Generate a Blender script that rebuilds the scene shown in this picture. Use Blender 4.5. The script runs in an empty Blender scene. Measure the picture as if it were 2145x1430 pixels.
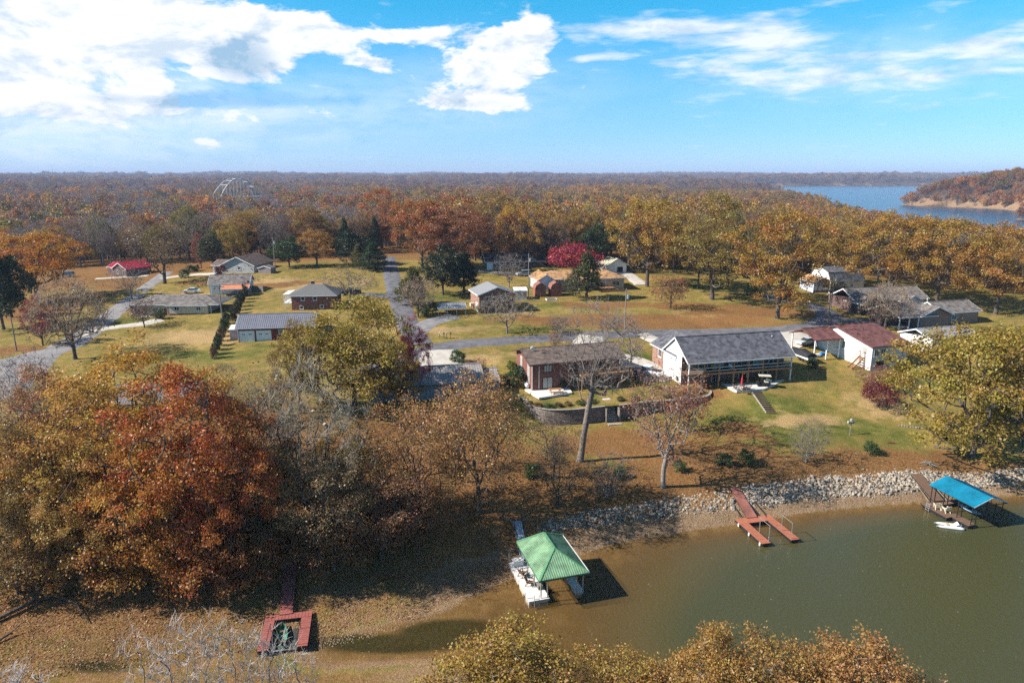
import bpy, math, random
import numpy as np
R = math.radians
sc = bpy.context.scene

# ------------------------------------------------------------------ camera, sky, sun, exposure
PITCH = R(13.6); SP, CP = math.sin(PITCH), math.cos(PITCH)
FPX, CAMH = 1430.0, 42.0            # focal length in photo pixels, height above the lake
cam_d = bpy.data.cameras.new('camera'); cam = bpy.data.objects.new('camera', cam_d)
sc.collection.objects.link(cam)
cam_d.sensor_width = 36.0; cam_d.lens = 24.0; cam_d.clip_start = 0.5; cam_d.clip_end = 40000
cam.location = (0, 0, CAMH); cam.rotation_euler = (R(90) - PITCH, 0, 0)
sc.camera = cam

SUN_EL = R(37); SUN_AZ_FROM = (-0.985, -0.17)       # horizontal direction towards the sun
world = bpy.data.worlds.new('World'); sc.world = world; world.use_nodes = True

def build_world():
    nt = world.node_tree; N = nt.nodes; L = nt.links; N.clear()
    def n(t, **k):
        x = N.new(t)
        for a, b in k.items(): setattr(x, a, b)
        return x
    def m(op, a, b=None, c=None):
        x = n('ShaderNodeMath', operation=op)
        for i, s in enumerate((a, b, c)):
            if s is None: continue
            if isinstance(s, (int, float)): x.inputs[i].default_value = s
            else: L.new(s, x.inputs[i])
        return x.outputs[0]
    out = n('ShaderNodeOutputWorld'); bg = n('ShaderNodeBackground'); L.new(bg.outputs[0], out.inputs[0])
    sky = n('ShaderNodeTexSky'); sky.sky_type = 'NISHITA'; sky.sun_disc = False
    sky.sun_elevation = SUN_EL; sky.sun_rotation = math.atan2(SUN_AZ_FROM[0], SUN_AZ_FROM[1])
    sky.air_density = 1.0; sky.dust_density = 0.0; sky.ozone_density = 1.0; sky.altitude = 100
    tc = n('ShaderNodeTexCoord')
    sep = n('ShaderNodeSeparateXYZ'); L.new(tc.outputs['Generated'], sep.inputs[0])
    az = m('ARCTAN2', sep.outputs[0], sep.outputs[1])
    el = m('ARCSINE', sep.outputs[2])
    def vec(s, t, off=0.0):
        c = n('ShaderNodeCombineXYZ'); L.new(m('MULTIPLY', az, s), c.inputs[0])
        L.new(m('MULTIPLY', el, t), c.inputs[1]); c.inputs[2].default_value = off
        return c.outputs[0]
    def noise(v, det=7, rough=0.6, dist=0.0):
        x = n('ShaderNodeTexNoise'); L.new(v, x.inputs['Vector']); x.inputs['Scale'].default_value = 1
        x.inputs['Detail'].default_value = det; x.inputs['Roughness'].default_value = rough
        x.inputs['Distortion'].default_value = dist
        return x.outputs['Fac']
    n1 = noise(vec(9, 20), 6, 0.62, 0.25)
    n2 = noise(vec(13, 66, 3.0), 4, 0.58, 0.2)
    # cloud banks: azimuth, elevation (degrees), half sizes, weight
    def bank(lst):
        tot = None
        for a, e, sa, se, w in lst:
            da = m('MULTIPLY', m('SUBTRACT', az, R(a)), 1 / R(sa)); de = m('MULTIPLY', m('SUBTRACT', el, R(e)), 1 / R(se))
            q = m('MULTIPLY_ADD', de, de, m('MULTIPLY', da, da))
            g = m('MULTIPLY', m('POWER', 0.3679, q), w)
            tot = g if tot is None else m('ADD', tot, g)
        return tot
    cum = bank([(-35, 9.0, 8.5, 4.6, .80), (-45, 8, 9, 6, .6), (-26.5, 12.0, 5.0, 2.2, .62), (-20.8, 9.0, 5.0, 2.6, .70), (-16.5, 10.8, 3.5, 1.4, .36), (-14.8, 10.0, 2.6, 1.1, .44), (-28, 4.6, 9, 1.0, .40),
                (-1.6, 8.2, 4.2, 2.6, .62), (1.8, 11.0, 2.2, 1.7, .56), (-7.5, 10.4, 3.6, .7, .42), (-11.0, 8.3, 2.4, .7, .40), (-4, 5.6, 6.5, .8, .44),
                (-23.0, 2.5, 2.0, .6, .30), (5.6, 7.0, .8, .6, .28)])
    st = bank([(13, 10.8, 9, .85, .52), (19, 9.5, 5, .6, .36), (16, 8.2, 8, 1.6, .28), (29, 7.0, 9, 2.4, .28), (36, 8.6, 6, 2, .22), (6, 8.9, 2.4, .35, .30), (21, 6.6, 6, 1.0, .2), (-14, 6.6, 7, .5, .26)])
    def ss(v, a, b):
        x = n('ShaderNodeMapRange', interpolation_type='SMOOTHSTEP'); L.new(v, x.inputs[0])
        x.inputs[1].default_value = a; x.inputs[2].default_value = b
        return x.outputs[0]
    dens = m('MULTIPLY_ADD', n1, 1.5, cum)
    mask1 = ss(dens, 0.97, 1.17)
    mask2 = m('MULTIPLY', ss(m('ADD', n2, st), 0.58, 1.05), 0.85)
    veil = m('MULTIPLY', bank([(-37, 5.5, 14, 6, .72), (-20, 4.5, 11, 2.2, .36), (-3, 6.6, 9, 2.8, .30), (27, 7.6, 13, 2.4, .34)]), m('MULTIPLY_ADD', n2, 1.5, .25))
    mask = m('MINIMUM', m('MAXIMUM', m('MAXIMUM', mask1, mask2), veil), 1.0)
    # shaded sides and undersides: thicker cloud up towards the sun darkens what lies behind it
    nb = noise(vec(9, 20), 4, 0.62, 0.25); nbv = nb.node; off = n('ShaderNodeVectorMath', operation='ADD'); L.new(vec(9, 20), off.inputs[0]); off.inputs[1].default_value = (-.22, .26, 0); L.new(off.outputs[0], nbv.inputs['Vector'])
    side = ss(m('SUBTRACT', nb, n1), -.06, .16)
    deep = ss(m('MULTIPLY_ADD', n1, -.9, bank([(-20.2, 8.2, 3.8, 2.3, 1.15), (-27, 5.2, 9, .8, .85), (-16, 5.6, 6, .7, .8), (-3, 5.6, 7, .7, .75), (20, 6.4, 9, .8, .6)])), 0.05, 0.70)
    shade = m('MINIMUM', m('MULTIPLY_ADD', side, .55, m('MULTIPLY', deep, .85)), 1.0)
    cc = n('ShaderNodeMix', data_type='RGBA'); L.new(shade, cc.inputs[0])
    cc.inputs[6].default_value = (11.2, 11.3, 11.5, 1); cc.inputs[7].default_value = (3.8, 6.0, 8.2, 1)
    # blue autumn air: the tint is stronger through the thick air near the horizon
    tm = n('ShaderNodeMix', data_type='RGBA'); L.new(ss(el, 0.0, R(16)), tm.inputs[0]); tm.inputs[6].default_value = (.62, 1.05, 1.95, 1); tm.inputs[7].default_value = (.10, 1.45, 1.80, 1)
    tm2 = n('ShaderNodeMix', data_type='RGBA'); L.new(ss(el, R(15), R(42)), tm2.inputs[0]); L.new(tm.outputs[2], tm2.inputs[6]); tm2.inputs[7].default_value = (.95, 1.02, 1.05, 1)
    tint = n('ShaderNodeMix', data_type='RGBA', blend_type='MULTIPLY'); tint.inputs[0].default_value = 1
    L.new(sky.outputs[0], tint.inputs[6]); L.new(tm2.outputs[2], tint.inputs[7])
    mx = n('ShaderNodeMix', data_type='RGBA'); L.new(mask, mx.inputs[0]); L.new(tint.outputs[2], mx.inputs[6]); L.new(cc.outputs[2], mx.inputs[7])
    L.new(mx.outputs[2], bg.inputs[0]); bg.inputs[1].default_value = 0.056
build_world()
world.cycles.sampling_method = 'MANUAL'; world.cycles.sample_map_resolution = 256

sun_d = bpy.data.lights.new('sun', 'SUN'); sun = bpy.data.objects.new('sun', sun_d); sc.collection.objects.link(sun)
sun_d.energy = 5.0; sun_d.angle = R(0.5); sun_d.color = (1.0, 0.94, 0.85)
from mathutils import Vector, Matrix
_to = Vector((SUN_AZ_FROM[0] * math.cos(SUN_EL), SUN_AZ_FROM[1] * math.cos(SUN_EL), math.sin(SUN_EL)))
sun.rotation_euler = _to.to_track_quat('Z', 'Y').to_euler(); sun.location = (-300, -50, 260)
sc.view_settings.view_transform = 'Standard'; sc.view_settings.look = 'None'
sc.view_settings.exposure = 0.82; sc.view_settings.gamma = 1.0; sc.view_settings.use_curve_mapping = False
sc.render.engine = 'CYCLES'
cy = sc.cycles
cy.max_bounces = 4; cy.diffuse_bounces = 2; cy.glossy_bounces = 2; cy.transmission_bounces = 2; cy.use_adaptive_sampling = True; cy.adaptive_threshold = .025; cy.use_denoising = False; cy.transparent_max_bounces = 8; cy.volume_bounces = 0
cy.caustics_reflective = False; cy.caustics_refractive = False

COL = sc.collection
rnd = random.Random(7); nrng = np.random.default_rng(11)

# ------------------------------------------------------------------ photo pixel -> ray
def P(px, py, z):
    u = (px - 1072.5) / FPX; v = (py - 715) / FPX
    t = (z - CAMH) / (-SP - v * CP)
    return (u * t, (CP - v * SP) * t, z)
def zat(py, Y):                      # height seen at image row py at ground distance Y
    v = (py - 715) / FPX
    return CAMH + Y * (-SP - v * CP) / (CP - v * SP)
def depth(Y, z): return Y * CP - (z - CAMH) * SP

# ------------------------------------------------------------------ terrain
CTRL = []
def cp(px, py, z): CTRL.append(P(px, py, z))
for q in [(2300,1018),(2115,1034),(2020,1042),(1932,1050),(1852,1054),(1759,1064),(1681,1071),(1635,1079),(1542,1096),(1480,1103),(1420,1114),(1338,1121),(1270,1134),(1224,1154),
          (1150,1180),(1070,1208),(1000,1240),(900,1292),(800,1322),(700,1347),(640,1366),(700,1388),(800,1382),(900,1366),(960,1378)]: cp(*q, 0)
for q in [(1300,1250,-.5),(1500,1250,-1.5),(1900,1250,-2.6),(1180,1330,-.38),(1500,1400,-2.2),(2100,1180,-3),(1000,1300,-.2),(850,1345,-.3),(1700,1130,-1.1),(2050,1090,-1.4),(1350,1170,-.45),(1120,1240,-.3),(2300,1400,-3),(1800,1425,-2.6),(1050,1400,-.3),
          # gravel foot and top of the rock bank
          (2145,1010,.9),(2145,985,2.3),(1950,1032,.6),(1950,992,2.3),(1850,1040,.6),(1850,996,2.3),(1700,1050,.6),(1700,1004,2.3),(1560,1072,.6),(1560,1022,2.2),(1400,1088,.6),(1400,1044,2.0),(1250,1108,.7),(1250,1066,2.0),(1120,1140,.8),(1120,1092,2.0),
          (950,1180,.7),(950,1130,1.8),(780,1225,.7),(780,1160,1.8),(600,1240,.8),(600,1190,1.8),(300,1255,.9),(300,1200,2.0),(100,1290,.6),(60,1210,1.9),(-150,1290,.8),
          (300,1345,.15),(100,1400,.2),(500,1425,.3),(500,1330,.2),(850,1425,.35),(-150,1400,.3),(650,1300,.3),(820,1262,.35),
          # lawns up to the houses
          (1300,960,2.7),(1500,930,3.0),(1700,900,3.6),(1900,900,3.6),(2100,880,4.0),(1700,840,5.0),(1900,820,5.2),(1570,815,6.0),(1640,797,6.1),(1480,850,4.6),(1172,890,2.9),(1300,882,3.0),(1430,870,3.2),(1090,870,3.8),
          (1114,818,6.1),(1300,800,6.2),(1420,790,6.2),(1000,838,5.6),(900,840,5.9),(1200,835,5.2),(1350,822,5.4),
          (1820,775,6.3),(1712,735,7.2),(2000,770,6.6),(2145,760,7),
          (330,850,6),(600,950,4.2),(300,1000,4),(300,1100,3),(600,1080,2.8),(850,1060,2.4),(850,960,3.6),(50,1000,4),(50,1100,3),(700,880,5.4),(1000,960,3.2),(1100,1010,2.6),(0,900,5),
          # street and houses behind it
          (1100,712,9),(1350,699,9),(1660,690,9),(900,735,8.6),(700,760,7.8),(1000,760,8.0),(1745,662,9.2),(1640,625,10),(1550,650,9.8),(1300,660,9.8),(1490,626,10.3),(1200,612,11),(1000,655,10),(1060,690,9.4),
          (1900,690,8.4),(2060,680,8.4),(2145,640,9),(1800,625,9.6),(1780,610,10),(1300,570,12),(1070,560,12),(850,655,10),(825,590,11.5),(815,545,12.3),(930,560,12.2),
          (560,716,8),(480,720,7.7),(400,720,7.4),(370,665,8.4),(440,640,9),(520,617,9.6),(620,650,9.8),(700,640,10),(700,580,11.3),(500,574,11),(600,560,11.6),(250,576,9.2),(340,585,9.2),(330,630,8.8),
          (60,760,6),(0,830,5.4),(150,745,6.6),(30,720,6.6),(80,640,7.6),(150,580,8.6),(-100,650,7),(-120,760,6),(250,700,7.2),(300,760,6.8),(500,780,6.9)]: cp(*q)
for x in (-130, -60, -20, 30, 80, 140):
    for y, z in ((44, .7), (36, 2.2), (24, 5), (6, 8)): CTRL.append((x, y, z if not (x > -5 and y == 44) else -.4))
for x, y, z in [(-250,300,9),(-150,300,10),(-50,300,12),(50,300,12),(150,300,11),(250,300,9),(-250,150,6),(-230,80,4),(170,90,4),(230,120,5),(240,200,8),(-330,420,9),(-120,420,10),(0,420,11),(120,420,10),(280,420,7),(-200,50,3),(200,60,-3),(-420,300,8),(400,250,6)]: CTRL.append((x, y, z))
CTRL = np.array(CTRL)
def _k(r2): return r2 * np.log(r2 + 1e-9) * .5
def _fit():
    X = CTRL[:, :2]; n = len(X)
    d2 = ((X[:, None] - X[None]) ** 2).sum(-1)
    A = np.zeros((n + 3, n + 3)); A[:n, :n] = _k(d2) + np.eye(n) * 25.0
    A[:n, n] = 1; A[:n, n + 1:] = X; A[n:, :n] = A[:n, n:].T
    return np.linalg.solve(A, np.concatenate([CTRL[:, 2], np.zeros(3)]))
_W = _fit()
LAKE = np.array([(700,225),(330,235),(262,290),(285,390),(312,500),(332,620),(372,800),(450,1000),(560,1400),(640,1800),(710,2400),(800,3050),(2050,3150),(1300,2100),(900,1500),(680,1150),(588,1040),(650,930),(610,800),(500,690),(525,640),(720,560),(1000,520),(1000,225)], float)
def poly_sd(x, y, poly):             # signed distance, negative inside
    d = np.full(x.shape, 1e18); ins = np.zeros(x.shape, bool)
    n = len(poly)
    for i in range(n):
        a, b = poly[i], poly[(i + 1) % n]
        ex, ey = b - a; wx, wy = x - a[0], y - a[1]
        t = np.clip((wx * ex + wy * ey) / (ex * ex + ey * ey), 0, 1)
        d = np.minimum(d, (wx - ex * t) ** 2 + (wy - ey * t) ** 2)
        c = ((a[1] > y) != (b[1] > y))
        with np.errstate(divide='ignore', invalid='ignore'):
            xi = (b[0] - a[0]) * (y - a[1]) / (b[1] - a[1]) + a[0]
        ins ^= c & (x < xi)
    return np.where(ins, -1, 1) * np.sqrt(d)
def sstep(v, a, b):
    t = np.clip((v - a) / (b - a), 0, 1); return t * t * (3 - 2 * t)
_ph = nrng.uniform(0, 6.28, (24, 2)); _dir = nrng.uniform(0, 6.28, 24)
def fbm(x, y, wl, octs=4):           # cheap smooth noise, about -1..1
    s = 0; amp = 1; tot = 0
    for o in range(octs):
        k = 2 * math.pi / (wl / 2 ** o)
        for j in range(2):
            i = (o * 2 + j) % 24
            dx, dy = math.cos(_dir[i]), math.sin(_dir[i])
            s = s + amp * np.sin(k * (x * dx + y * dy) + _ph[i, 0] + 1.7 * np.sin(k * .6 * (-x * dy + y * dx) + _ph[i, 1])) * .5
        tot += amp; amp *= .5
    return s / tot
def terrain(x, y):
    x = np.asarray(x, float); y = np.asarray(y, float); sh = x.shape
    x = x.ravel(); y = y.ravel()
    xc = np.clip(x, -430, 430); yc = np.clip(y, 0, 440)
    zn = np.zeros(x.size)
    for s in range(0, x.size, 40000):
        a = xc[s:s + 40000]; b = yc[s:s + 40000]
        d2 = (a[:, None] - CTRL[None, :, 0]) ** 2 + (b[:, None] - CTRL[None, :, 1]) ** 2
        zn[s:s + 40000] = _k(d2) @ _W[:-3] + _W[-3] + a * _W[-2] + b * _W[-1]
    d = np.hypot(x, y)
    az = np.arctan2(x, y)
    hill = 3.4 + 2.4 * fbm(x, y, 330) + sstep(d, 1500, 3200) * (14 + 17 * fbm(x + 900, y, 1400, 3)) + sstep(d, 3000, 6500) * (20 + 24 * fbm(x, y + 300, 3300, 3))
    hill = hill - .8 * sstep(-x, 60, 300) * sstep(d, 250, 420) * (1 - sstep(d, 700, 1100))
    hill = hill + 44 * np.exp(-((x - 800) / 200) ** 2 - ((y - 960) / 210) ** 2)
    w = sstep(d, 270, 430) 
    z = zn * (1 - w) + hill * w
    m = d > 225
    if m.any():
        sd = np.full(x.shape, 1e3); sd[m] = poly_sd(x[m], y[m], LAKE)
        wob = (4 + 10 * sstep(d, 350, 700)) * fbm(x, y, 160, 3)
        z = np.where(m, np.where(sd + wob < 0, -3, z * sstep(sd + wob, -6, 34) + .9 * sstep(sd + wob, -4, 8) - .3), z)
    return z.reshape(sh)
def tz(x, y): return float(terrain(np.array([x]), np.array([y]))[0])
def gp(px, py):                      # photo pixel -> point on the terrain
    z = np.linspace(-3, 24, 160)
    u = (px - 1072.5) / FPX; v = (py - 715) / FPX
    t = (z - CAMH) / (-SP - v * CP)
    X, Y = u * t, (CP - v * SP) * t
    g = z - terrain(X, Y)            # first crossing coming from the camera (high z = near)
    for i in range(len(z) - 1, 0, -1):
        if g[i] > 0 >= g[i - 1]:
            f = g[i] / (g[i] - g[i - 1]); q = z[i] + (z[i - 1] - z[i]) * f
            return Vector(P(px, py, q))
    return Vector(P(px, py, 8.0))

# ------------------------------------------------------------------ materials
MATS = {}
def nodes_of(name):
    m = bpy.data.materials.new(name); m.use_nodes = True; nt = m.node_tree
    b = nt.nodes['Principled BSDF']
    return m, nt, b
def rgba(c): return (c[0], c[1], c[2], 1)
def mat(name, col, rough=.75, var=.18, scale=2.0, spec=.3, metal=0, col2=None, bump=0.0, stretch=None):
    """plain procedural material: two octaves of noise vary the colour"""
    if name in MATS: return MATS[name]
    m, nt, b = nodes_of(name); N, L = nt.nodes, nt.links
    tc = N.new('ShaderNodeTexCoord'); src = tc.outputs['Object']
    if stretch:
        mp = N.new('ShaderNodeMapping'); mp.inputs['Scale'].default_value = stretch; L.new(src, mp.inputs[0]); src = mp.outputs[0]
    no = N.new('ShaderNodeTexNoise'); no.inputs['Scale'].default_value = scale; no.inputs['Detail'].default_value = 6; no.inputs['Roughness'].default_value = .65
    L.new(src, no.inputs['Vector'])
    mx = N.new('ShaderNodeMix'); mx.data_type = 'RGBA'
    c2 = col2 or tuple(max(0, x * (1 - var * 1.6)) for x in col)
    c1 = col if col2 else tuple(min(1, x * (1 + var)) for x in col)
    mx.inputs[6].default_value = rgba(c2); mx.inputs[7].default_value = rgba(c1)
    mr = N.new('ShaderNodeMapRange'); mr.inputs[1].default_value = .3; mr.inputs[2].default_value = .7; L.new(no.outputs['Fac'], mr.inputs[0])
    L.new(mr.outputs[0], mx.inputs[0]); L.new(mx.outputs[2], b.inputs['Base Color'])
    b.inputs['Roughness'].default_value = rough; b.inputs['Metallic'].default_value = metal
    b.inputs['Specular IOR Level'].default_value = spec
    if bump:
        bp = N.new('ShaderNodeBump'); bp.inputs['Distance'].default_value = bump; L.new(no.outputs['Fac'], bp.inputs['Height']); L.new(bp.outputs[0], b.inputs['Normal'])
    MATS[name] = m; return m
def brick_mat(name, c1, c2, mortar, bw=.22, bh=.075, ms=.012, zoff=0.0):
    if name in MATS: return MATS[name]
    m, nt, b = nodes_of(name); N, L = nt.nodes, nt.links
    tc = N.new('ShaderNodeTexCoord'); sp = N.new('ShaderNodeSeparateXYZ'); L.new(tc.outputs['Object'], sp.inputs[0])
    ad = N.new('ShaderNodeMath'); L.new(sp.outputs[0], ad.inputs[0]); L.new(sp.outputs[1], ad.inputs[1])
    cb = N.new('ShaderNodeCombineXYZ'); L.new(ad.outputs[0], cb.inputs[0]); L.new(sp.outputs[2], cb.inputs[1])
    br = N.new('ShaderNodeTexBrick'); L.new(cb.outputs[0], br.inputs['Vector'])
    br.inputs['Scale'].default_value = 1; br.inputs['Brick Width'].default_value = bw; br.inputs['Row Height'].default_value = bh; br.inputs['Mortar Size'].default_value = ms
    br.inputs['Color1'].default_value = rgba(c1); br.inputs['Color2'].default_value = rgba(c2); br.inputs['Mortar'].default_value = rgba(mortar)
    no = N.new('ShaderNodeTexNoise'); no.inputs['Scale'].default_value = 1.6; no.inputs['Detail'].default_value = 5; L.new(tc.outputs['Object'], no.inputs['Vector'])
    mx = N.new('ShaderNodeMix'); mx.data_type = 'RGBA'; mx.blend_type = 'MULTIPLY'; mx.inputs[0].default_value = .8
    mr = N.new('ShaderNodeMapRange'); mr.inputs[1].default_value = .3; mr.inputs[2].default_value = .75; mr.inputs[3].default_value = .55; mr.inputs[4].default_value = 1.25; L.new(no.outputs['Fac'], mr.inputs[0])
    L.new(br.outputs['Color'], mx.inputs[6]); L.new(mr.outputs[0], mx.inputs[7]); L.new(mx.outputs[2], b.inputs['Base Color'])
    b.inputs['Roughness'].default_value = .88; MATS[name] = m; return m
def leaf_mat(name, inst):
    m, nt, b = nodes_of(name); N, L = nt.nodes, nt.links; N.remove(b)
    out = N['Material Output']
    if inst:
        oi = N.new('ShaderNodeAttribute'); oi.attribute_type = 'INSTANCER'; oi.attribute_name = 'tcol'; colo = oi.outputs['Color']
    else:
        oi = N.new('ShaderNodeObjectInfo'); colo = oi.outputs['Color']
    at = N.new('ShaderNodeAttribute'); at.attribute_name = 'lv'           # hue drift of each leaf
    hs = N.new('ShaderNodeHueSaturation'); L.new(colo, hs.inputs['Color'])
    a1 = N.new('ShaderNodeMapRange'); a1.inputs[3].default_value = .462; a1.inputs[4].default_value = .552; L.new(at.outputs['Fac'], a1.inputs[0]); L.new(a1.outputs[0], hs.inputs['Hue'])
    at2 = N.new('ShaderNodeAttribute'); at2.attribute_name = 'lb'
    a2 = N.new('ShaderNodeMapRange'); a2.inputs[3].default_value = .60; a2.inputs[4].default_value = 1.55; L.new(at2.outputs['Fac'], a2.inputs[0]); L.new(a2.outputs[0], hs.inputs['Value'])
    d = N.new('ShaderNodeBsdfDiffuse'); t = N.new('ShaderNodeBsdfTranslucent'); g = N.new('ShaderNodeBsdfGlossy'); g.inputs['Roughness'].default_value = .45
    L.new(hs.outputs[0], d.inputs[0]); L.new(hs.outputs[0], t.inputs[0])
    m1 = N.new('ShaderNodeMixShader'); m1.inputs[0].default_value = .42; L.new(d.outputs[0], m1.inputs[1]); L.new(t.outputs[0], m1.inputs[2])
    m2 = N.new('ShaderNodeMixShader'); m2.inputs[0].default_value = .03; L.new(m1.outputs[0], m2.inputs[1]); L.new(g.outputs[0], m2.inputs[2])
    L.new(m2.outputs[0], out.inputs[0]); MATS[name] = m; return m
LEAF = leaf_mat('leaf', False); LEAFI = leaf_mat('leaf_far', True)
BARK = mat('bark', (.115, .092, .075), .9, .35, 3, .1)
BARKL = mat('bark_pale', (.26, .225, .195), .9, .3, 3, .1)
TWIG = mat('twig', (.20, .165, .14), .9, .3, 1.2, .1)
TWIGP = mat('twig_purple', (.175, .135, .125), .9, .3, 1.2, .1)
ROOFG = mat('shingle_grey', (.125, .125, .14), .92, .45, 1.1, .15, bump=.02)
ROOFB = mat('shingle_brown', (.17, .125, .105), .92, .45, 1.1, .15, bump=.02)
ROOFT = mat('shingle_taupe', (.20, .175, .16), .92, .45, 1.1, .15, bump=.02)
ROOFM = mat('shingle_maroon', (.17, .075, .068), .92, .45, 1.1, .15, bump=.02)
ROOFO = mat('shingle_orange', (.44, .25, .125), .92, .45, 1.1, .15, bump=.02)
METG = mat('metal_roof_grey', (.20, .20, .235), .45, .12, .8, .5)
METT = mat('metal_roof_tan', (.33, .30, .28), .5, .16, .9, .5)
METR = mat('metal_roof_red', (.50, .02, .055), .42, .12, .8, .5)
METGR = mat('metal_roof_green', (.20, .345, .205), .55, .32, .8, .35)
METBL = mat('metal_roof_blue', (.005, .19, .31), .5, .25, .7, .4)
WHITE = mat('white_paint', (.80, .79, .77), .6, .05, 1.5)
SIDW = mat('white_siding', (.80, .78, .75), .65, .05, .8, stretch=(.3, .3, 14))
SIDC = mat('cream_siding', (.56, .50, .40), .7, .08, .8, stretch=(.3, .3, 12))
SIDG = mat('grey_siding', (.46, .45, .44), .7, .08, .8, stretch=(.3, .3, 12))  # also serves as painted shade on the white house front
SIDT = mat('tan_siding', (.48, .39, .27), .7, .08, .8, stretch=(.3, .3, 12))
SIDB = mat('blue_grey_siding', (.23, .27, .30), .7, .1, .8, stretch=(3, 3, .3))
TRIM = mat('trim_white', (.78, .78, .76), .55, .03, 2)
TRIMB = mat('trim_brown', (.09, .055, .04), .6, .1, 3)
GLASS = mat('window_glass', (.035, .045, .055), .08, .2, .6, .8)
CURT = mat('window_curtain', (.45, .44, .40), .3, .25, 3, .6, stretch=(8, 8, .5))
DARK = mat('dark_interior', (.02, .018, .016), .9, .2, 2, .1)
BRICKR = brick_mat('brick_red', (.30, .075, .045), (.16, .042, .03), (.20, .13, .10))
BRICKO = brick_mat('brick_orange', (.36, .15, .085), (.27, .105, .06), (.34, .28, .24))
BRICKD = brick_mat('brick_dark', (.17, .065, .05), (.12, .05, .04), (.2, .17, .15))  # also serves as painted shade on the small brick house front
REDW = mat('dark_red_siding', (.20, .035, .032), .7, .15, 1.2, stretch=(5, 5, .4))
BLOCK = brick_mat('wall_block', (.34, .28, .24), (.18, .15, .135), (.06, .05, .045), .42, .2, .022)
CAP = mat('wall_cap', (.36, .32, .28), .9, .2, 3)
CONC = mat('concrete', (.58, .54, .48), .85, .14, .7)
CONCW = mat('concrete_bright', (.68, .65, .60), .85, .10, .7)
WOOD = mat('deck_wood', (.19, .115, .075), .85, .35, 2.2, .2, stretch=(1, 9, 1))
WOODO = mat('new_wood', (.40, .21, .095), .8, .25, 2.2, .2, stretch=(1, 1, 6))
DECKR = mat('deck_orange_red', (.42, .15, .085), .8, .3, 2.5, .2, stretch=(1.2, 9, 1))
DECKP = mat('deck_faded_red', (.34, .11, .09), .8, .35, 2.5, .2, stretch=(1, 10, 1))
SHEDW = mat('shed_red_wood', (.30, .115, .075), .8, .3, 2.2, .2, stretch=(7, 7, .4))
POLE = mat('pole_wood', (.25, .22, .19), .9, .2, 3, .1, stretch=(3, 3, .4))
STEEL = mat('galvanised', (.50, .51, .52), .4, .1, 3, .5, metal=.6)
BLACKM = mat('black_metal', (.02, .02, .022), .5, .1, 3, .4)
BLKPL = mat('black_float', (.025, .025, .027), .6, .15, 3, .3)
RUBBER = mat('tyre_rubber', (.02, .02, .02), .8, .1, 3, .2)
ALU = mat('aluminium_deck', (.36, .43, .50), .5, .2, 2.5, .5, stretch=(1, 7, 1))

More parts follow.
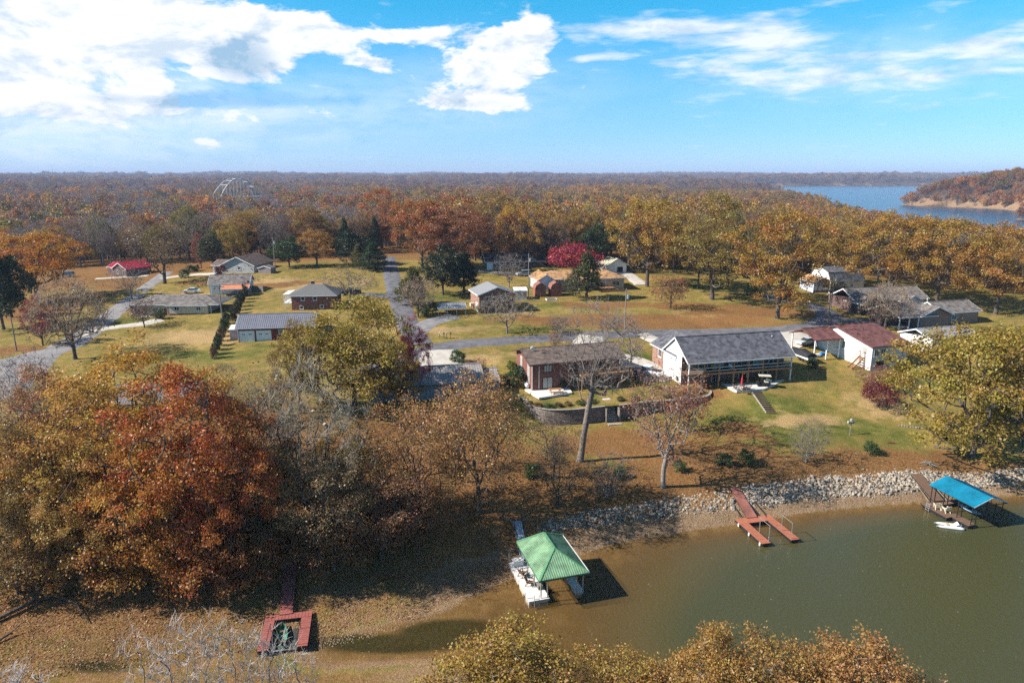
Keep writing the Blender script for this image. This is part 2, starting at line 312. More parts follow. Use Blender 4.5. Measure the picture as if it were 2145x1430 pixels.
def ground_mat():
    m, nt, b = nodes_of('ground_cover'); N, L = nt.nodes, nt.links
    tc = N.new('ShaderNodeNewGeometry'); pos = tc.outputs['Position']
    def noise(s, det=6, rough=.62, dist=0):
        x = N.new('ShaderNodeTexNoise'); x.inputs['Scale'].default_value = s; x.inputs['Detail'].default_value = det; x.inputs['Roughness'].default_value = rough; x.inputs['Distortion'].default_value = dist
        L.new(pos, x.inputs['Vector']); return x.outputs['Fac']
    def ramp(f, *st):
        r = N.new('ShaderNodeValToRGB'); L.new(f, r.inputs[0]); e = r.color_ramp.elements
        e[0].position, e[0].color = st[0][0], rgba(st[0][1]); e[1].position, e[1].color = st[-1][0], rgba(st[-1][1])
        for p_, c_ in st[1:-1]:
            q = e.new(p_); q.color = rgba(c_)
        return r.outputs[0]
    def attr(nm):
        a = N.new('ShaderNodeAttribute'); a.attribute_name = nm; return a.outputs['Fac']
    def mix(f, a, c):
        x = N.new('ShaderNodeMix'); x.data_type = 'RGBA'; L.new(f, x.inputs[0]); L.new(a, x.inputs[6]); L.new(c, x.inputs[7]); return x.outputs[2]
    def edge(a, nz, amt=.5, lo=.34, hi=.78):
        s = N.new('ShaderNodeMath'); s.operation = 'MULTIPLY_ADD'; L.new(nz, s.inputs[0]); s.inputs[1].default_value = amt
        s2 = N.new('ShaderNodeMath'); s2.operation = 'SUBTRACT'; L.new(a, s2.inputs[0]); s2.inputs[1].default_value = amt * .5; L.new(s2.outputs[0], s.inputs[2])
        r = N.new('ShaderNodeMapRange'); r.interpolation_type = 'SMOOTHSTEP'; L.new(s.outputs[0], r.inputs[0]); r.inputs[1].default_value = lo; r.inputs[2].default_value = hi; return r.outputs[0]
    big = noise(.10, 8, .68, .4); mid = noise(.45, 10, .78); fine = noise(4.0, 6, .75)
    grass = ramp(mid, (.30, (.085, .095, .02)), (.44, (.19, .165, .04)), (.55, (.28, .19, .06)), (.68, (.38, .24, .09)))
    green = ramp(mid, (.3, (.045, .065, .012)), (.48, (.11, .12, .024)), (.6, (.19, .165, .045)), (.74, (.27, .21, .065)))
    litter = ramp(fine, (.28, (.07, .034, .014)), (.42, (.17, .085, .032)), (.55, (.27, .14, .05)), (.72, (.40, .24, .11)))
    sand = ramp(fine, (.3, (.14, .085, .045)), (.5, (.27, .175, .10)), (.72, (.42, .30, .19)))
    tan = ramp(fine, (.3, (.25, .17, .07)), (.5, (.38, .26, .12)), (.7, (.50, .36, .19)))
    silt = ramp(mid, (.3, (.13, .072, .024)), (.5, (.22, .125, .042)), (.7, (.31, .19, .075)))
    algae = ramp(fine, (.3, (.012, .014, .004)), (.5, (.035, .034, .010)), (.72, (.08, .065, .022)))
    c = mix(edge(attr('green'), mid, .9), grass, green)
    c = mix(edge(attr('tan'), mid, 1.0), c, tan)
    c = mix(edge(attr('litter'), mid, .9), c, litter)
    floor_ = ramp(fine, (.3, (.045, .028, .020)), (.5, (.085, .052, .036)), (.72, (.14, .085, .055)))
    c = mix(edge(attr('wood'), mid, .4), c, floor_)
    c = mix(edge(attr('sand'), mid, .7), c, sand)
    c = mix(edge(attr('silt'), big, .3), c, silt)
    c = mix(edge(attr('algae'), mid, .6), c, algae)
    # mottling at yard scale
    mm = N.new('ShaderNodeMix'); mm.data_type = 'RGBA'; mm.blend_type = 'MULTIPLY'; mm.inputs[0].default_value = 1
    L.new(c, mm.inputs[6]); L.new(ramp(big, (.3, (.72, .72, .70)), (.7, (1.22, 1.18, 1.10))), mm.inputs[7])
    # fallen leaves as tiny pale specks
    vo = N.new('ShaderNodeTexVoronoi'); vo.inputs['Scale'].default_value = 3.4; L.new(pos, vo.inputs['Vector'])
    sp_ = N.new('ShaderNodeMapRange'); L.new(vo.outputs['Distance'], sp_.inputs[0]); sp_.inputs[1].default_value = .22; sp_.inputs[2].default_value = .10
    wn = N.new('ShaderNodeSeparateColor'); L.new(vo.outputs['Color'], wn.inputs[0])
    gt = N.new('ShaderNodeMath'); gt.operation = 'GREATER_THAN'; L.new(wn.outputs[0], gt.inputs[0]); gt.inputs[1].default_value = .45
    mu = N.new('ShaderNodeMath'); mu.operation = 'MULTIPLY'; L.new(sp_.outputs[0], mu.inputs[0]); L.new(gt.outputs[0], mu.inputs[1])
    mu2 = N.new('ShaderNodeMath'); mu2.operation = 'MULTIPLY'; L.new(mu.outputs[0], mu2.inputs[0]); L.new(attr('leaves'), mu2.inputs[1])
    lc = N.new('ShaderNodeMix'); lc.data_type = 'RGBA'; L.new(wn.outputs[1], lc.inputs[0]); lc.inputs[6].default_value = (.30, .15, .07, 1); lc.inputs[7].default_value = (.50, .36, .24, 1)
    fin = mix(mu2.outputs[0], mm.outputs[2], lc.outputs[2])
    L.new(fin, b.inputs['Base Color']); b.inputs['Roughness'].default_value = .95; b.inputs['Specular IOR Level'].default_value = .1
    bp = N.new('ShaderNodeBump'); bp.inputs['Distance'].default_value = .25; bp.inputs['Strength'].default_value = .7; L.new(fine, bp.inputs['Height']); L.new(bp.outputs[0], b.inputs['Normal'])
    MATS['ground_cover'] = m; return m
GROUND = ground_mat()

def road_mat(name, c1, c2):
    m, nt, b = nodes_of(name); N, L = nt.nodes, nt.links
    g = N.new('ShaderNodeNewGeometry')
    no = N.new('ShaderNodeTexNoise'); no.inputs['Scale'].default_value = .5; no.inputs['Detail'].default_value = 8; no.inputs['Roughness'].default_value = .7; L.new(g.outputs['Position'], no.inputs['Vector'])
    mx = N.new('ShaderNodeMix'); mx.data_type = 'RGBA'; mx.inputs[6].default_value = rgba(c1); mx.inputs[7].default_value = rgba(c2)
    mr = N.new('ShaderNodeMapRange'); mr.inputs[1].default_value = .35; mr.inputs[2].default_value = .65; L.new(no.outputs['Fac'], mr.inputs[0]); L.new(mr.outputs[0], mx.inputs[0])
    L.new(mx.outputs[2], b.inputs['Base Color']); b.inputs['Roughness'].default_value = .9; MATS[name] = m; return m
ASPH = road_mat('asphalt', (.075, .072, .082), (.175, .165, .175)); ASPHL = road_mat('asphalt_worn', (.15, .14, .145), (.30, .28, .275)); CONCD = road_mat('concrete_drive', (.40, .36, .31), (.58, .53, .46))

def water_mat(name, near):
    m, nt, b = nodes_of(name); N, L = nt.nodes, nt.links
    g = N.new('ShaderNodeNewGeometry')
    a = N.new('ShaderNodeAttribute'); a.attribute_name = 'depth'
    mx = N.new('ShaderNodeMix'); mx.data_type = 'RGBA'
    mx.inputs[6].default_value = (.13, .075, .022, 1); mx.inputs[7].default_value = (.060, .060, .024, 1) if near else (.012, .05, .10, 1)
    mr = N.new('ShaderNodeMapRange'); mr.inputs[1].default_value = .2; mr.inputs[2].default_value = 1.7; L.new(a.outputs['Fac'], mr.inputs[0]); L.new(mr.outputs[0], mx.inputs[0])
    L.new(mx.outputs[2], b.inputs['Base Color'])
    b.inputs['Roughness'].default_value = .09 if near else .22; b.inputs['IOR'].default_value = 1.33; b.inputs['Specular IOR Level'].default_value = .5
    al = N.new('ShaderNodeMapRange'); al.interpolation_type = 'SMOOTHSTEP'; al.inputs[1].default_value = -.05; al.inputs[2].default_value = 1.15; al.inputs[3].default_value = .10 if near else 1; al.inputs[4].default_value = 1; L.new(a.outputs['Fac'], al.inputs[0]); L.new(al.outputs[0], b.inputs['Alpha'])
    no = N.new('ShaderNodeTexNoise'); no.inputs['Detail'].default_value = 4; no.inputs['Scale'].default_value = 2.8 if near else .35; no.inputs['Distortion'].default_value = .4
    L.new(g.outputs['Position'], no.inputs['Vector'])
    bp = N.new('ShaderNodeBump'); bp.inputs['Distance'].default_value = .14 if near else .6; bp.inputs['Strength'].default_value = .45 if near else .6; L.new(no.outputs['Fac'], bp.inputs['Height']); L.new(bp.outputs[0], b.inputs['Normal'])
    MATS[name] = m; return m
WATER = water_mat('cove_water', True); LAKEM = water_mat('lake_water', False)

# ------------------------------------------------------------------ mesh helpers
class MB:
    def __init__(s): s.v = []; s.f = []
    def add(s, vs, fs):
        o = len(s.v); s.v += [tuple(p) for p in vs]; s.f += [tuple(i + o for i in f) for f in fs]; return s
    def box(s, x0, y0, z0, x1, y1, z1):
        return s.add([(x0,y0,z0),(x1,y0,z0),(x1,y1,z0),(x0,y1,z0),(x0,y0,z1),(x1,y0,z1),(x1,y1,z1),(x0,y1,z1)],
                     [(0,3,2,1),(4,5,6,7),(0,1,5,4),(1,2,6,5),(2,3,7,6),(3,0,4,7)])
    def beam(s, p, q, w, h=None):
        h = h or w; p, q = Vector(p), Vector(q); d = (q - p).normalized()
        up = Vector((0, 0, 1)) if abs(d.z) < .95 else Vector((0, 1, 0))
        a = d.cross(up).normalized() * (w / 2); b = a.cross(d).normalized() * (h / 2)
        return s.add([p-a-b, p+a-b, p+a+b, p-a+b, q-a-b, q+a-b, q+a+b, q-a+b], [(0,3,2,1),(4,5,6,7),(0,1,5,4),(1,2,6,5),(2,3,7,6),(3,0,4,7)])
    def tube(s, p, q, r, r2=None, n=8):
        r2 = r if r2 is None else r2; p, q = Vector(p), Vector(q); d = (q - p).normalized()
        up = Vector((0, 0, 1)) if abs(d.z) < .95 else Vector((0, 1, 0))
        a = d.cross(up).normalized(); b = a.cross(d).normalized(); vs = []
        for c, rr in ((p, r), (q, r2)):
            for i in range(n):
                t = 2 * math.pi * i / n; vs.append(c + (a * math.cos(t) + b * math.sin(t)) * rr)
        fs = [(i, (i + 1) % n, n + (i + 1) % n, n + i) for i in range(n)] + [tuple(range(n - 1, -1, -1)), tuple(range(n, 2 * n))]
        return s.add(vs, fs)
    def prism(s, pts, d):            # closed polygon (3d points) extruded by vector d
        n = len(pts); d = Vector(d); a = [Vector(p) for p in pts]
        return s.add(a + [p + d for p in a], [tuple(range(n - 1, -1, -1)), tuple(range(n, 2 * n))] + [(i, (i + 1) % n, n + (i + 1) % n, n + i) for i in range(n)])
    def ell(s, c, r, nu=10, nv=6):
        vs = [(c[0], c[1], c[2] - r[2])]
        for j in range(1, nv):
            t = -math.pi / 2 + math.pi * j / nv
            for i in range(nu):
                u = 2 * math.pi * i / nu; vs.append((c[0] + r[0] * math.cos(t) * math.cos(u), c[1] + r[1] * math.cos(t) * math.sin(u), c[2] + r[2] * math.sin(t)))
        vs.append((c[0], c[1], c[2] + r[2])); fs = []
        for i in range(nu):
            k = (i + 1) % nu; fs.append((0, 1 + k, 1 + i)); fs.append((len(vs) - 1, 1 + (nv - 2) * nu + i, 1 + (nv - 2) * nu + k))
            for j in range(nv - 2): fs.append((1 + j * nu + i, 1 + j * nu + k, 1 + (j + 1) * nu + k, 1 + (j + 1) * nu + i))
        return s.add(vs, fs)
    def build(s, name, m, parent=None, smooth=False):
        me = bpy.data.meshes.new(name); me.from_pydata(s.v, [], s.f); me.update()
        if smooth: me.polygons.foreach_set('use_smooth', [True] * len(me.polygons))
        me.materials.append(m); o = bpy.data.objects.new(name, me); COL.objects.link(o); o.parent = parent
        return o
def tag(o, label, cat, group=None):
    o['label'] = label; o['category'] = cat
    if group: o['group'] = group
    return o
def struct(o, kind='structure', label=None, cat=None):
    o['kind'] = kind
    if label: o['label'] = label
    if cat: o['category'] = cat
    return o
def thing(name, label, cat, loc=(0, 0, 0), rz=0, group=None):
    o = bpy.data.objects.new(name, None); COL.objects.link(o); o.location = loc; o.rotation_euler = (0, 0, rz); o.empty_display_size = .3
    return tag(o, label, cat, group)
def copy_tree(o, parent=None):
    c = o.copy(); COL.objects.link(c); c.parent = parent
    for ch in [k for k in o.children]: copy_tree(ch, c)
    return c
def arrmesh(name, V, faces, mats):
    """faces: list of (index array (n,k), material index, dict of face attributes)"""
    me = bpy.data.meshes.new(name); V = np.asarray(V, np.float32)
    me.vertices.add(len(V)); me.vertices.foreach_set('co', V.ravel())
    nl = sum(f[0].size for f in faces); npol = sum(len(f[0]) for f in faces)
    me.loops.add(nl); me.polygons.add(npol)
    li = np.concatenate([f[0].ravel() for f in faces]).astype(np.int32); tot = np.concatenate([np.full(len(f[0]), f[0].shape[1]) for f in faces]).astype(np.int32)
    me.loops.foreach_set('vertex_index', li); me.polygons.foreach_set('loop_start', np.concatenate([[0], np.cumsum(tot)[:-1]]).astype(np.int32))
    try: me.polygons.foreach_set('loop_total', tot)
    except Exception: pass
    me.polygons.foreach_set('material_index', np.concatenate([np.full(len(f[0]), f[1]) for f in faces]).astype(np.int32))
    keys = set(k for f in faces for k in f[2])
    for k in keys:
        a = me.attributes.new(k, 'FLOAT', 'FACE'); a.data.foreach_set('value', np.concatenate([f[2].get(k, np.full(len(f[0]), .5)) for f in faces]).astype(np.float32))
    for m_ in mats: me.materials.append(m_)
    me.update(calc_edges=True); me.validate(); return me

# ------------------------------------------------------------------ ground sheet, cove and lake
def polar(nc, rows, a0, a1):
    A = np.linspace(a0, a1, nc); RR, AA = np.meshgrid(rows, A, indexing='ij')
    return RR * np.sin(AA), RR * np.cos(AA)
def grid_faces(nr, nc):
    i = np.arange(nr - 1)[:, None] * nc + np.arange(nc - 1)[None]
    return np.stack([i, i + 1, i + nc + 1, i + nc], -1).reshape(-1, 4)[:, ::-1]
def blob(x, y, px, py, rx, ry):
    p = gp(px, py); return np.exp(-((x - p.x) / rx) ** 2 - ((y - p.y) / ry) ** 2)
def vattr(me, nm, vals):
    a = me.attributes.new(nm, 'FLOAT', 'POINT'); a.data.foreach_set('value', np.clip(vals, 0, 1.5).astype(np.float32).ravel())
def ground_masks(x, y, z):
    d = np.hypot(x, y); x0, y0 = x, y
    x = x + 4.5 * fbm(x0, y0, 21, 4) + 1.5 * fbm(x0 + 50, y0, 5, 2); y = y + 3.0 * fbm(x0 + 77, y0 + 31, 17, 4) + 1.0 * fbm(x0, y0 + 50, 4, 2)
    green = .12 + 0 * x; tan = 0 * x + .1; litter = 0 * x
    for a in [(1700,900,16,8),(1640,850,12,5),(1820,900,10,7),(1560,880,8,5),(1330,812,12,3),(900,620,10,8),(1120,690,16,3.0),(1000,675,10,3),(270,670,6,7),(660,640,8,3),(430,745,14,5),(1480,600,18,8),(1560,640,12,4),(1150,640,7,3),(780,560,10,7),(650,555,14,5),(1950,800,10,8),(1180,735,14,1.5),(1430,960,5,4),(960,745,4,3),(560,725,8,2.5),(1260,605,14,4),(450,1345,9,1.6),(200,1370,8,1.4),(1330,740,9,3),(2100,690,10,5)]:
        green = np.maximum(green, .92 * blob(x, y, *a))
    for a in [(420,705,22,10),(560,590,20,8),(640,600,12,10),(900,690,14,5),(960,690,9,4),(1500,660,14,2.5),(1420,650,10,2),(1000,750,12,5),(1750,960,14,2.5),(1950,975,10,2.5),(1680,880,10,3),(1850,850,8,6),(1100,660,8,3),(760,590,6,8),(600,690,12,7),(380,620,10,9)]:
        tan = np.maximum(tan, .85 * blob(x, y, *a))
    for a in [(1350,672,40,7),(1600,655,24,6),(1450,640,26,3),(1500,690,34,1.6),(1330,930,14,7),(1500,960,14,5),(1650,985,20,3),(1420,1010,16,5),(1250,640,12,4),(540,600,14,4),(60,735,8,4),(250,600,10,8),(1560,905,5,4),(1780,970,14,4),(1900,960,12,4),(1200,850,9,3),(1420,830,8,3),(650,590,8,3),(120,640,14,20),(300,1000,40,30),(700,1020,30,24),(950,1010,22,18),(100,1150,40,18),(1150,1030,14,8),(420,590,10,4)]:
        litter = np.maximum(litter, 1.15 * blob(x, y, *a))
    litter = np.maximum(litter, .9 * sstep(d, 215, 262) * (1 - .75 * blob(x, y, 700, 565, 40, 22)))
    x, y = x0, y0
    cove = (y < 125) & (d < 260)
    nb = fbm(x, y, 23, 3)
    sand = np.where(cove, sstep(z, -.2, .0) * (1 - sstep(z + .15 * nb, .75, 1.1)), sstep(z, -1, .2) * (1 - sstep(z, 1.4, 2.6)) * (d > 300))
    far_ = d > 300
    if far_.any():
        sdl = np.full(x.shape, 1e3); sdl[far_] = poly_sd(x[far_], y[far_], LAKE) + (4 + 10 * sstep(d[far_], 350, 700)) * fbm(x[far_], y[far_], 160, 3); sand = np.where(far_, 1.1 * np.exp(-((sdl - 4) / 13) ** 2), sand)
    lit2 = np.where(cove, sstep(z, .6, 1.0) * (1 - sstep(z + .3 * nb, 2.0, 2.9)), 0)
    left = sstep(-x, 2, 14) * (y < 70)
    sand = sand * (1 - .55 * left * (z > .05))
    litter = np.maximum(litter, np.maximum(lit2, .62 * left * (z > .1)))
    silt = np.where(cove, 1 - sstep(z + .05 * nb, -.12, .16), 0)
    alg = np.maximum(1.1 * blob(x, y, 800, 1348, 8, 1.6), 1.0 * blob(x, y, 920, 1330, 5, 2)) + .8 * blob(x, y, 200, 1395, 5, 1.2) + .7 * blob(x, y, 1000, 1322, 5, 2.2)
    leaves = np.where(cove & (z > -.05), np.clip(.35 + .9 * left + litter * .6, 0, 1), .35 * litter * (d < 240))
    return dict(green=green, tan=tan, litter=litter, sand=sand, silt=silt, algae=alg, leaves=leaves, wood=sstep(d, 300, 420))
def make_ground():
    rows = [4.0]
    while rows[-1] < 16000: rows.append(rows[-1] * (1.0115 if 40 < rows[-1] < 260 else 1.02))
    rows = np.array(rows); nc = 430
    X, Y = polar(nc, rows, R(-56), R(56)); Z = terrain(X, Y)
    d = np.hypot(X, Y)
    Z = Z + .10 * fbm(X, Y, 9, 3) * (d < 300) * (Z > .3)
    V = np.stack([X, Y, Z], -1).reshape(-1, 3); F = grid_faces(len(rows), nc)
    me = arrmesh('ground', V, [(F, 0, {})], [GROUND])
    for k, v in ground_masks(X.ravel(), Y.ravel(), Z.ravel()).items(): vattr(me, k, v)
    me.polygons.foreach_set('use_smooth', [True] * len(me.polygons))
    o = bpy.data.objects.new('ground', me); COL.objects.link(o); struct(o)
    # water: the cells of a finer sheet at lake level that lie over low ground
    def sheet(name, X, Y, mat_, lim):
        Z = terrain(X, Y); nr, nc = X.shape; F = grid_faces(nr, nc)
        keep = (Z.ravel()[F] < lim).any(1); F = F[keep]
        used = np.unique(F); mp = -np.ones(X.size, int); mp[used] = np.arange(len(used))
        V = np.stack([X.ravel()[used], Y.ravel()[used], np.zeros(len(used))], -1)
        me = arrmesh(name, V, [(mp[F], 0, {})], [mat_]); a = me.attributes.new('depth', 'FLOAT', 'POINT'); a.data.foreach_set('value', (-Z.ravel()[used]).astype(np.float32))
        me.polygons.foreach_set('use_smooth', [True] * len(me.polygons))
        o = bpy.data.objects.new(name, me); COL.objects.link(o); struct(o)
    gx, gy = np.meshgrid(np.arange(-40, 175, .8), np.arange(30, 112, .8)); sheet('cove_water', gx, gy, WATER, .05)
    r2 = [300.0]
    while r2[-1] < 4000: r2.append(r2[-1] * 1.02)
    X, Y = polar(260, np.array(r2), R(-4), R(62)); sheet('lake_water', X, Y, LAKEM, .2)
make_ground()

# ------------------------------------------------------------------ tree meshes
def unit(v): return v / (np.linalg.norm(v, axis=-1, keepdims=True) + 1e-9)
def skeleton(rng, H, th, W, n, shape='round', lean=(0, 0), zbias=1.0, flat=.25, limbs=0):
    """grow a branching skeleton to n points spread through a lumpy crown volume"""
    zc = th + (H - th) * .52; rz = (H - th) * .5; rx = W / 2
    k = rng.normal(0, 1.6, (5, 3)); ph = rng.uniform(0, 6.28, 5)
    dirs = unit(rng.normal(0, 1, (n * 3, 3)))
    lump = 1 + .16 * np.sin(dirs @ k.T * 1.6 + ph).sum(1) / 1.6
    rad = rng.uniform(0, 1, n * 3) ** (1 / 4.2) * np.clip(lump, .6, 1.25)
    p = dirs * rad[:, None]
    if shape == 'round': p[:, 2] = np.where(p[:, 2] < 0, p[:, 2] * 1.0, p[:, 2])
    if shape == 'vase': s = .45 + .55 * np.clip((p[:, 2] + 1) / 1.5, 0, 1); p[:, :2] *= s[:, None]
    if shape == 'cone': s = np.clip((1.02 - p[:, 2]) / 1.7, .04, 1); p[:, :2] *= s[:, None]
    if shape == 'egg': s = np.clip(1.12 - .42 * p[:, 2], .3, 1.3); p[:, :2] *= s[:, None]
    if shape == 'umbrella': p = p[(p[:, 2] > -.55)]
    p = p[:n] * np.array([rx, rx, rz]) + np.array([0, 0, zc])
    p = p[p[:, 2] > th * .75]
    p[:, 0] += lean[0] * p[:, 2] / H; p[:, 1] += lean[1] * p[:, 2] / H
    top = th + (H - th) * (.55 if shape != 'cone' else .95); nt = 9
    tzs = np.linspace(0, top, nt); wob = np.cumsum(rng.normal(0, .012 * H, (nt, 2)), 0) * (tzs / H)[:, None]
    trunk = np.stack([wob[:, 0] + lean[0] * tzs / H, wob[:, 1] + lean[1] * tzs / H, tzs], -1)
    par = [-1] + list(range(nt - 1))
    fork = np.array([lean[0] * th / H, lean[1] * th / H, th])
    order = np.argsort(np.linalg.norm((p - fork) * np.array([1, 1, .75]), axis=1)); p = p[order]
    buf = np.zeros((len(p) * 2 + nt + limbs * 6, 3)); buf[:nt] = trunk; m = nt
    ok = np.zeros(len(buf), bool); ok[:nt] = tzs > th * .7
    a0 = rng.uniform(0, 6.28)
    for k in range(limbs):                      # main limbs sweep up and out from the top of the trunk
        az = a0 + k * 6.283 / limbs + rng.uniform(-.35, .35); out = rng.uniform(.38, .62) * rx; up = rng.uniform(.42, .72) * (H - th)
        j = int(np.argmin(np.abs(tzs - th * rng.uniform(.92, 1.0 + .22 * (H - th) / th)))); st = trunk[j]
        for i in range(1, 7):
            f = i / 6; q = st + np.array([math.cos(az) * out * f ** .8, math.sin(az) * out * f ** .8, up * f ** 1.15]) + rng.normal(0, .012 * H, 3) + np.array([lean[0] * up * f / H, lean[1] * up * f / H, 0])
            buf[m] = q; par.append(j); ok[m] = True; j = m; m += 1
    for q in p:
        dv = q - buf[:m]; dd = np.linalg.norm(dv, axis=1)
        hd = np.linalg.norm(dv[:, :2], axis=1)
        cost = dd + flat * 3 * np.clip(.35 * hd - dv[:, 2], 0, None) + np.where(ok[:m], 0, 1e6)
        j = int(np.argmin(cost))
        if dd[j] > .11 * W:
            mid = buf[j] * .5 + q * .5 + rng.normal(0, .07 * dd[j], 3); mid[2] -= .05 * dd[j]
            buf[m] = mid; par.append(j); ok[m] = True; j = m; m += 1
        buf[m] = q; par.append(j); ok[m] = True; m += 1
    pos = buf[:m]; par = np.array(par)
    cnt = np.ones(m); haschild = np.zeros(m, bool)
    for i in range(m - 1, 0, -1): cnt[par[i]] += cnt[i]; haschild[par[i]] = True
    return pos, par, cnt, ~haschild
def tubes(P0, P1, r0, r1, n):
    d = unit(P1 - P0); up = np.where(np.abs(d[:, 2:3]) < .9, np.array([[0, 0, 1.]]), np.array([[0, 1., 0]]))
    a = unit(np.cross(d, up)); b = np.cross(a, d); t = np.arange(n) * 2 * np.pi / n
    ring = a[:, None] * np.cos(t)[None, :, None] + b[:, None] * np.sin(t)[None, :, None]
    V = np.concatenate([P0[:, None] + ring * r0[:, None, None], P1[:, None] + ring * r1[:, None, None]], 1)
    m = len(P0); base = np.arange(m)[:, None] * 2 * n; i = np.arange(n)[None]; k = (i + 1) % n
    F = np.stack([base + i, base + k, base + n + k, base + n + i], -1).reshape(-1, 4)
    return V.reshape(-1, 3), F
def leaf_quads(rng, C, s, out, up=.35, ow=.7):
    m = len(C); nrm = unit(rng.normal(0, 1, (m, 3)) + ow * out + np.array([0, 0, up]))
    a = unit(np.cross(nrm, rng.normal(0, 1, (m, 3)))); b = np.cross(nrm, a)
    s = s[:, None]; V = np.stack([C + a * s, C + b * s * .62, C - a * s, C - b * s * .62], 1).reshape(-1, 3)
    return V, np.arange(m * 4).reshape(-1, 4)
def twigs_of(rng, pos, par, tips, per, ln, r, spread=.75, bushy=False):
    """fine twigs fanning out of every tip and of the small branches"""
    src = np.where(tips)[0] if not bushy else np.arange(len(pos) // 5, len(pos))
    d = unit(pos[src] - pos[par[src]]); d = np.repeat(d, per, 0); st = np.repeat(pos[src], per, 0)
    back = np.repeat(pos[par[src]], per, 0); f = rng.uniform(0, .6, (len(st), 1)); st = st * (1 - f) + back * f
    dv = unit(d + rng.normal(0, spread, d.shape) + np.array([0, 0, .30])); L_ = ln * rng.uniform(.5, 1.3, (len(st), 1))
    mid = st + dv * L_ * .5; en = mid + unit(dv + rng.normal(0, .35, d.shape)) * L_ * .5
    m = len(st); rr = np.full(m, r)
    P0 = np.concatenate([st, mid]); P1 = np.concatenate([mid, en])
    return P0, P1, np.concatenate([rr, rr * .7]), np.concatenate([rr * .7, rr * .35]), en
TREE = {}
def make_tree(key, seed, H, th, W, n, trunk_r, leaves=0, lsize=.2, cl=.8, shape='round', twig=0, twl=1.1, twr=.014, lean=(0, 0), bark=None, tw=None, bare_frac=0, flat=.25, ow=.7, bushy=False, limbs=5):
    rng = np.random.default_rng(seed); bark = bark or BARK; tw = tw or TWIG
    pos, par, cnt, tips = skeleton(rng, H, th, W, n, shape, lean, flat=flat, limbs=0 if shape == 'cone' else limbs)
    r = np.maximum(.016, trunk_r * (cnt / cnt[0]) ** (.47 if key != 'giant' else .58))
    r[0] *= 1.35; ch = np.arange(1, len(pos)); P0 = pos[par[ch]]; P1 = pos[ch]; r0 = np.minimum(r[par[ch]], r[ch] * 1.5); r1 = r[ch]
    first = par[ch] == 0; r0[first] = r[0]
    big = r1 > .045
    V1, F1 = tubes(P0[big], P1[big], r0[big], r1[big], 6); V2, F2 = tubes(P0[~big], P1[~big], r0[~big], r1[~big], 3)
    trunk = arrmesh(key + '_trunk', np.concatenate([V1, V2]), [(F1, 0, {}), (F2 + len(V1), 0, {})], [bark])
    Vs = []; Fs = []; o = 0
    ends = pos[tips]
    if twig:
        a, b, q0, q1, en = twigs_of(rng, pos, par, tips, twig, twl, twr, bushy=bushy)
        V, F = tubes(a, b, q0, q1, 3); Vs.append(V); Fs.append((F, 1, {})); o += len(V); 
        if leaves: ends = np.concatenate([ends, en[rng.random(len(en)) < .5]])
    if leaves:
        src = ends if not bare_frac else ends[rng.random(len(ends)) > bare_frac]
        cid = rng.integers(0, len(src), leaves); cc = np.array([0, 0, th + (H - th) * .42])
        C = src[cid] + rng.normal(0, 1, (leaves, 3)) * cl * np.array([1, 1, .7])
        out = unit(C - cc); s = lsize * rng.uniform(.55, 1.35, leaves)
        V, F = leaf_quads(rng, C, s, out, ow=ow)
        cb = rng.uniform(0, 1, len(src)); chue = rng.uniform(.15, .85, len(src))
        lv = np.clip(.55 * chue[cid] + .45 * rng.uniform(0, 1, leaves), 0, 1); lb = np.clip(.4 * cb[cid] + .6 * rng.uniform(0, 1, leaves), 0, 1)
        Vs.append(V); Fs.append((F + o, 0, {'lv': lv, 'lb': lb})); o += len(V)
    crown = arrmesh(key + '_crown', np.concatenate(Vs), Fs, [LEAF, tw]) if Vs else None
    TREE[key] = (trunk, crown, H, W)
# leafy oaks
for i in range(4): make_tree('oak%d' % i, 100 + i, 16, 3.2, 15, 300, .36, leaves=22000, lsize=.138, cl=.50, shape='round', twig=1)
for i in range(3): make_tree('tall%d' % i, 120 + i, 20, 3.0, 11.5, 300, .33, leaves=20000, lsize=.132, cl=.46, shape='egg', twig=2)
for i in range(3): make_tree('sparse%d' % i, 140 + i, 15, 2.6, 12, 420, .28, leaves=12000, lsize=.125, cl=.5, shape='round', twig=5, twl=1.2, twr=.016)
for i in range(3): make_tree('thin%d' % i, 150 + i, 13, 2.2, 11, 420, .26, leaves=2400, lsize=.12, cl=.45, shape='vase', twig=7, twl=1.2, twr=.015, tw=TWIGP)
for i in range(3): make_tree('bare%d' % i, 160 + i, 16, 3.0, 12, 460, .27, shape='vase', twig=9, twl=1.4, twr=.023, tw=mat('twig_bare', (.24, .195, .175), .9, .3, 1.2, .1), bark=BARKL)
make_tree('willow', 170, 14, 1.5, 11, 520, .3, leaves=1500, lsize=.15, cl=.7, shape='round', twig=13, twl=1.9, twr=.017, tw=mat('twig_pale', (.34, .30, .24), .9, .3, 1.2, .1), bark=BARK)
make_tree('ball', 171, 7, 1.2, 8, 420, .2, leaves=1600, lsize=.09, cl=.4, shape='round', twig=10, twl=1.0, twr=.018, tw=mat('twig_tan', (.36, .27, .20), .9, .3, 1.2, .1))
make_tree('crab', 172, 6, 1.0, 8.5, 260, .17, leaves=700, lsize=.10, cl=.35, shape='umbrella', twig=8, twl=.8, twr=.019, bark=BARKL)
make_tree('small', 173, 6, 1.2, 5, 200, .12, leaves=1400, lsize=.13, cl=.4, shape='round', twig=4, twl=.7, twr=.011)
make_tree('multi', 174, 5, .4, 5.5, 220, .13, shape='vase', twig=9, twl=.8, twr=.016, bark=BARKL)
make_tree('maple', 175, 4, .6, 6.5, 260, .13, leaves=4200, lsize=.12, cl=.32, shape='umbrella', twig=2, twl=.5, twr=.010)
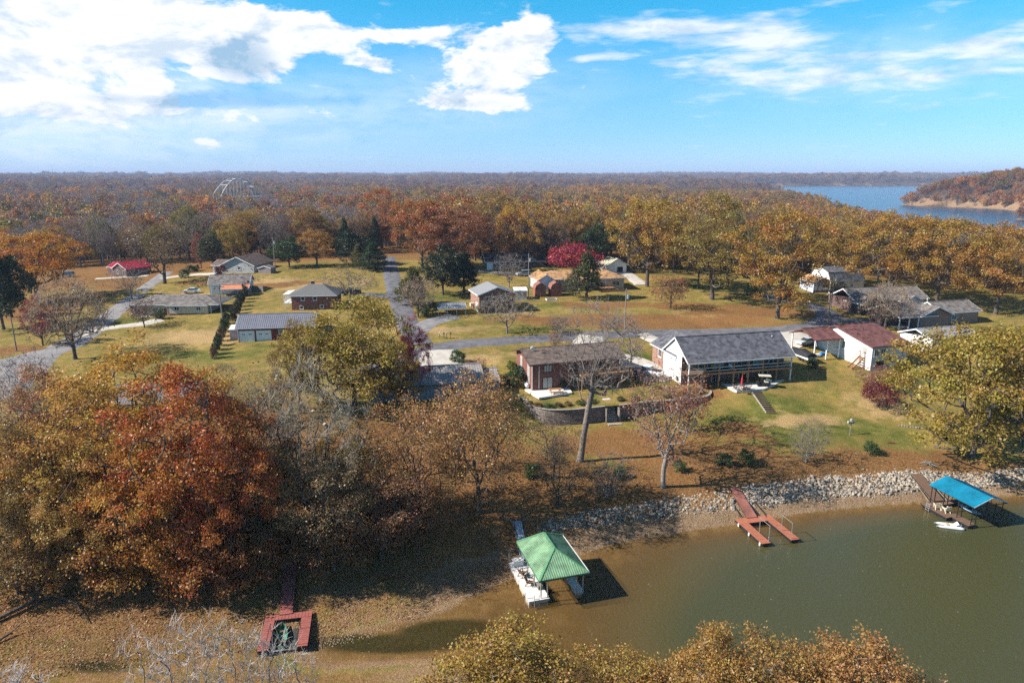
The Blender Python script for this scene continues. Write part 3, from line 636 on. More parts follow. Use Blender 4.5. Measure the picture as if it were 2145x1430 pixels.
make_tree('cedar0', 180, 13, 1.2, 7.5, 420, .26, leaves=9500, lsize=.19, cl=.42, shape='cone', flat=.0, ow=.5)
make_tree('cedar1', 181, 12, 1.6, 9, 420, .28, leaves=9500, lsize=.20, cl=.5, shape='egg', flat=.05, ow=.5)
make_tree('pine', 182, 16, 4, 10, 260, .27, leaves=8000, lsize=.20, cl=.55, shape='round', flat=.0, ow=.5)
make_tree('bush', 183, 1.9, .05, 2.1, 120, .05, leaves=2600, lsize=.075, cl=.14, shape='round', flat=.0)
make_tree('redbud', 184, 15, 3.4, 8.5, 300, .23, leaves=3400, lsize=.105, cl=.45, shape='vase', twig=5, twl=1.1, twr=.015, tw=TWIGP, bark=BARKL, bare_frac=.45)
make_tree('giant', 185, 22, 9.5, 16, 420, .40, shape='vase', twig=8, twl=1.7, twr=.026, lean=(3.4, 0), limbs=8, tw=mat('twig_grey', (.21, .175, .155), .9, .3, 1.2, .1), bark=mat('bark_grey', (.20, .165, .14), .9, .3, 3, .1), flat=.15)
make_tree('sapling0', 186, 12, 2.5, 3.0, 46, .10, shape='egg', limbs=2, twig=6, twl=1.0, twr=.021, tw=mat('twig_ash', (.50, .45, .41), .9, .25, 1.2, .1), bark=BARKL)
make_tree('sapling1', 187, 12, 2.0, 3.6, 56, .10, shape='egg', limbs=3, twig=6, twl=1.1, twr=.021, tw=MATS['twig_ash'], bark=MATS['twig_ash'])
for i in range(3): make_tree('under%d' % i, 190 + i, 6, .5, 6.5, 170, .11, leaves=7000, lsize=.11, cl=.42, shape='round', twig=3, twl=.7, twr=.012)
make_tree('full0', 195, 16, 1.0, 16.5, 420, .36, leaves=30000, lsize=.15, cl=.55, shape='round', twig=1)
make_tree('full1', 196, 16, 1.4, 14.5, 420, .36, leaves=26000, lsize=.148, cl=.55, shape='round', twig=1)
make_tree('fine0', 188, 14, 4, 9, 420, .26, leaves=24000, lsize=.118, cl=.46, shape='egg', twig=4, twl=.9, twr=.013, bark=BARKL)
make_tree('fine1', 189, 13, 3, 9, 420, .24, leaves=19000, lsize=.118, cl=.45, shape='round', twig=5, twl=1.0, twr=.013, bark=BARKL)
def put_tree(key, loc, h, w, col, label, cat='tree', group=None, name='tree', rz=None, wy=None):
    trunk, crown, H, W = TREE[key]
    e = thing(name, label, cat, loc, rnd.uniform(0, 6.28) if rz is None else rz, group)
    e.scale = (w / W, (wy or w) / W, h / H)
    t = bpy.data.objects.new('trunk', trunk); COL.objects.link(t); t.parent = e
    if crown:
        c = bpy.data.objects.new('crown', crown); COL.objects.link(c); c.parent = e; c.color = (col[0], col[1], col[2], 1)
    return e
def jit(c, a=.12):
    k = rnd.uniform(1 - a, 1 + a); return tuple(max(0, x * k * rnd.uniform(1 - a * .5, 1 + a * .5)) for x in c)

# ------------------------------------------------------------------ low detail trees for the distant forest
FAR = bpy.data.collections.new('forest_parts')
def far_tree(i, seed, H, th, W, n, leaves, lsize, cl, shape, twig=0, twm=None, twr=.05):
    rng = np.random.default_rng(seed); pos, par, cnt, tips = skeleton(rng, H, th, W, n, shape)
    r = np.maximum(.04, .28 * (cnt / cnt[0]) ** .5); ch = np.arange(1, len(pos))
    V, F = tubes(pos[par[ch]], pos[ch], r[par[ch]], r[ch], 3); Vs = [V]; Fs = [(F, 1, {})]; o = len(V)
    if twig:
        a, b, q0, q1, en = twigs_of(rng, pos, par, tips, twig, 1.7, twr); V, F = tubes(a, b, q0, q1, 3); Vs.append(V); Fs.append((F + o, 2, {})); o += len(V)
    if leaves:
        src = pos[tips]; cid = rng.integers(0, len(src), leaves); C = src[cid] + rng.normal(0, 1, (leaves, 3)) * cl
        V, F = leaf_quads(rng, C, lsize * rng.uniform(.6, 1.3, leaves), unit(C - np.array([0, 0, th + (H - th) * .4])))
        Vs.append(V); Fs.append((F + o, 0, {'lv': rng.random(leaves), 'lb': rng.random(leaves)}))
    me = arrmesh('forest_tree_%02d' % i, np.concatenate(Vs), Fs, [LEAFI, BARK, twm or TWIGP]); ob = bpy.data.objects.new('forest_tree_%02d' % i, me); FAR.objects.link(ob)
for i in range(3): far_tree(i, 300 + i, 17, 3, 13, 90, 1100, .55, .8, 'round')
for i in range(2): far_tree(3 + i, 310 + i, 18, 3, 9.5, 90, 1000, .5, .75, 'egg')
grey = mat('twig_far', (.27, .225, .215), .95, .3, .2, .05)
for i in range(3): far_tree(5 + i, 320 + i, 16, 3, 10, 150, 150, .34, .9, 'vase', 7, grey, .05)
far_tree(8, 330, 15, 1.5, 7, 110, 1100, .45, .6, 'cone')
GOLD, OCHRE, ORANGE, RUST, OLIVE, REDB, BROWN, CEDAR, PINE, MAG, CRIM = (.37, .19, .035), (.30, .165, .04), (.40, .15, .025), (.30, .088, .026), (.19, .15, .032), (.30, .055, .035), (.23, .105, .05), (.032, .05, .018), (.04, .07, .022), (.40, .04, .09), (.28, .02, .04)
PURP = (.165, .118, .10)
def clear_Y(u):                       # the woods begin behind this distance, by direction
    return float(np.interp(u, [-.9, -.75, -.55, -.42, -.3, -.19, -.165, -.10, 0, .12, .2, .32, .45, .6, .75, .9], [248, 248, 247, 251, 250, 258, 290, 238, 224, 222, 212, 206, 213, 196, 182, 175]))
def pick_wood(u, d, rng, patch=0.0):
    """species index and colour of a forest tree by place"""
    r = min(.999, max(0, rng.random() + .42 * patch))
    if d > 1500: tab = [(.52, 'b', (.16, .10, .10)), (.20, 'l', (.17, .085, .065)), (.16, 'l', BROWN), (.10, 'l', OCHRE), (.03, 'c', CEDAR), (.03, 'l', RUST)]
    elif u < -.22: tab = [(.68, 'b', PURP), (.10, 'l', OCHRE), (.07, 'l', BROWN), (.05, 'l', RUST), (.05, 'l', OLIVE), (.03, 'c', CEDAR), (.02, 'l', ORANGE)]
    elif u < .05: tab = [(.38, 'b', PURP), (.20, 'l', OCHRE), (.10, 'l', RUST), (.14, 'l', BROWN), (.12, 'l', OLIVE), (.04, 'c', CEDAR), (.04, 'l', ORANGE)]
    else: tab = [(.16, 'b', PURP), (.33, 'l', OCHRE), (.20, 'l', GOLD), (.12, 'l', BROWN), (.10, 'l', OLIVE), (.06, 'l', RUST), (.03, 'l', ORANGE)]
    if u > .5 and 500 < d < 1500: tab = [(.14, 'b', PURP), (.26, 'l', BROWN), (.22, 'l', ORANGE), (.18, 'l', RUST), (.14, 'l', OCHRE), (.06, 'l', OLIVE)]
    acc = 0
    for p_, k, c in tab:
        acc += p_
        if r < acc: return k, c
    return 'b', PURP
def woods():
    rng = random.Random(5); pts = []
    # the wood edge: candidate trees on a jittered grid behind the clearing
    y = 168.0
    while y < 440:
        x = -.92 * y
        while x < .92 * y:
            X = x + rng.uniform(-3.2, 3.2); Y = y + rng.uniform(-3.2, 3.2); u = X / Y
            if abs(u) < .9 and Y > clear_Y(u) + rng.uniform(0, 6) and not (-.195 < u < -.165 and Y < 300): pts.append((Y - clear_Y(u), X, Y, u))
            x += 8.0
        y += 8.0
    xs = np.array([p[1] for p in pts]); ys = np.array([p[2] for p in pts]); zs = terrain(xs, ys)
    pts = [(p[0], p[1], p[2], p[3], z) for p, z in zip(pts, zs) if z > .9]; pts.sort()
    front = [p for p in pts if abs(p[3]) < .80][:175]; fs = set(front); rest = [p for p in pts if p not in fs]
    NM = {OCHRE: 'ochre', BROWN: 'brown', RUST: 'rust red', OLIVE: 'olive', ORANGE: 'orange', GOLD: 'golden'}
    LM = [(-.72, 'beyond the left picture edge pole'), (-.62, 'behind the bright orange maple'), (-.55, 'behind the red roofed house'), (-.48, 'behind the large half bare tree'), (-.42, 'behind the grey gable house'), (-.35, 'behind the taupe shed'), (-.29, 'behind the round green evergreen'), (-.23, 'left of the side street'), (-.14, 'right of the side street end'), (-.07, 'behind the large rust brown oak'), (0, 'behind the dark roofed house'), (.07, 'behind the magenta tree'), (.14, 'behind the white gabled garage'), (.21, 'behind the tall golden oak'), (.29, 'behind the olive gold oak'), (.37, 'behind the great orange gold oak'), (.46, 'behind the gambrel roofed house'), (.56, 'behind the brown roofed houses'), (.66, 'at the right near the picture edge'), (.76, 'at the right picture edge')]
    ORD = 'first second third fourth fifth sixth seventh eighth ninth tenth eleventh twelfth thirteenth fourteenth fifteenth'.split(); seen = {}
    KEYS = {'b': ['bare0', 'bare1', 'bare2', 'thin0', 'thin1', 'thin2'], 'c': ['cedar0', 'cedar1'], 'l': ['oak0', 'oak1', 'oak2', 'oak3', 'tall0', 'tall1', 'tall2', 'sparse0', 'sparse1']}
    for db, X, Y, u, z in sorted(front, key=lambda p: p[2]):
        k, c = pick_wood(u, math.hypot(X, Y), rng); h = rng.uniform(13, 18.5) * (1.0 if u < .1 else 1.05) * (1 - .22 * float(sstep(np.array(u), .45, .7)))
        lm = min(LM, key=lambda q: abs(q[0] - u))[1]; kd = {'b': 'bare grey brown', 'c': 'dark evergreen'}.get(k) or NM[c] + ' leaved'; i = seen.get((kd, lm), 0); seen[kd, lm] = i + 1
        lb = '%s %s tree in the woods %s' % ('nearest' if i == 0 else ORD[min(i, 14)] + ' nearest', kd, lm); gr = '%s trees of the wood edge' % kd
        put_tree(rng.choice(KEYS[k]), (X, Y, z - .2), h if k != 'c' else h * .8, rng.uniform(10, 15) if k == 'l' else (rng.uniform(8.5, 12.5) if k == 'b' else 6.5), jit(c), lb, 'tree', gr, {'b': 'bare_tree', 'c': 'cedar_tree', 'l': 'oak_tree'}[k])
    far = [(X, Y, z, 1.0, u) for db, X, Y, u, z in rest]
    def ring(d0, d1, sp, sw, amax=.86):
        n = int(amax * (d1 * d1 - d0 * d0) / (sp * sp)); a = nrng.uniform(-amax, amax, n); d = np.sqrt(nrng.uniform(d0 * d0, d1 * d1, n))
        X = d * np.sin(a); Y = d * np.cos(a); z = terrain(X, Y); k = (z > .9) & (Y > 436); 
        return [(x_, y_, z_, sw, x_ / y_) for x_, y_, z_ in zip(X[k], Y[k], z[k])]
    far += ring(430, 800, 8.5, 1.0) + ring(800, 1600, 11.5, 1.15) + ring(1600, 3000, 15, 1.5) + ring(3000, 4600, 22, 2.2) + ring(4600, 8500, 40, 3.0, .8)
    far += [q for q in ring(620, 1500, 9.5, 1.1) if q[4] > .5]
    bx_, by_ = (496 - 1072.5) / FPX * depth(1000.0, 30), 1000.0          # the arch bridge stands clear of the trees
    far = [q for q in far if math.hypot(q[0] - bx_, q[1] - by_) > 52 and not (abs(q[4] - bx_ / by_) < .034 and 760 < q[1] < 1000 and rng.random() < .6)]
    n = len(far); co = np.zeros((n, 3), np.float32); scl = np.zeros((n, 3), np.float32); rot = np.zeros(n, np.float32); idx = np.zeros(n, np.int32); col = np.ones((n, 4), np.float32)
    fx = np.array([q[0] for q in far]); fy = np.array([q[1] for q in far]); pa = fbm(fx, fy, 150, 3); pb = fbm(fx + 400, fy - 90, 210, 3)
    for i, (X, Y, z, sw, u) in enumerate(far):
        k, c = pick_wood(u, math.hypot(X, Y), rng, pa[i]); g = rng.uniform(.6, 1.5); s = rng.choice((rng.uniform(.55, .8), rng.uniform(.75, 1.1), rng.uniform(.75, 1.1))) * (1 + .30 * pb[i]) * (1 - .36 * float(sstep(np.array(u), .26, .5)) * (math.hypot(X, Y) < 620) - .3 * (u > .22) * (620 <= math.hypot(X, Y) < 1500))
        co[i] = (X, Y, z - .4); scl[i] = (s * sw * rng.uniform(.9, 1.15), s * sw, s * (1 + (sw - 1) * .25)); rot[i] = rng.uniform(0, 6.28)
        idx[i] = rng.randrange(0, 5) if k == 'l' else (rng.randrange(5, 8) if k == 'b' else 8); col[i, :3] = [q * g for q in c]
    me = bpy.data.meshes.new('forest'); me.vertices.add(n); me.vertices.foreach_set('co', co.ravel())
    me.attributes.new('scl', 'FLOAT_VECTOR', 'POINT').data.foreach_set('vector', scl.ravel()); me.attributes.new('rot', 'FLOAT', 'POINT').data.foreach_set('value', rot)
    me.attributes.new('idx', 'INT', 'POINT').data.foreach_set('value', idx); me.attributes.new('tcol', 'FLOAT_COLOR', 'POINT').data.foreach_set('color', col.ravel())
    o = bpy.data.objects.new('forest', me); COL.objects.link(o); struct(o, 'stuff', 'autumn forest of bare and rust coloured trees reaching to the horizon', 'forest')
    ng = bpy.data.node_groups.new('forest_instances', 'GeometryNodeTree'); ng.interface.new_socket('Geometry', in_out='INPUT', socket_type='NodeSocketGeometry'); ng.interface.new_socket('Geometry', in_out='OUTPUT', socket_type='NodeSocketGeometry')
    N, L = ng.nodes, ng.links; gi = N.new('NodeGroupInput'); go = N.new('NodeGroupOutput'); ip = N.new('GeometryNodeInstanceOnPoints'); ci = N.new('GeometryNodeCollectionInfo')
    ci.inputs['Collection'].default_value = FAR; ci.inputs['Separate Children'].default_value = True; ci.inputs['Reset Children'].default_value = True
    def na(nm, t):
        a = N.new('GeometryNodeInputNamedAttribute'); a.data_type = t; a.inputs[0].default_value = nm; return a.outputs['Attribute']
    cx = N.new('ShaderNodeCombineXYZ'); L.new(na('rot', 'FLOAT'), cx.inputs[2]); L.new(gi.outputs[0], ip.inputs['Points']); L.new(ci.outputs[0], ip.inputs['Instance'])
    ip.inputs['Pick Instance'].default_value = True; L.new(na('idx', 'INT'), ip.inputs['Instance Index']); L.new(cx.outputs[0], ip.inputs['Rotation']); L.new(na('scl', 'FLOAT_VECTOR'), ip.inputs['Scale']); L.new(ip.outputs[0], go.inputs[0])
    md = o.modifiers.new('forest', 'NODES'); md.node_group = ng
woods()

# ------------------------------------------------------------------ roads, drives and paths
def smooth_path(P_, step=1.5):
    P_ = [Vector(p) for p in P_]; out = []
    Q = [P_[0] * 2 - P_[1]] + P_ + [P_[-1] * 2 - P_[-2]]
    for i in range(1, len(Q) - 2):
        a, b, c, d = Q[i - 1:i + 3]; n = max(2, int((c - b).length / step))
        for k in range(n):
            t = k / n; out.append(.5 * ((2 * b) + (c - a) * t + (2 * a - 5 * b + 4 * c - d) * t * t + (3 * b - a - 3 * c + d) * t ** 3))
    out.append(P_[-1]); return out
def ribbon(name, pix, width, m, off=.10, parent=None, world=None):
    pts = [Vector((g.x, g.y)) for g in (gp(*p) for p in pix)] if world is None else [Vector(p) for p in world]
    path = smooth_path(pts); n = len(path); nw = 7; V = []; mb = MB()
    wl = width if isinstance(width, (list, tuple)) else [width, width]
    for i, p in enumerate(path):
        t = (path[min(i + 1, n - 1)] - path[max(i - 1, 0)]).normalized(); nrm = Vector((-t.y, t.x))
        w = np.interp(i / (n - 1), np.linspace(0, 1, len(wl)), wl) * (1 + .03 * math.sin(i * 1.3) + .025 * math.sin(i * .47))
        for k in range(nw): V.append(p + nrm * (w * (k / (nw - 1) - .5)))
    xs = np.array([v.x for v in V]); ys = np.array([v.y for v in V]); zs = terrain(xs, ys) + off + .10 * fbm(xs, ys, 9, 3)
    edge = np.array([i % nw in (0, nw - 1) for i in range(len(V))]); zs = zs - np.where(edge, off + .06, 0)
    F = grid_faces(n, nw)[:, ::-1]
    me = arrmesh(name, np.stack([xs, ys, zs], -1), [(F, 0, {})], [m]); o = bpy.data.objects.new(name, me); COL.objects.link(o); return struct(o)
ribbon('street', [(720,790),(800,768),(860,745),(905,731),(960,721),(1050,714),(1150,708),(1250,702),(1350,698),(1450,697),(1560,695),(1650,690),(1705,681),(1735,668),(1728,652),(1690,637),(1645,627),(1600,621)], 6.2, ASPH, .12)
ribbon('side_street', [(812,538),(818,565),(826,600),(836,630),(848,660),(862,692),(884,722)], 5.6, ASPH, .16)
ribbon('west_road', [(-140,800),(-40,775),(60,748),(120,733),(165,708),(200,684),(235,657),(270,630),(300,606),(335,581),(350,570)], [9, 8, 6.5, 5, 4.6, 4.6], ASPHL, .12)
ribbon('west_junction', [(-160,860),(-60,835),(20,795),(70,762),(110,738)], [18, 15, 12, 8, 5], ASPHL, .17)
ribbon('east_street', [(1735,670),(1800,672),(1870,680),(1930,692),(2000,700)], 5.0, ASPH, .16)
ribbon('driveway', [(455,573),(410,575),(370,579),(335,584)], 4, CONCD, .12)
ribbon('driveway', [(312,577),(270,580),(200,584)], 2.6, CONCD, .12)
ribbon('driveway', [(150,712),(200,693),(250,684),(300,678),(335,670)], [3, 3.5, 5], CONCD, .16)
ribbon('driveway', [(918,735),(921,748),(924,765),(926,785)], 8.5, CONCD, .2)
ribbon('driveway', [(1238,704),(1228,720),(1268,742),(1330,765),(1385,788),(1420,800)], [7, 6, 7, 9, 10, 9], CONCD, .16)
ribbon('driveway', [(1345,700),(1372,712),(1400,722)], 4, CONCD, .2)
ribbon('driveway', [(868,694),(885,683),(912,672),(950,662)], [7, 5.5, 6], ASPHL, .16)
ribbon('driveway', [(834,622),(790,618),(740,616),(715,615)], 4.2, ASPH, .2)
ribbon('driveway', [(1303,566),(1325,582),(1345,597)], 5, CONCD, .12)
ribbon('driveway', [(1640,697),(1665,708),(1700,722)], 9, CONCD, .2)
ribbon('driveway', [(1110,575),(1050,572),(960,562),(905,556)], 4, ASPHL, .12)

# ------------------------------------------------------------------ terrace held by the curved block wall
WALL_TOP = [(1077,822),(1088,829),(1100,838),(1116,848.5),(1132,855),(1152,858),(1172,858.7),(1205,857.5),(1235,854.5),(1267,851)]
WALL_TOP2 = [(1297,849),(1325,845.5),(1358,841.5),(1400,839),(1436,836.6),(1462,833.7),(1478,830.5),(1487,826),(1489,820),(1484,814)]
ZT = 5.55
wall_a = [Vector(P(x, y, ZT)) for x, y in WALL_TOP]; wall_b = [Vector(P(x, y, ZT)) for x, y in WALL_TOP2]
def block_wall(path, label):
    pts = smooth_path([Vector((p.x, p.y, 0)) for p in path], .8); n = len(pts); e = thing('retaining_wall', label, 'wall')
    zb = min(tz(p.x, p.y) for p in pts) - .4; rows = 14; ch = (ZT - 2.45) / rows
    def off(d):
        out = []
        for i, p in enumerate(pts):
            t = (pts[min(i + 1, n - 1)] - pts[max(i - 1, 0)]).normalized(); out.append(p + Vector((t.y, -t.x, 0)) * d)
        return out
    for r in range(rows):
        z0 = 2.45 + r * ch; z1 = z0 + ch - .035; f = off(.16 - r * .008 + rnd.uniform(-.01, .01)); b = off(-.30); V = []; F = []
        for i in range(n): V += [(f[i].x, f[i].y, z0), (f[i].x, f[i].y, z1), (b[i].x, b[i].y, z1), (b[i].x, b[i].y, z0)]
        for i in range(n - 1):
            a = 4 * i; F += [(a, a + 4, a + 5, a + 1), (a + 1, a + 5, a + 6, a + 2), (a + 2, a + 6, a + 7, a + 3), (a + 3, a + 7, a + 4, a)]
        F += [(0, 1, 2, 3), (4 * n - 1, 4 * n - 2, 4 * n - 3, 4 * n - 4)]
        mb = MB(); mb.add(V, F); mb.build('block_course', BLOCK, e)
    f = off(.18); b = off(-.22); V = []; F = []
    for i in range(n): V += [(f[i].x, f[i].y, ZT + .005), (f[i].x, f[i].y, ZT + .11), (b[i].x, b[i].y, ZT + .11), (b[i].x, b[i].y, ZT + .005)]
    for i in range(n - 1):
        a = 4 * i; F += [(a, a + 4, a + 5, a + 1), (a + 1, a + 5, a + 6, a + 2), (a + 2, a + 6, a + 7, a + 3), (a + 3, a + 7, a + 4, a)]
    mb = MB(); mb.add(V, F); mb.build('cap_course', CAP, e)
block_wall(wall_a, 'curved block retaining wall below the brick house, left of the wall stairs')
block_wall(wall_b, 'curved block retaining wall right of the wall stairs, ending by the lawn')
def terrace():
    back = [(1080,806),(1092,800),(1114,800),(1180,796),(1240,792),(1300,790),(1360,788),(1420,788),(1460,796),(1480,806)]
    B = [Vector(P(x, y, 6.45)) for x, y in back]; Fr = wall_a + wall_b
    n = 60; V = []
    def samp(L_, t):
        f = t * (len(L_) - 1); i = min(int(f), len(L_) - 2); return L_[i].lerp(L_[i + 1], f - i)
    rows = 9
    for j in range(rows):
        for i in range(n):
            a = samp(Fr, i / (n - 1)); b = samp(B, i / (n - 1)); s = j / (rows - 1); p = a.lerp(b, s); z = 5.56 + .02 + .72 * s + .05 * math.sin(i * 1.1 + j * 2.3) * (0 < j < rows - 1)
            V.append((p.x, p.y, z))
    F = grid_faces(rows, n)[:, ::-1]
    me = arrmesh('terrace_lawn', np.array(V), [(F, 0, {})], [GROUND]); V = np.array(V); s = len(V)
    w = fbm(V[:, 0], V[:, 1], 7, 2)
    for k, v in dict(green=.45 + .5 * w, tan=.35 - .3 * w, litter=.35 + .35 * fbm(V[:, 0] + 9, V[:, 1], 6, 2), sand=np.zeros(s), silt=np.zeros(s), algae=np.zeros(s), wood=np.zeros(s), leaves=np.full(s, .5)).items(): vattr(me, k, v)
    me.polygons.foreach_set('use_smooth', [True] * len(me.polygons)); o = bpy.data.objects.new('terrace_lawn', me); COL.objects.link(o); struct(o)
terrace()
def wall_stairs():
    a = wall_a[-1]; b = wall_b[0]; d = (b - a); d.z = 0; wdt = d.length; ang = math.atan2(d.y, d.x)
    e = thing('wall_stairs', 'stairs running down through the gap in the curved retaining wall', 'stairs', (a.x, a.y, 0), ang)
    for i in range(9):
        z = ZT - .05 - i * .27; mb = MB(); mb.box(.3, 1.9 - i * .30, z - .5, wdt - .25, 2.2 - i * .30 + .12, z); mb.build('step', CAP, e)
    for x in (0.0, wdt - .25): mb = MB(); mb.box(x, -1.0, 2.3, x + .25, 2.6, ZT - .15); mb.build('side_wall', BLOCK, e)
    mb = MB(); mb.box(.1, -1.9, 2.7, wdt, -.9, 3.05); mb.build('landing', CAP, e)
    mb = MB()
    mb.box(.6, 2.6, 5.50, wdt - .5, 8.0, 5.75); o = mb.build('path_slab', CONC, e)
wall_stairs()

# ------------------------------------------------------------------ houses
def slab(mb, q, th):
    """a roof plane: quad or triangle given by its upper corners, thickened downwards"""
    mb.prism([Vector(p) for p in q][::-1], (0, 0, -th))
def ribs_on(mb, q, sp=.42, h=.035):
    """standing seams from the eave edge q0-q1 to the ridge edge q3-q2"""
    a, b, c, d = [Vector(p) for p in q]; n = max(2, int((b - a).length / sp))
    for i in range(1, n):
        t = i / n; mb.beam(a.lerp(b, t) + Vector((0, 0, .006)), d.lerp(c, t) + Vector((0, 0, .006)), .05, h * 2)
def roof_gable_x(e, x0, x1, y0, y1, z, rise, ov, m, yr=None, th=.2, ribs=False, rake=TRIM, ovx=None, gut=True):
    yr = (y0 + y1) / 2 if yr is None else yr; ovx = ov if ovx is None else ovx
    sf = rise / (yr - y0); sb = rise / (y1 - yr); xa, xb = x0 - ovx, x1 + ovx
    qf = [(xa, y0 - ov, z - sf * ov + th), (xb, y0 - ov, z - sf * ov + th), (xb, yr, z + rise + th), (xa, yr, z + rise + th)]
    qb = [(xb, y1 + ov, z - sb * ov + th), (xa, y1 + ov, z - sb * ov + th), (xa, yr, z + rise + th), (xb, yr, z + rise + th)]
    out = []
    for q in (qf, qb):
        mb = MB(); slab(mb, q, th)
        if ribs: ribs_on(mb, q)
        out.append(mb.build('roof', m, e))
    mb = MB()
    for x in (xa - .03, xb - .01):
        for q in (qf, qb):
            k = [p for p in q if abs(p[0] - (xa if x < (xa + xb) / 2 else xb)) < .01]; k.sort(key=lambda p: p[2]); mb.beam(Vector((x + .02, k[0][1], k[0][2] - .12)), Vector((x + .02, k[1][1], k[1][2] - .12)), .05, .24)
    if gut: mb.box(xa, y0 - ov - .10, z - sf * ov + th - .22, xb, y0 - ov - .003, z - sf * ov + th - .06)
    mb.build('fascia', rake, out[0])
    mb = MB(); mb.beam((xa, yr, z + rise + th + .02), (xb, yr, z + rise + th + .02), .3, .07); mb.build('ridge_cap', m, out[0])
    return out[0]
def roof_gable_y(e, x0, x1, y0, y1, z, rise, ov, m, th=.2, ribs=False, rake=TRIM):
    xr = (x0 + x1) / 2; s = rise / (xr - x0); ya, yb = y0 - ov, y1 + ov
    ql = [(x0 - ov, yb, z - s * ov + th), (x0 - ov, ya, z - s * ov + th), (xr, ya, z + rise + th), (xr, yb, z + rise + th)]
    qr = [(x1 + ov, ya, z - s * ov + th), (x1 + ov, yb, z - s * ov + th), (xr, yb, z + rise + th), (xr, ya, z + rise + th)]
    out = []
    for q in (ql, qr):
        mb = MB(); slab(mb, q, th)
        if ribs: ribs_on(mb, q)
        out.append(mb.build('roof', m, e))
    mb = MB()
    for q in (ql, qr):
        k = [p for p in q if abs(p[1] - ya) < .01]; k.sort(key=lambda p: p[2]); mb.beam(Vector((k[0][0], ya - .03, k[0][2] - .12)), Vector((k[1][0], ya - .03, k[1][2] - .12)), .05, .24)
    mb.box(x0 - ov - .1, ya, z - s * ov + th - .22, x0 - ov - .003, yb, z - s * ov + th - .06); mb.build('fascia', rake, out[0]); return out[0]
def roof_hip(e, x0, x1, y0, y1, z, rise, ov, m, th=.2, rake=TRIM, ribs=False, inset=None):
    a, b, c, d = x0 - ov, x1 + ov, y0 - ov, y1 + ov; ym = (c + d) / 2; h = (d - c) / 2 if inset is None else inset; zt = z + rise + th; z0 = z + th - .1
    if b - a > 2 * h:
        r0, r1 = (a + h, ym, zt), (b - h, ym, zt)
        qs = [[(a, c, z0), (b, c, z0), r1, r0], [(b, d, z0), (a, d, z0), r0, r1], [(a, d, z0), (a, c, z0), r0], [(b, c, z0), (b, d, z0), r1]]
    else:
        t = ((a + b) / 2, ym, zt); qs = [[(a, c, z0), (b, c, z0), t], [(b, c, z0), (b, d, z0), t], [(b, d, z0), (a, d, z0), t], [(a, d, z0), (a, c, z0), t]]
    out = []
    for q in qs:
        mb = MB(); slab(mb, q, th); 
        out.append(mb.build('roof', m, e))
    mb = MB()
    for p, q in (((a, c), (b, c)), ((a, c), (a, d)), ((b, c), (b, d))): mb.beam((p[0], p[1], z0 - .14), (q[0], q[1], z0 - .14), .1, .2)
    mb.build('fascia', rake, out[0]); return out[0]
def wall_box(e, x0, x1, y0, y1, z1, m, gable=None, rise=0, yr=None, zb=-1.3, name='wall'):
    """wall body; gable 'x' gives peaked ends left and right, 'y' peaked front and back"""
    if gable == 'x':
        yr = (y0 + y1) / 2 if yr is None else yr
        mb = MB(); mb.prism([(x0, y0, zb), (x0, y0, z1), (x0, yr, z1 + rise), (x0, y1, z1), (x0, y1, zb)], (x1 - x0, 0, 0))
    elif gable == 'y':
        mb = MB(); xr = (x0 + x1) / 2; mb.prism([(x0, y0, zb), (x1, y0, zb), (x1, y0, z1), (xr, y0, z1 + rise), (x0, y0, z1)], (0, y1 - y0, 0))
    else: mb = MB(); mb.box(x0, y0, zb, x1, y1, z1)
    return mb.build(name, m, e)
def opening(e, face, u, z, w, h, at=0.0, kind='window', fm=None, pm=None, panes=(2, 1), fw=.09):
    """window or door set on a wall face: face f(ront) l(eft) r(ight) b(ack); u along the wall, at = wall plane"""
    fm = fm or TRIM; pm = pm or GLASS
    def bx(mb, u0, u1, z0, z1, d0, d1):
        if face == 'f': mb.box(u0, at - d1, z0, u1, at - d0, z1)
        elif face == 'b': mb.box(u0, at + d0, z0, u1, at + d1, z1)
        elif face == 'l': mb.box(at - d1, u0, z0, at - d0, u1, z1)
        else: mb.box(at + d0, u0, z0, at + d1, u1, z1)
    mb = MB(); bx(mb, u, u + fw, z, z + h, -.02, .07); bx(mb, u + w - fw, u + w, z, z + h, -.02, .07); bx(mb, u + fw, u + w - fw, z + h - fw, z + h, -.02, .07)
    bx(mb, u + fw, u + w - fw, z, z + fw, -.02, .07)
    for i in range(1, panes[0]): c = u + w * i / panes[0]; bx(mb, c - .03, c + .03, z + fw, z + h - fw, -.02, .06)
    fr = mb.build(kind, fm, e)
    for i in range(panes[0]):
        for j in range(panes[1]):
            mb = MB(); a = u + fw + (w - 2 * fw) * i / panes[0] + (.03 if i else 0); b = u + fw + (w - 2 * fw) * (i + 1) / panes[0] - (.03 if i < panes[0] - 1 else 0)
            c = z + fw + (h - 2 * fw) * j / panes[1] + (.02 if j else 0); d = z + fw + (h - 2 * fw) * (j + 1) / panes[1] - (.02 if j < panes[1] - 1 else 0)
            bx(mb, a, b, c, d, -.02, .025); mb.build('pane' if kind == 'window' else 'panel', pm, fr)
    if kind == 'window': mb = MB(); bx(mb, u - .06, u + w + .06, z - .07, z - .004, -.02, .12); mb.build('sill', fm, fr)
    return fr
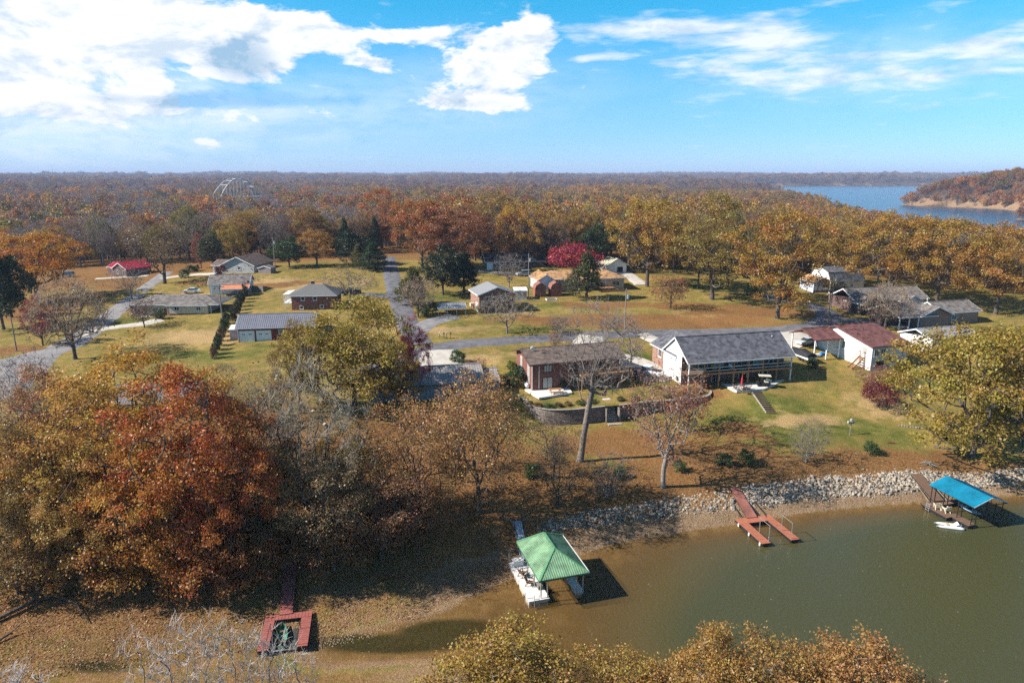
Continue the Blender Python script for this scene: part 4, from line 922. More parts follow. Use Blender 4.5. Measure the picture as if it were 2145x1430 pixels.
def garage_door(e, face, u, z, w, h, at=0.0, m=None, lights=True):
    m = m or WHITE; fr = opening(e, face, u - .1, z - .1, w + .2, h + .2, at, 'garage_door', TRIM, m, (1, 1), .1)
    for i in range(4):
        mb = MB(); z0 = z + h * i / 4 + .02; z1 = z + h * (i + 1) / 4 - .02
        if face == 'f': mb.box(u + .03, at - .055, z0, u + w - .03, at - .03, z1)
        else: mb.box(at - .055, u + .03, z0, at - .03, u + w - .03, z1)
        mb.build('door_panel', m, fr)
    if lights:
        for k in (.18, .62):
            mb = MB(); z0 = z + h * .66
            if face == 'f': mb.box(u + w * k, at - .075, z0, u + w * (k + .2), at - .058, z0 + .17)
            else: mb.box(at - .075, u + w * k, z0, at - .058, u + w * (k + .2), z0 + .17)
            mb.build('door_light', GLASS, fr)
    return fr
def chimney(e, x, y, z0, z1, w=.7, m=None): mb = MB(); mb.box(x, y, z0, x + w, y + w, z1); c = mb.build('chimney', m or BRICKR, e); mb = MB(); mb.box(x - .06, y - .06, z1 + .002, x + w + .06, y + w + .06, z1 + .12); mb.build('chimney_cap', CAP, c)
def vent(e, x, y, z, m=BLACKM): mb = MB(); mb.tube((x, y, z - .3), (x, y, z + .35), .07); mb.tube((x, y, z + .352), (x, y, z + .43), .13, .10); mb.build('roof_vent', m, e)
def post(mb, x, y, z0, z1, w=.14): mb.box(x - w / 2, y - w / 2, z0, x + w / 2, y + w / 2, z1)
def home(name, label, px, py, ang, dz=0, cat='house'):
    g = gp(px, py); return thing(name, label, cat, (g.x, g.y, g.z + dz), R(ang))

# --- two storey brick house above the curved wall
def brick_house():
    g = P(1114.5, 817, 6.3); e = thing('brick_house', 'two storey red brick house with brown roof above the curved retaining wall', 'house', g, R(17))
    L_, W_, h = 16.5, 9.0, 4.75
    wall_box(e, 0, L_, 0, W_, h, BRICKR, 'x', 1.35)
    r = roof_gable_x(e, 0, L_, 0, W_, h, 1.35, .75, ROOFB, rake=TRIMB, th=.22)
    for u, w in ((2.1, 1.5), (6.6, 1.5)):
        opening(e, 'f', u, 2.95, w, 1.35, kind='window', fm=TRIMB, panes=(3, 1), pm=CURT if u < 3 else GLASS)
    opening(e, 'f', 1.9, .05, 1.85, 2.05, kind='sliding_door', fm=TRIMB, panes=(2, 1), pm=CURT); opening(e, 'f', 7.5, .05, 2.4, 2.05, kind='sliding_door', fm=TRIM, panes=(2, 1))
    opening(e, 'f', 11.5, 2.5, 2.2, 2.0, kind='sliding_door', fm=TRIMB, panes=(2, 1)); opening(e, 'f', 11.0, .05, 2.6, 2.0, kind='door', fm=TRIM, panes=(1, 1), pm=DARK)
    for u in (1.3, 5.4): opening(e, 'l', u, .4, 1.1, 4.1, kind='window', fm=TRIM, panes=(1, 3), pm=CURT)
    vent(r, 8.4, 2.6, h + .95, STEEL); mb = MB(); mb.ell((3.0, 2.6, h + 1.02), (.42, .30, .10)); mb.build('roof_turbine', BLACKM, r)
    mb = MB(); mb.tube((1.3, 3.6, h + 1.1), (1.3, 3.6, h + 1.7), .03); d = mb.build('dish_mast', STEEL, r); mb = MB(); mb.ell((1.2, 3.45, h + 1.8), (.40, .12, .32)); mb.build('satellite_dish', TRIM, r)
    # balcony in front of the upper floor, on posts, reaching past the right end
    mb = MB(); mb.box(8.2, -2.2, 2.25, L_ + 1.6, -.003, 2.45); b = mb.build('balcony', WOODO, e)
    mb = MB(); mb.box(8.2, -2.26, 2.2, L_ + 1.6, -2.205, 2.52); mb.build('edge_board', WOODO, b)
    for x in np.arange(8.4, L_ + 1.7, 2.35): mb = MB(); post(mb, x, -2.1, -.9, 3.4, .15); mb.build('post', WOODO, b)
    mb = MB(); mb.box(8.2, -2.16, 3.34, L_ + 1.6, -2.04, 3.41); mb.build('handrail', WOODO, b)
    mb = MB()
    for x in np.arange(8.3, L_ + 1.5, .16): mb.box(x, -2.12, 2.46, x + .04, -2.08, 3.335)
    mb.build('balusters', WOODO, b)
    mb = MB(); mb.beam((1.2, -.12, .2), (1.2, -.12, h - .1), .09); mb.box(-.06, -.14, .2, .05, -.02, h - .1); mb.build('downpipe', TRIM, e)
    # patio slab
    pp = [P(x, y, 6.0) for x, y in ((1099,818),(1190,812),(1199,825),(1129,836),(1118,830))]
    mb = MB(); mb.prism([Vector((p[0], p[1], 6.0)) for p in pp], (0, 0, .28)); o = mb.build('patio', CONCW); struct(o)
brick_house()

# --- long house with the rear deck
def deck_house():
    g = P(1440, 815, 6.0); e = thing('deck_house', 'long grey roofed white house with two level covered rear deck', 'house', g, R(14))
    L_, W_, h = 20.6, 9.6, 5.1
    wall_box(e, 0, L_, 2.6, W_, h, SIDW, 'x', 2.55, yr=5.3)
    wall_box(e, 0.02, L_ - .02, 2.52, 2.6, h - .1, BRICKD, name='rear_wall')
    r = roof_gable_x(e, 0, L_, 0, W_, h - .35, 3.25, .35, ROOFG, yr=5.0, th=.2)
    # wing running back from the left end
    w = wall_box(e, .1, 8.4, W_ - .5, 14.5, h - .3, BRICKO, 'y', 2.3, name='wing_wall'); roof_gable_y(e, .1, 8.4, W_ - 5.0, 14.5, h - .3, 2.35, .4, ROOFG)
    opening(e, 'l', 10.6, 2.9, 1.3, 1.5, .1, panes=(2, 1)); opening(e, 'l', 3.3, .3, .9, 1.1, 0, panes=(1, 1))
    garage_door(e, 'l', 3.9, 2.4, 3.2, 2.3, 0.0); vent(r, 18.6, 3.9, h + 2.1, TRIM); vent(r, 3, 12, h + 1.2)
    mb = MB(); mb.box(0, 0, 2.35, L_, 2.5, 2.58); d = mb.build('deck_floor', WOOD, e); mb = MB(); mb.box(-.05, -.08, 2.28, L_ + .05, -.003, 2.62); mb.build('edge_board', WOODO, d)
    for i, x in enumerate(np.linspace(.2, L_ - .2, 8)): mb = MB(); post(mb, x, .12, -1.2, h - .3, .2); mb.build('post', TRIM if i in (0, 7) else WOODO, d)
    for z in (2.95, 3.52): mb = MB(); mb.box(.2, .03, z, L_ - .2, .10, z + .07); mb.build('rail', TRIM, d)
    mb = MB(); mb.box(L_ - .22, .12, 3.5, L_ - .15, 2.5, 3.57); mb.box(L_ - .22, .12, 2.95, L_ - .15, 2.5, 3.02); mb.build('rail', TRIM, d)
    for u in (3.2, 6.4, 10.0, 14.2, 17.4): opening(e, 'f', u, 2.65, 1.8, 1.95, 2.52, 'sliding_door', TRIM, CURT if u in (6.4, 14.2) else GLASS, (2, 1))
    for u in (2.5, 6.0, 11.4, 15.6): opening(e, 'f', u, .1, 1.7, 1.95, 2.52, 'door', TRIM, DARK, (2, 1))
    mb = MB(); mb.box(11.9, 2.2, 1.2, 12.6, 2.4, 1.9); mb.build('sign_panel', mat('yellow_panel', (.62, .42, .05), .6), e)
    for nm, px, py, m_, sx in (('deck_table', 3.4, 1.2, mat('green_table', (.02, .28, .16), .5), 1.5),):
        f = thing('deck_table', 'green round table on the upper deck of the long grey roofed house', 'table', e.matrix_basis @ Vector((px, py, 2.58)), R(14))
        mb = MB(); mb.tube((0, 0, .68), (0, 0, .74), .6, n=14); mb.build('table_top', m_, f); mb = MB(); mb.tube((0, 0, .003), (0, 0, .68), .06); mb.build('stem', m_, f); mb = MB(); mb.tube((0, 0, 1.9), (0, 0, 1.92), .05, .05); mb.build('pole_tip', m_, f); mb = MB(); mb.tube((0, 0, .742), (0, 0, 1.9), .03); mb.build('umbrella_pole', m_, f)
    for i, (px, cl) in enumerate((((5.6), mat('yellow_cushion', (.55, .36, .05), .8)), ((9.0), WHITE), ((12.6), mat('grey_cushion', (.35, .35, .38), .8)), ((16.0), BLACKM))):
        f = thing('deck_chair', ['yellow', 'white', 'grey', 'black'][i] + ' chair on the upper deck of the long grey roofed house', 'chair', e.matrix_basis @ Vector((px, 1.2, 2.58)), R(14), 'chairs on the upper deck')
        mb = MB(); mb.box(-.32, -.3, .38, .32, .32, .46); mb.build('seat', cl, f); mb = MB(); mb.beam((0, .32, .47), (0, .48, 1.02), .62, .06); mb.build('backrest', cl, f)
        for a in (-.27, .27):
            for b in (-.25, .27): mb = MB(); mb.box(a - .025, b - .025, .003, a + .025, b + .025, .375); mb.build('leg', BLACKM, f)
    pp = [P(x, y, 5.9) for x, y in ((1510,806),(1645,797),(1623,808),(1600,817),(1543,821),(1528,815))]
    mb = MB(); mb.prism([Vector((p[0], p[1], 5.75)) for p in pp], (0, 0, .42)); struct(mb.build('patio', CONCW))
deck_house()

# --- white house with maroon roof, stair and carport
def white_house():
    g = P(1822, 775, 6.4); e = thing('white_house', 'white house with maroon shingle roof and outside wooden stair', 'house', g, R(17))
    L_, W_, h = 8.4, 14.6, 4.6
    wall_box(e, 0, L_, 0, W_, h, SIDW, 'x', 2.0, yr=9.4)
    wall_box(e, .02, L_ - .02, -.06, 0, h - .15, SIDG, name='front_wall')  # grey skin over the white siding: the front's shade put into its colour
    r = roof_gable_x(e, 0, L_, 0, W_, h, 2.0, .55, ROOFM, yr=9.4, th=.2, rake=mat('trim_maroon', (.16, .06, .05), .6))
    for k in range(5): mb = MB(); x = .9 + k * 1.5; mb.box(x, 9.15, h + 2.1, x + .5, 9.65, h + 2.32); mb.build('roof_vent', BLACKM, r)
    vent(r, 3.6, 6.4, h + 1.6); vent(r, .6, 4.6, h + 1.2)
    for u in (.4, 1.9, 3.6, 5.2, 6.7): opening(e, 'f', u, 2.65, 1.25, 1.45, -.06, panes=(2, 1), pm=GLASS if u < 3 else CURT)
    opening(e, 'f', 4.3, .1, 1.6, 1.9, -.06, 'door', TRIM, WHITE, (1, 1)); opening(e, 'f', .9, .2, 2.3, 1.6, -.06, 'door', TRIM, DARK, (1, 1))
    opening(e, 'l', 1.0, 2.7, 1.4, 1.45, 0, panes=(1, 1), pm=CURT); opening(e, 'l', 6.6, 2.6, .9, 1.5, 0, panes=(2, 1))
    mb = MB(); mb.box(-.5, 8.2, 1.7, -.004, 9.0, 2.3); mb.build('air_conditioner', TRIM, e)
    # wooden stair along the left wall
    s = thing('outside_stair', 'wooden stair climbing the left wall of the white maroon roofed house', 'stairs', e.location, R(17))
    for i in range(9): mb = MB(); mb.box(-2.7 + i * .28, 1.5, .0 + i * .26, -2.42 + i * .28, 2.6, .05 + i * .26); mb.build('tread', WOODO, s)
    for y in (1.46, 2.64):
        mb = MB(); mb.beam((-2.8, y, -.1), (-.2, y, 2.2), .06, .26); mb.build('stringer', WOODO, s)
        mb = MB(); mb.beam((-2.8, y, .95), (-.25, y, 3.25), .07, .09); mb.beam((-2.8, y, -.5), (-2.8, y, .95), .09); mb.beam((-.2, y, -.8), (-.2, y, 3.25), .1); mb.build('handrail', WOODO, s)
    # carport behind on the left
    c = thing('carport', 'maroon roofed carport joined to the left of the white house', 'carport', e.location, R(17))
    roof_gable_x(c, -6.5, -.35, 7.6, 14.6, 4.55, 1.35, .4, ROOFM, th=.18, rake=MATS['trim_maroon'], yr=11.4, ovx=.15)
    for x in (-6.3, -3.4, -.5): mb = MB(); post(mb, x, 7.75, -.6, 4.5, .2); mb.build('post', WHITE, c)
    for x in (-6.3, -.5): mb = MB(); post(mb, x, 14.3, .3, 4.5, .2); mb.build('post', WHITE, c)
white_house()

def metal_house():
    g = P(880, 838, 6.0); e = thing('metal_roof_house', 'low blue grey house with ribbed tan metal roof behind the yellow oak', 'house', (g[0] - 8, g[1] - 1.6, 5.7), R(12))
    L_, W_, h = 18.6, 8.4, 3.0
    wall_box(e, 0, L_, 0, W_, h, SIDB, 'x', 1.7); roof_gable_x(e, 0, L_, 0, W_, h, 1.7, .5, METT, ribs=True, rake=TRIMB)
    wall_box(e, L_, L_ + 3.3, 1.2, 7.2, h - .45, SIDB, 'x', 1.2, name='lean_to_wall'); roof_gable_x(e, L_ + .55, L_ + 3.3, 1.2, 7.2, h - .5, 1.25, .4, METT, ribs=True, rake=TRIMB, ovx=.05)
    opening(e, 'f', 12.2, .2, 2.0, 2.1, kind='door', panes=(2, 1), pm=DARK); opening(e, 'f', 15.6, .9, 1.2, 1.2, panes=(2, 1)); opening(e, 'f', 5, .9, 1.6, 1.2, panes=(2, 1))
    mb = MB(); mb.box(17.4, -.2, .7, 18.3, -.01, 2.1); mb.build('blue_tarp', mat('blue_tarp', (.02, .30, .50), .5), e)
metal_house()

def brick_garage():
    e = home('brick_garage', 'dark red garage with grey metal roof and two white doors', 500, 717, 8.5, .05, 'garage')
    L_, W_, h = 15.5, 8.0, 3.1
    wall_box(e, 0, L_, 0, W_, h, REDW, 'x', 1.9); roof_gable_x(e, 0, L_, 0, W_, h, 1.9, .45, METG, ribs=True)
    garage_door(e, 'f', .35, .05, 2.9, 2.25); garage_door(e, 'f', 3.8, .05, 2.9, 2.25)
    opening(e, 'f', 8.3, 1.5, .95, 1.0, panes=(1, 1)); opening(e, 'f', 12.5, 1.4, .95, 1.1, panes=(1, 1))
    for x in (7.75, 9.32): mb = MB(); mb.box(x, -.06, 1.5, x + .45, -.01, 2.5); mb.build('shutter', mat('shutter_green', (.05, .09, .085), .6), e)
    mb = MB(); mb.box(-.02, -.1, 0, .12, -.005, h); mb.build('downpipe', TRIM, e)
    s = thing('garden_shed', 'small pale shed with white roof left of the dark red garage', 'shed', e.matrix_basis @ Vector((-2.3, 2.6, 0)), R(8.5))
    wall_box(s, 0, 1.9, 0, 2.4, 2.1, SIDG, zb=-.5); mb = MB(); slab(mb, [(-.15, -.2, 2.25), (2.05, -.2, 2.25), (2.05, 2.6, 2.75), (-.15, 2.6, 2.75)], .1); mb.build('roof', WHITE, s)
brick_garage()

def ranch():
    e = home('ranch_house', 'long low cream ranch house with taupe hip roof', 274, 663, 1.5, .1)
    L_, W_, h = 19.4, 9.0, 2.95
    wall_box(e, 0, L_, 0, W_, h, SIDC); wall_box(e, 10.0, L_ + .02, -.7, 0, h, SIDC, name='front_bay_wall'); wall_box(e, 9.98, L_ + .04, -.74, -.7, .75, BRICKD, name='brick_base')
    roof_hip(e, 0, L_ + 2.2, 0, W_, h, 1.55, .6, ROOFT, th=.18); roof_hip(e, 9.8, L_ - .2, -.8, W_ * .7, h - .05, 1.2, .5, ROOFT, th=.16)
    wall_box(e, 0.02, 4.2, -.05, 0, h - .1, BRICKO, name='brick_panel'); wall_box(e, 4.2, 9.9, -.04, 0, h - .1, SIDT, name='entry_wall')
    opening(e, 'f', 1.0, 1.1, 1.6, 1.2, -.05, panes=(2, 1)); opening(e, 'f', 5.6, 1.0, 1.5, 1.3, -.04, panes=(2, 1)); opening(e, 'f', 8.2, .1, 1.0, 2.1, -.04, 'door', TRIM, mat('door_red', (.25, .06, .04), .5), (1, 1))
    opening(e, 'f', 11.2, 1.5, 1.3, 1.0, -.7, panes=(2, 1)); opening(e, 'f', 16.6, 1.5, 1.2, 1.0, -.7, panes=(2, 1))
    mb = MB(); mb.tube((L_ + .6, -.1, -.5), (L_ + .6, -.1, h - .1), .09); mb.build('porch_post', TRIM, e); vent(e, 4, 3, h + 1.3, TRIM); chimney(e, 5.2, 4.5, h + .8, h + 2.0, .6)
    mb = MB(); mb.box(2.8, -1.6, -.3, 7.5, -.1, .12); mb.build('front_porch', CONC, e)
ranch()

def garage_canopy():
    e = home('white_garage', 'white garage with taupe gable roof behind the ranch house', 440, 618, 11, .1, 'garage')
    wall_box(e, 0, 10.6, 0, 7.5, 3.0, SIDW, 'x', 1.9); roof_gable_x(e, 0, 10.6, 0, 7.5, 3.0, 1.9, .4, ROOFT); garage_door(e, 'f', .6, .05, 2.8, 2.3); opening(e, 'r', 2.5, 1.2, 1.2, 1.2, 10.6, panes=(2, 1))
    c = thing('canopy', 'orange roofed canopy shelter in front of the white garage', 'shelter', e.matrix_basis @ Vector((4.1, -4.6, -.15)), R(9))
    roof_gable_x(c, 0, 7.2, 0, 3.6, 2.3, .9, .1, mat('canopy_orange', (.62, .23, .12), .7, .12, .8), rake=WHITE, th=.08)
    for x in (.1, 3.6, 7.1):
        for y in (.1, 3.5): mb = MB(); post(mb, x, y, -.6, 2.28, .08); mb.build('post', WHITE, c)
garage_canopy()

def hip_brick():
    e = home('hip_roof_house', 'red brick house with grey hip roof and white side porch', 612, 650, 4, .1)
    wall_box(e, 0, 10.6, 0, 8.6, 3.6, BRICKR); roof_hip(e, 0, 10.6, 0, 8.6, 3.6, 2.0, .55, mat('shingle_mid_grey', (.17, .165, .16), .92, .35, 7, .15), th=.18, inset=4.2)
    opening(e, 'f', 2.3, 2.35, 1.0, .95, panes=(1, 1)); opening(e, 'f', 5.2, 2.35, 1.0, .95, panes=(1, 1)); opening(e, 'f', 1.9, .15, .95, .95, panes=(1, 1)); opening(e, 'f', 6.8, .3, .95, .95, panes=(1, 1))
    chimney(e, 4.0, 4.6, 5.0, 6.4, .75)
    mb = MB(); slab(mb, [(-2.3, 1.0, 3.7), (-.56, 1.0, 3.9), (-.56, 7.0, 3.9), (-2.3, 7.0, 3.7)], .12); p_ = mb.build('porch_roof', WHITE, e)
    for y in (1.2, 3.0, 5.0, 6.8): mb = MB(); post(mb, -2.15, y, -.6, 3.55, .12); mb.build('porch_post', WHITE, e)
    mb = MB(); mb.box(-2.2, 1.1, 1.45, -.01, 6.9, 1.6); mb.box(-2.22, 1.1, 2.3, -2.12, 6.9, 2.4); mb.build('porch_deck', WHITE, e)
    mb = MB()
    for y in np.arange(1.2, 6.9, .3): mb.box(-2.2, y, 1.61, -2.15, y + .06, 2.295)
    mb.build('balusters', WHITE, e)
hip_brick()

def far_grey():
    e = home('grey_gable_house', 'pale grey house with wide front gable and maroon brown roof', 465, 573, -8, .1)
    W1 = 11.2; wall_box(e, 0, W1, 0, 13, 2.7, SIDG, 'y', 2.6); roof_gable_y(e, 0, W1, 0, 13, 2.7, 2.6, .55, ROOFB)
    wall_box(e, -3.6, 0, 1.0, 9, 2.5, SIDG, name='wing_wall'); roof_gable_x(e, -3.6, .8, 1.0, 9, 2.5, 1.3, .4, ROOFB, th=.15)
    opening(e, 'f', 5.6, 1.2, 1.1, 1.2, panes=(2, 1)); garage_door(e, 'f', -3.2, .05, 2.6, 2.1, 1.0, lights=False)
    s = thing('garden_shed', 'taupe shed beside the utility pole right of the grey gable house', 'shed', e.matrix_basis @ Vector((13.2, -1.0, .1)), R(-8)); wall_box(s, 0, 4.2, 0, 3.2, 2.0, mat('shed_taupe', (.33, .27, .26), .8), 'y', .7, zb=-.5); roof_gable_y(s, 0, 4.2, 0, 3.2, 2.0, .7, .2, mat('shed_roof', (.20, .16, .15), .9), th=.1)
far_grey()
def red_roof():
    e = home('red_roof_house', 'brick house with bright red metal roof at the edge of the left woods', 238, 578, -24, .1); e.scale = (.72, .72, .9)
    wall_box(e, 0, 9.0, 0, 13, 2.8, BRICKD, 'y', 2.0); roof_gable_y(e, 0, 9.0, 0, 13, 2.8, 2.0, .5, METR, ribs=True)
    wall_box(e, -8, 0, 3.0, 11, 2.6, BRICKD, name='wing_wall'); roof_gable_x(e, -8, .2, 3, 11, 2.6, 1.4, .3, METR, ribs=True, ovx=.2)
    opening(e, 'f', 2.6, .9, 1.5, 1.3, panes=(2, 1)); opening(e, 'f', 6.8, .1, 1.0, 2.1, kind='door', pm=DARK, panes=(1, 1)); opening(e, 'f', -4.5, .9, 1.5, 1.3, 3.0, panes=(2, 1))
red_roof()
def small_brick():
    e = home('small_brick_house', 'small two level brick house with grey gable roof beside the open carport', 1004, 657, 17, 0)
    L_, W_, h = 9.0, 8.6, 4.55
    wall_box(e, 0, L_, 0, W_, h, BRICKO, 'y', 1.55); wall_box(e, .02, L_ - .02, -.05, 0, h - .1, BRICKD, name='front_wall'); r = roof_gable_y(e, 0, L_, 0, W_, h, 1.6, .45, mat('shingle_light_grey', (.26, .26, .27), .92, .25, 7, .15))  # darker brick skin paints the front's shade over the lit orange brick
    mb = MB(); mb.prism([(.3, -.06, h - .08), (L_ - .3, -.06, h - .08), (L_ / 2, -.06, h + 1.4)], (0, .05, 0)); mb.build('shaded_gable', BRICKD, e)  # gable brick darkened the same way, shade painted into the colour
    opening(e, 'f', 1.6, 2.9, 2.6, 1.2, -.05, panes=(3, 1)); opening(e, 'f', 5.3, 2.9, 2.2, 1.2, -.05, panes=(3, 1)); opening(e, 'f', .5, 1.9, .8, 1.2, -.05, panes=(1, 1), pm=CURT); opening(e, 'l', 1.2, .1, 2.0, 2.3, 0, 'door', TRIM, WHITE, (1, 1))
    for u in (4.0, 7.0): opening(e, 'f', u, .1, 1.2, 2.0, -.05, 'door', TRIM, DARK, (1, 1))
    mb = MB(); mb.box(-.9, 4.8, .9, -.01, 6.2, 1.7); mb.build('heat_pump', SIDC, e)
    c = thing('carport', 'open metal carport with grey roof left of the small brick house', 'carport', gp(918, 661) + Vector((0, 0, 0)), R(10))
    roof_gable_x(c, 0, 6.6, 0, 5.4, 1.75, .7, .12, mat('carport_grey', (.30, .31, .33), .5), ribs=True, th=.06, rake=WHITE)
    for x in (.1, 2.2, 4.4, 6.5):
        for y in (.1, 5.3): mb = MB(); post(mb, x, y, -.5, 1.73, .09); mb.build('post', WHITE, c)
    for y in (.1, 5.3): mb = MB(); mb.box(.1, y - .05, 1.60, 6.5, y + .05, 1.74); mb.build('beam', WHITE, c)
    mb = MB(); mb.box(3.2, 5.31, .5, 6.5, 5.36, 1.6); mb.build('side_sheet', SIDG, c)
small_brick()
def orange_house():
    e = home('orange_roof_house', 'tan house with orange brown roof behind the two red sheds', 1128, 612, 10, .2)
    L_, W_, h = 24.5, 9.0, 3.2
    wall_box(e, 0, L_, 0, W_, h, SIDT, None); roof_hip(e, 0, L_, 0, W_, h, 1.7, .5, ROOFO, th=.18)
    wall_box(e, -.3, 4.2, -.8, W_ + .5, h, WHITE, 'y', 1.4, name='wing_wall'); roof_gable_y(e, -.3, 4.2, -.8, W_ + .5, h, 1.4, .4, ROOFO, th=.16)
    for u, w in ((5.2, 1.4), (7.6, 1.4), (21.0, 2.2)): opening(e, 'f', u, .95, w, 1.4, panes=(2, 1))
    opening(e, 'f', 18.2, .9, 1.0, 2.0, kind='door', pm=mat('door_blue', (.30, .38, .50), .5), panes=(1, 1)); opening(e, 'f', 10.5, 1.0, 1.4, 1.2, panes=(2, 1))
    d = thing('wooden_deck', 'orange wooden deck with stair at the right end of the tan house', 'deck', e.matrix_basis @ Vector((16.8, -2.9, 0)), R(10))
    mb = MB(); mb.box(0, 0, .75, 4.2, 2.85, .9); mb.build('deck_floor', WOODO, d); mb = MB(); mb.box(0, -.06, -1.2, 7.6, -.003, .4); mb.build('skirt', WOODO, d)
    for i in range(6): mb = MB(); mb.box(4.22 + i * .5, .1, .55 - i * .25, 4.72 + i * .5, 2.0, .62 - i * .25); mb.build('tread', WOODO, d)
    mb = MB()
    for x in np.arange(.1, 4.2, .35): mb.box(x, -.002, .9, x + .07, .07, 1.75)
    mb.box(0, -.03, 1.752, 4.2, .1, 1.83); mb.beam((4.25, .05, 1.8), (7.5, .05, .3), .08, .1); mb.build('railing', WOODO, d)
orange_house()
def barn_shed(px, py, label):
    e = home('barn_shed', label, px, py, 8, .05, 'shed'); s = 1.0
    pts = [(0, 0, -.4), (2.9, 0, -.4), (2.9, 0, 2.2), (2.55, 0, 3.0), (1.45, 0, 3.65), (.35, 0, 3.0), (0, 0, 2.2)]
    mb = MB(); mb.prism(pts, (0, 3.6, 0)); mb.build('wall', SHEDW, e)
    m_ = mat('shed_roof_red', (.28, .12, .09), .8)
    for a, b in ((6, 5), (5, 4), (3, 4), (2, 3)):
        p, q = Vector(pts[a]), Vector(pts[b]); d = (q - p).normalized(); n = Vector((-d.z, 0, d.x)); n = n if n.z > 0 else -n
        mb = MB(); mb.prism([p + Vector((0, -.15, 0)) + n * .01 - d * .04, q + Vector((0, -.15, 0)) + n * .01 + d * .03, q + Vector((0, -.15, 0)) + n * .09 + d * .03, p + Vector((0, -.15, 0)) + n * .09 - d * .04], (0, 3.9, 0)); mb.build('roof', m_, e)
    for x in (.55, 1.47): mb = MB(); mb.box(x, -.05, .05, x + .88, -.003, 2.05); mb.build('door', SHEDW, e)
    mb = MB(); mb.box(.42, -.07, 2.07, 2.48, -.004, 2.16); mb.box(1.40, -.075, .05, 1.50, -.05, 2.05); mb.build('trim', mat('shed_trim', (.36, .18, .13), .8), e)
barn_shed(1121, 622, 'left of the two red wooden barn sheds before the tan house'); barn_shed(1154, 621, 'right of the two red wooden barn sheds before the tan house')
def misc_houses():
    e = home('gable_garage', 'white gabled garage behind the tan house', 1272, 574, 20, .1, 'garage'); wall_box(e, 0, 6.8, 0, 8, 2.7, WHITE, 'y', 1.9); roof_gable_y(e, 0, 6.8, 0, 8, 2.7, 1.9, .5, mat('shingle_pale', (.45, .42, .32), .9)); opening(e, 'f', 3.4, .2, 2.2, 1.9, kind='door', pm=DARK, panes=(1, 1))
    e = home('barn_roof_house', 'white house with grey gambrel roof among the oaks', 1738, 614, 14, .1)
    pr = [(0, 0, -.6), (0, 0, 3.2), (0, 1.3, 5.6), (0, 4.5, 6.7), (0, 7.7, 5.6), (0, 9, 3.2), (0, 9, -.6)]; mb = MB(); mb.prism(pr, (11, 0, 0)); mb.build('wall', SIDW, e); wall_box(e, .02, 10.98, -.05, 0, 3.0, SIDC, name='front_wall', zb=-1)
    for a, b in ((1, 2), (2, 3), (4, 3), (5, 4)):
        p, q = Vector(pr[a]), Vector(pr[b]); d = (q - p).normalized(); n = Vector((0, -d.z, d.y)); n = n if n.z > 0 else -n
        mb = MB(); mb.prism([p - d * .25 + n * .01, q + d * .04 + n * .01, q + d * .04 + n * .16, p - d * .25 + n * .16], (11.5, 0, 0)); o = mb.build('roof', ROOFG, e); o.location.x = -.25
    opening(e, 'f', 6.4, 1.2, 1.0, 1.2, -.05, panes=(2, 1)); opening(e, 'l', 2.5, 1.0, 1.0, 1.3, 0, panes=(2, 1))
    e = home('small_white_house', 'small white gabled house left of the gambrel roofed house', 1703, 613, 8, .1); wall_box(e, 0, 5.4, 0, 7, 2.9, mat('pale_blue_siding', (.50, .55, .62), .7), 'y', 1.1); roof_gable_y(e, 0, 5.4, 0, 7, 2.9, 1.1, .4, ROOFO); opening(e, 'f', 2.6, 1.2, 1.9, 1.1, panes=(2, 1)); wall_box(e, -.02, 5.42, -.06, 0, .6, BRICKD, name='brick_base')
    # brown roofed complex on the right
    e = home('brown_roof_house', 'low brick house with brown gable roof and porch posts on the right', 1900, 690, 16, .2)
    wall_box(e, 3.4, 11.5, 0, 8, 2.8, BRICKO, 'y', 1.7); roof_gable_x(e, -2.5, 7.4, 0, 9, 2.8, 2.0, .5, ROOFT, th=.18); roof_gable_y(e, 3.2, 11.7, -.5, 7.5, 2.8, 1.8, .4, ROOFT, th=.18)
    wall_box(e, 11.4, 22, 1.5, 9, 2.8, BRICKO, name='wing_wall'); roof_gable_x(e, 11.0, 22, 1.5, 9, 2.8, 1.7, .5, ROOFT, th=.18)
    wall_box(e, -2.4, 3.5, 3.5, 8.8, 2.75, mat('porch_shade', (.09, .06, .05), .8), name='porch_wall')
    for x in (-2.3, .4, 3.0): mb = MB(); post(mb, x, .1, -.6, 2.75, .2); mb.build('porch_post', WHITE, e)
    opening(e, 'f', 14, .9, 1.6, 1.3, 1.5, panes=(2, 1))
    f = home('rear_brown_house', 'wide brown roofed house with white gables behind the round bare tree', 1800, 660, 12, .2)
    wall_box(f, 0, 21, 3, 12, 2.8, BRICKD); roof_gable_x(f, 1, 21.4, 3, 12, 2.8, 2.2, .5, ROOFT, th=.18); wall_box(f, .5, 6.5, 0, 4, 2.6, mat('dark_siding', (.05, .045, .045), .8), 'y', 1.5, name='gable_wall'); roof_gable_y(f, .5, 6.5, -.2, 6, 2.6, 1.5, .4, ROOFT, th=.16); wall_box(f, 13, 18, 1, 4, 2.6, WHITE, 'y', 1.3, name='gable_wall'); roof_gable_y(f, 13, 18, .8, 6, 2.6, 1.3, .4, ROOFT, th=.16)
    for x in (19.2, 21.2): mb = MB(); post(mb, x, 2.4, -.5, 2.8, .2); mb.build('porch_post', WHITE, f)
    e = home('half_hidden_house', 'white house mostly hidden behind the big golden tree', 1950, 742, 16, .1); wall_box(e, 0, 12, 0, 8, 2.8, WHITE); roof_gable_x(e, 0, 12, 0, 8, 2.8, 1.4, .4, mat('shingle_silver', (.30, .30, .31), .8), th=.16); opening(e, 'f', 3, 1, 1.4, 1.2, panes=(2, 1)); opening(e, 'f', 9, 1, 1.4, 1.2, panes=(2, 1))
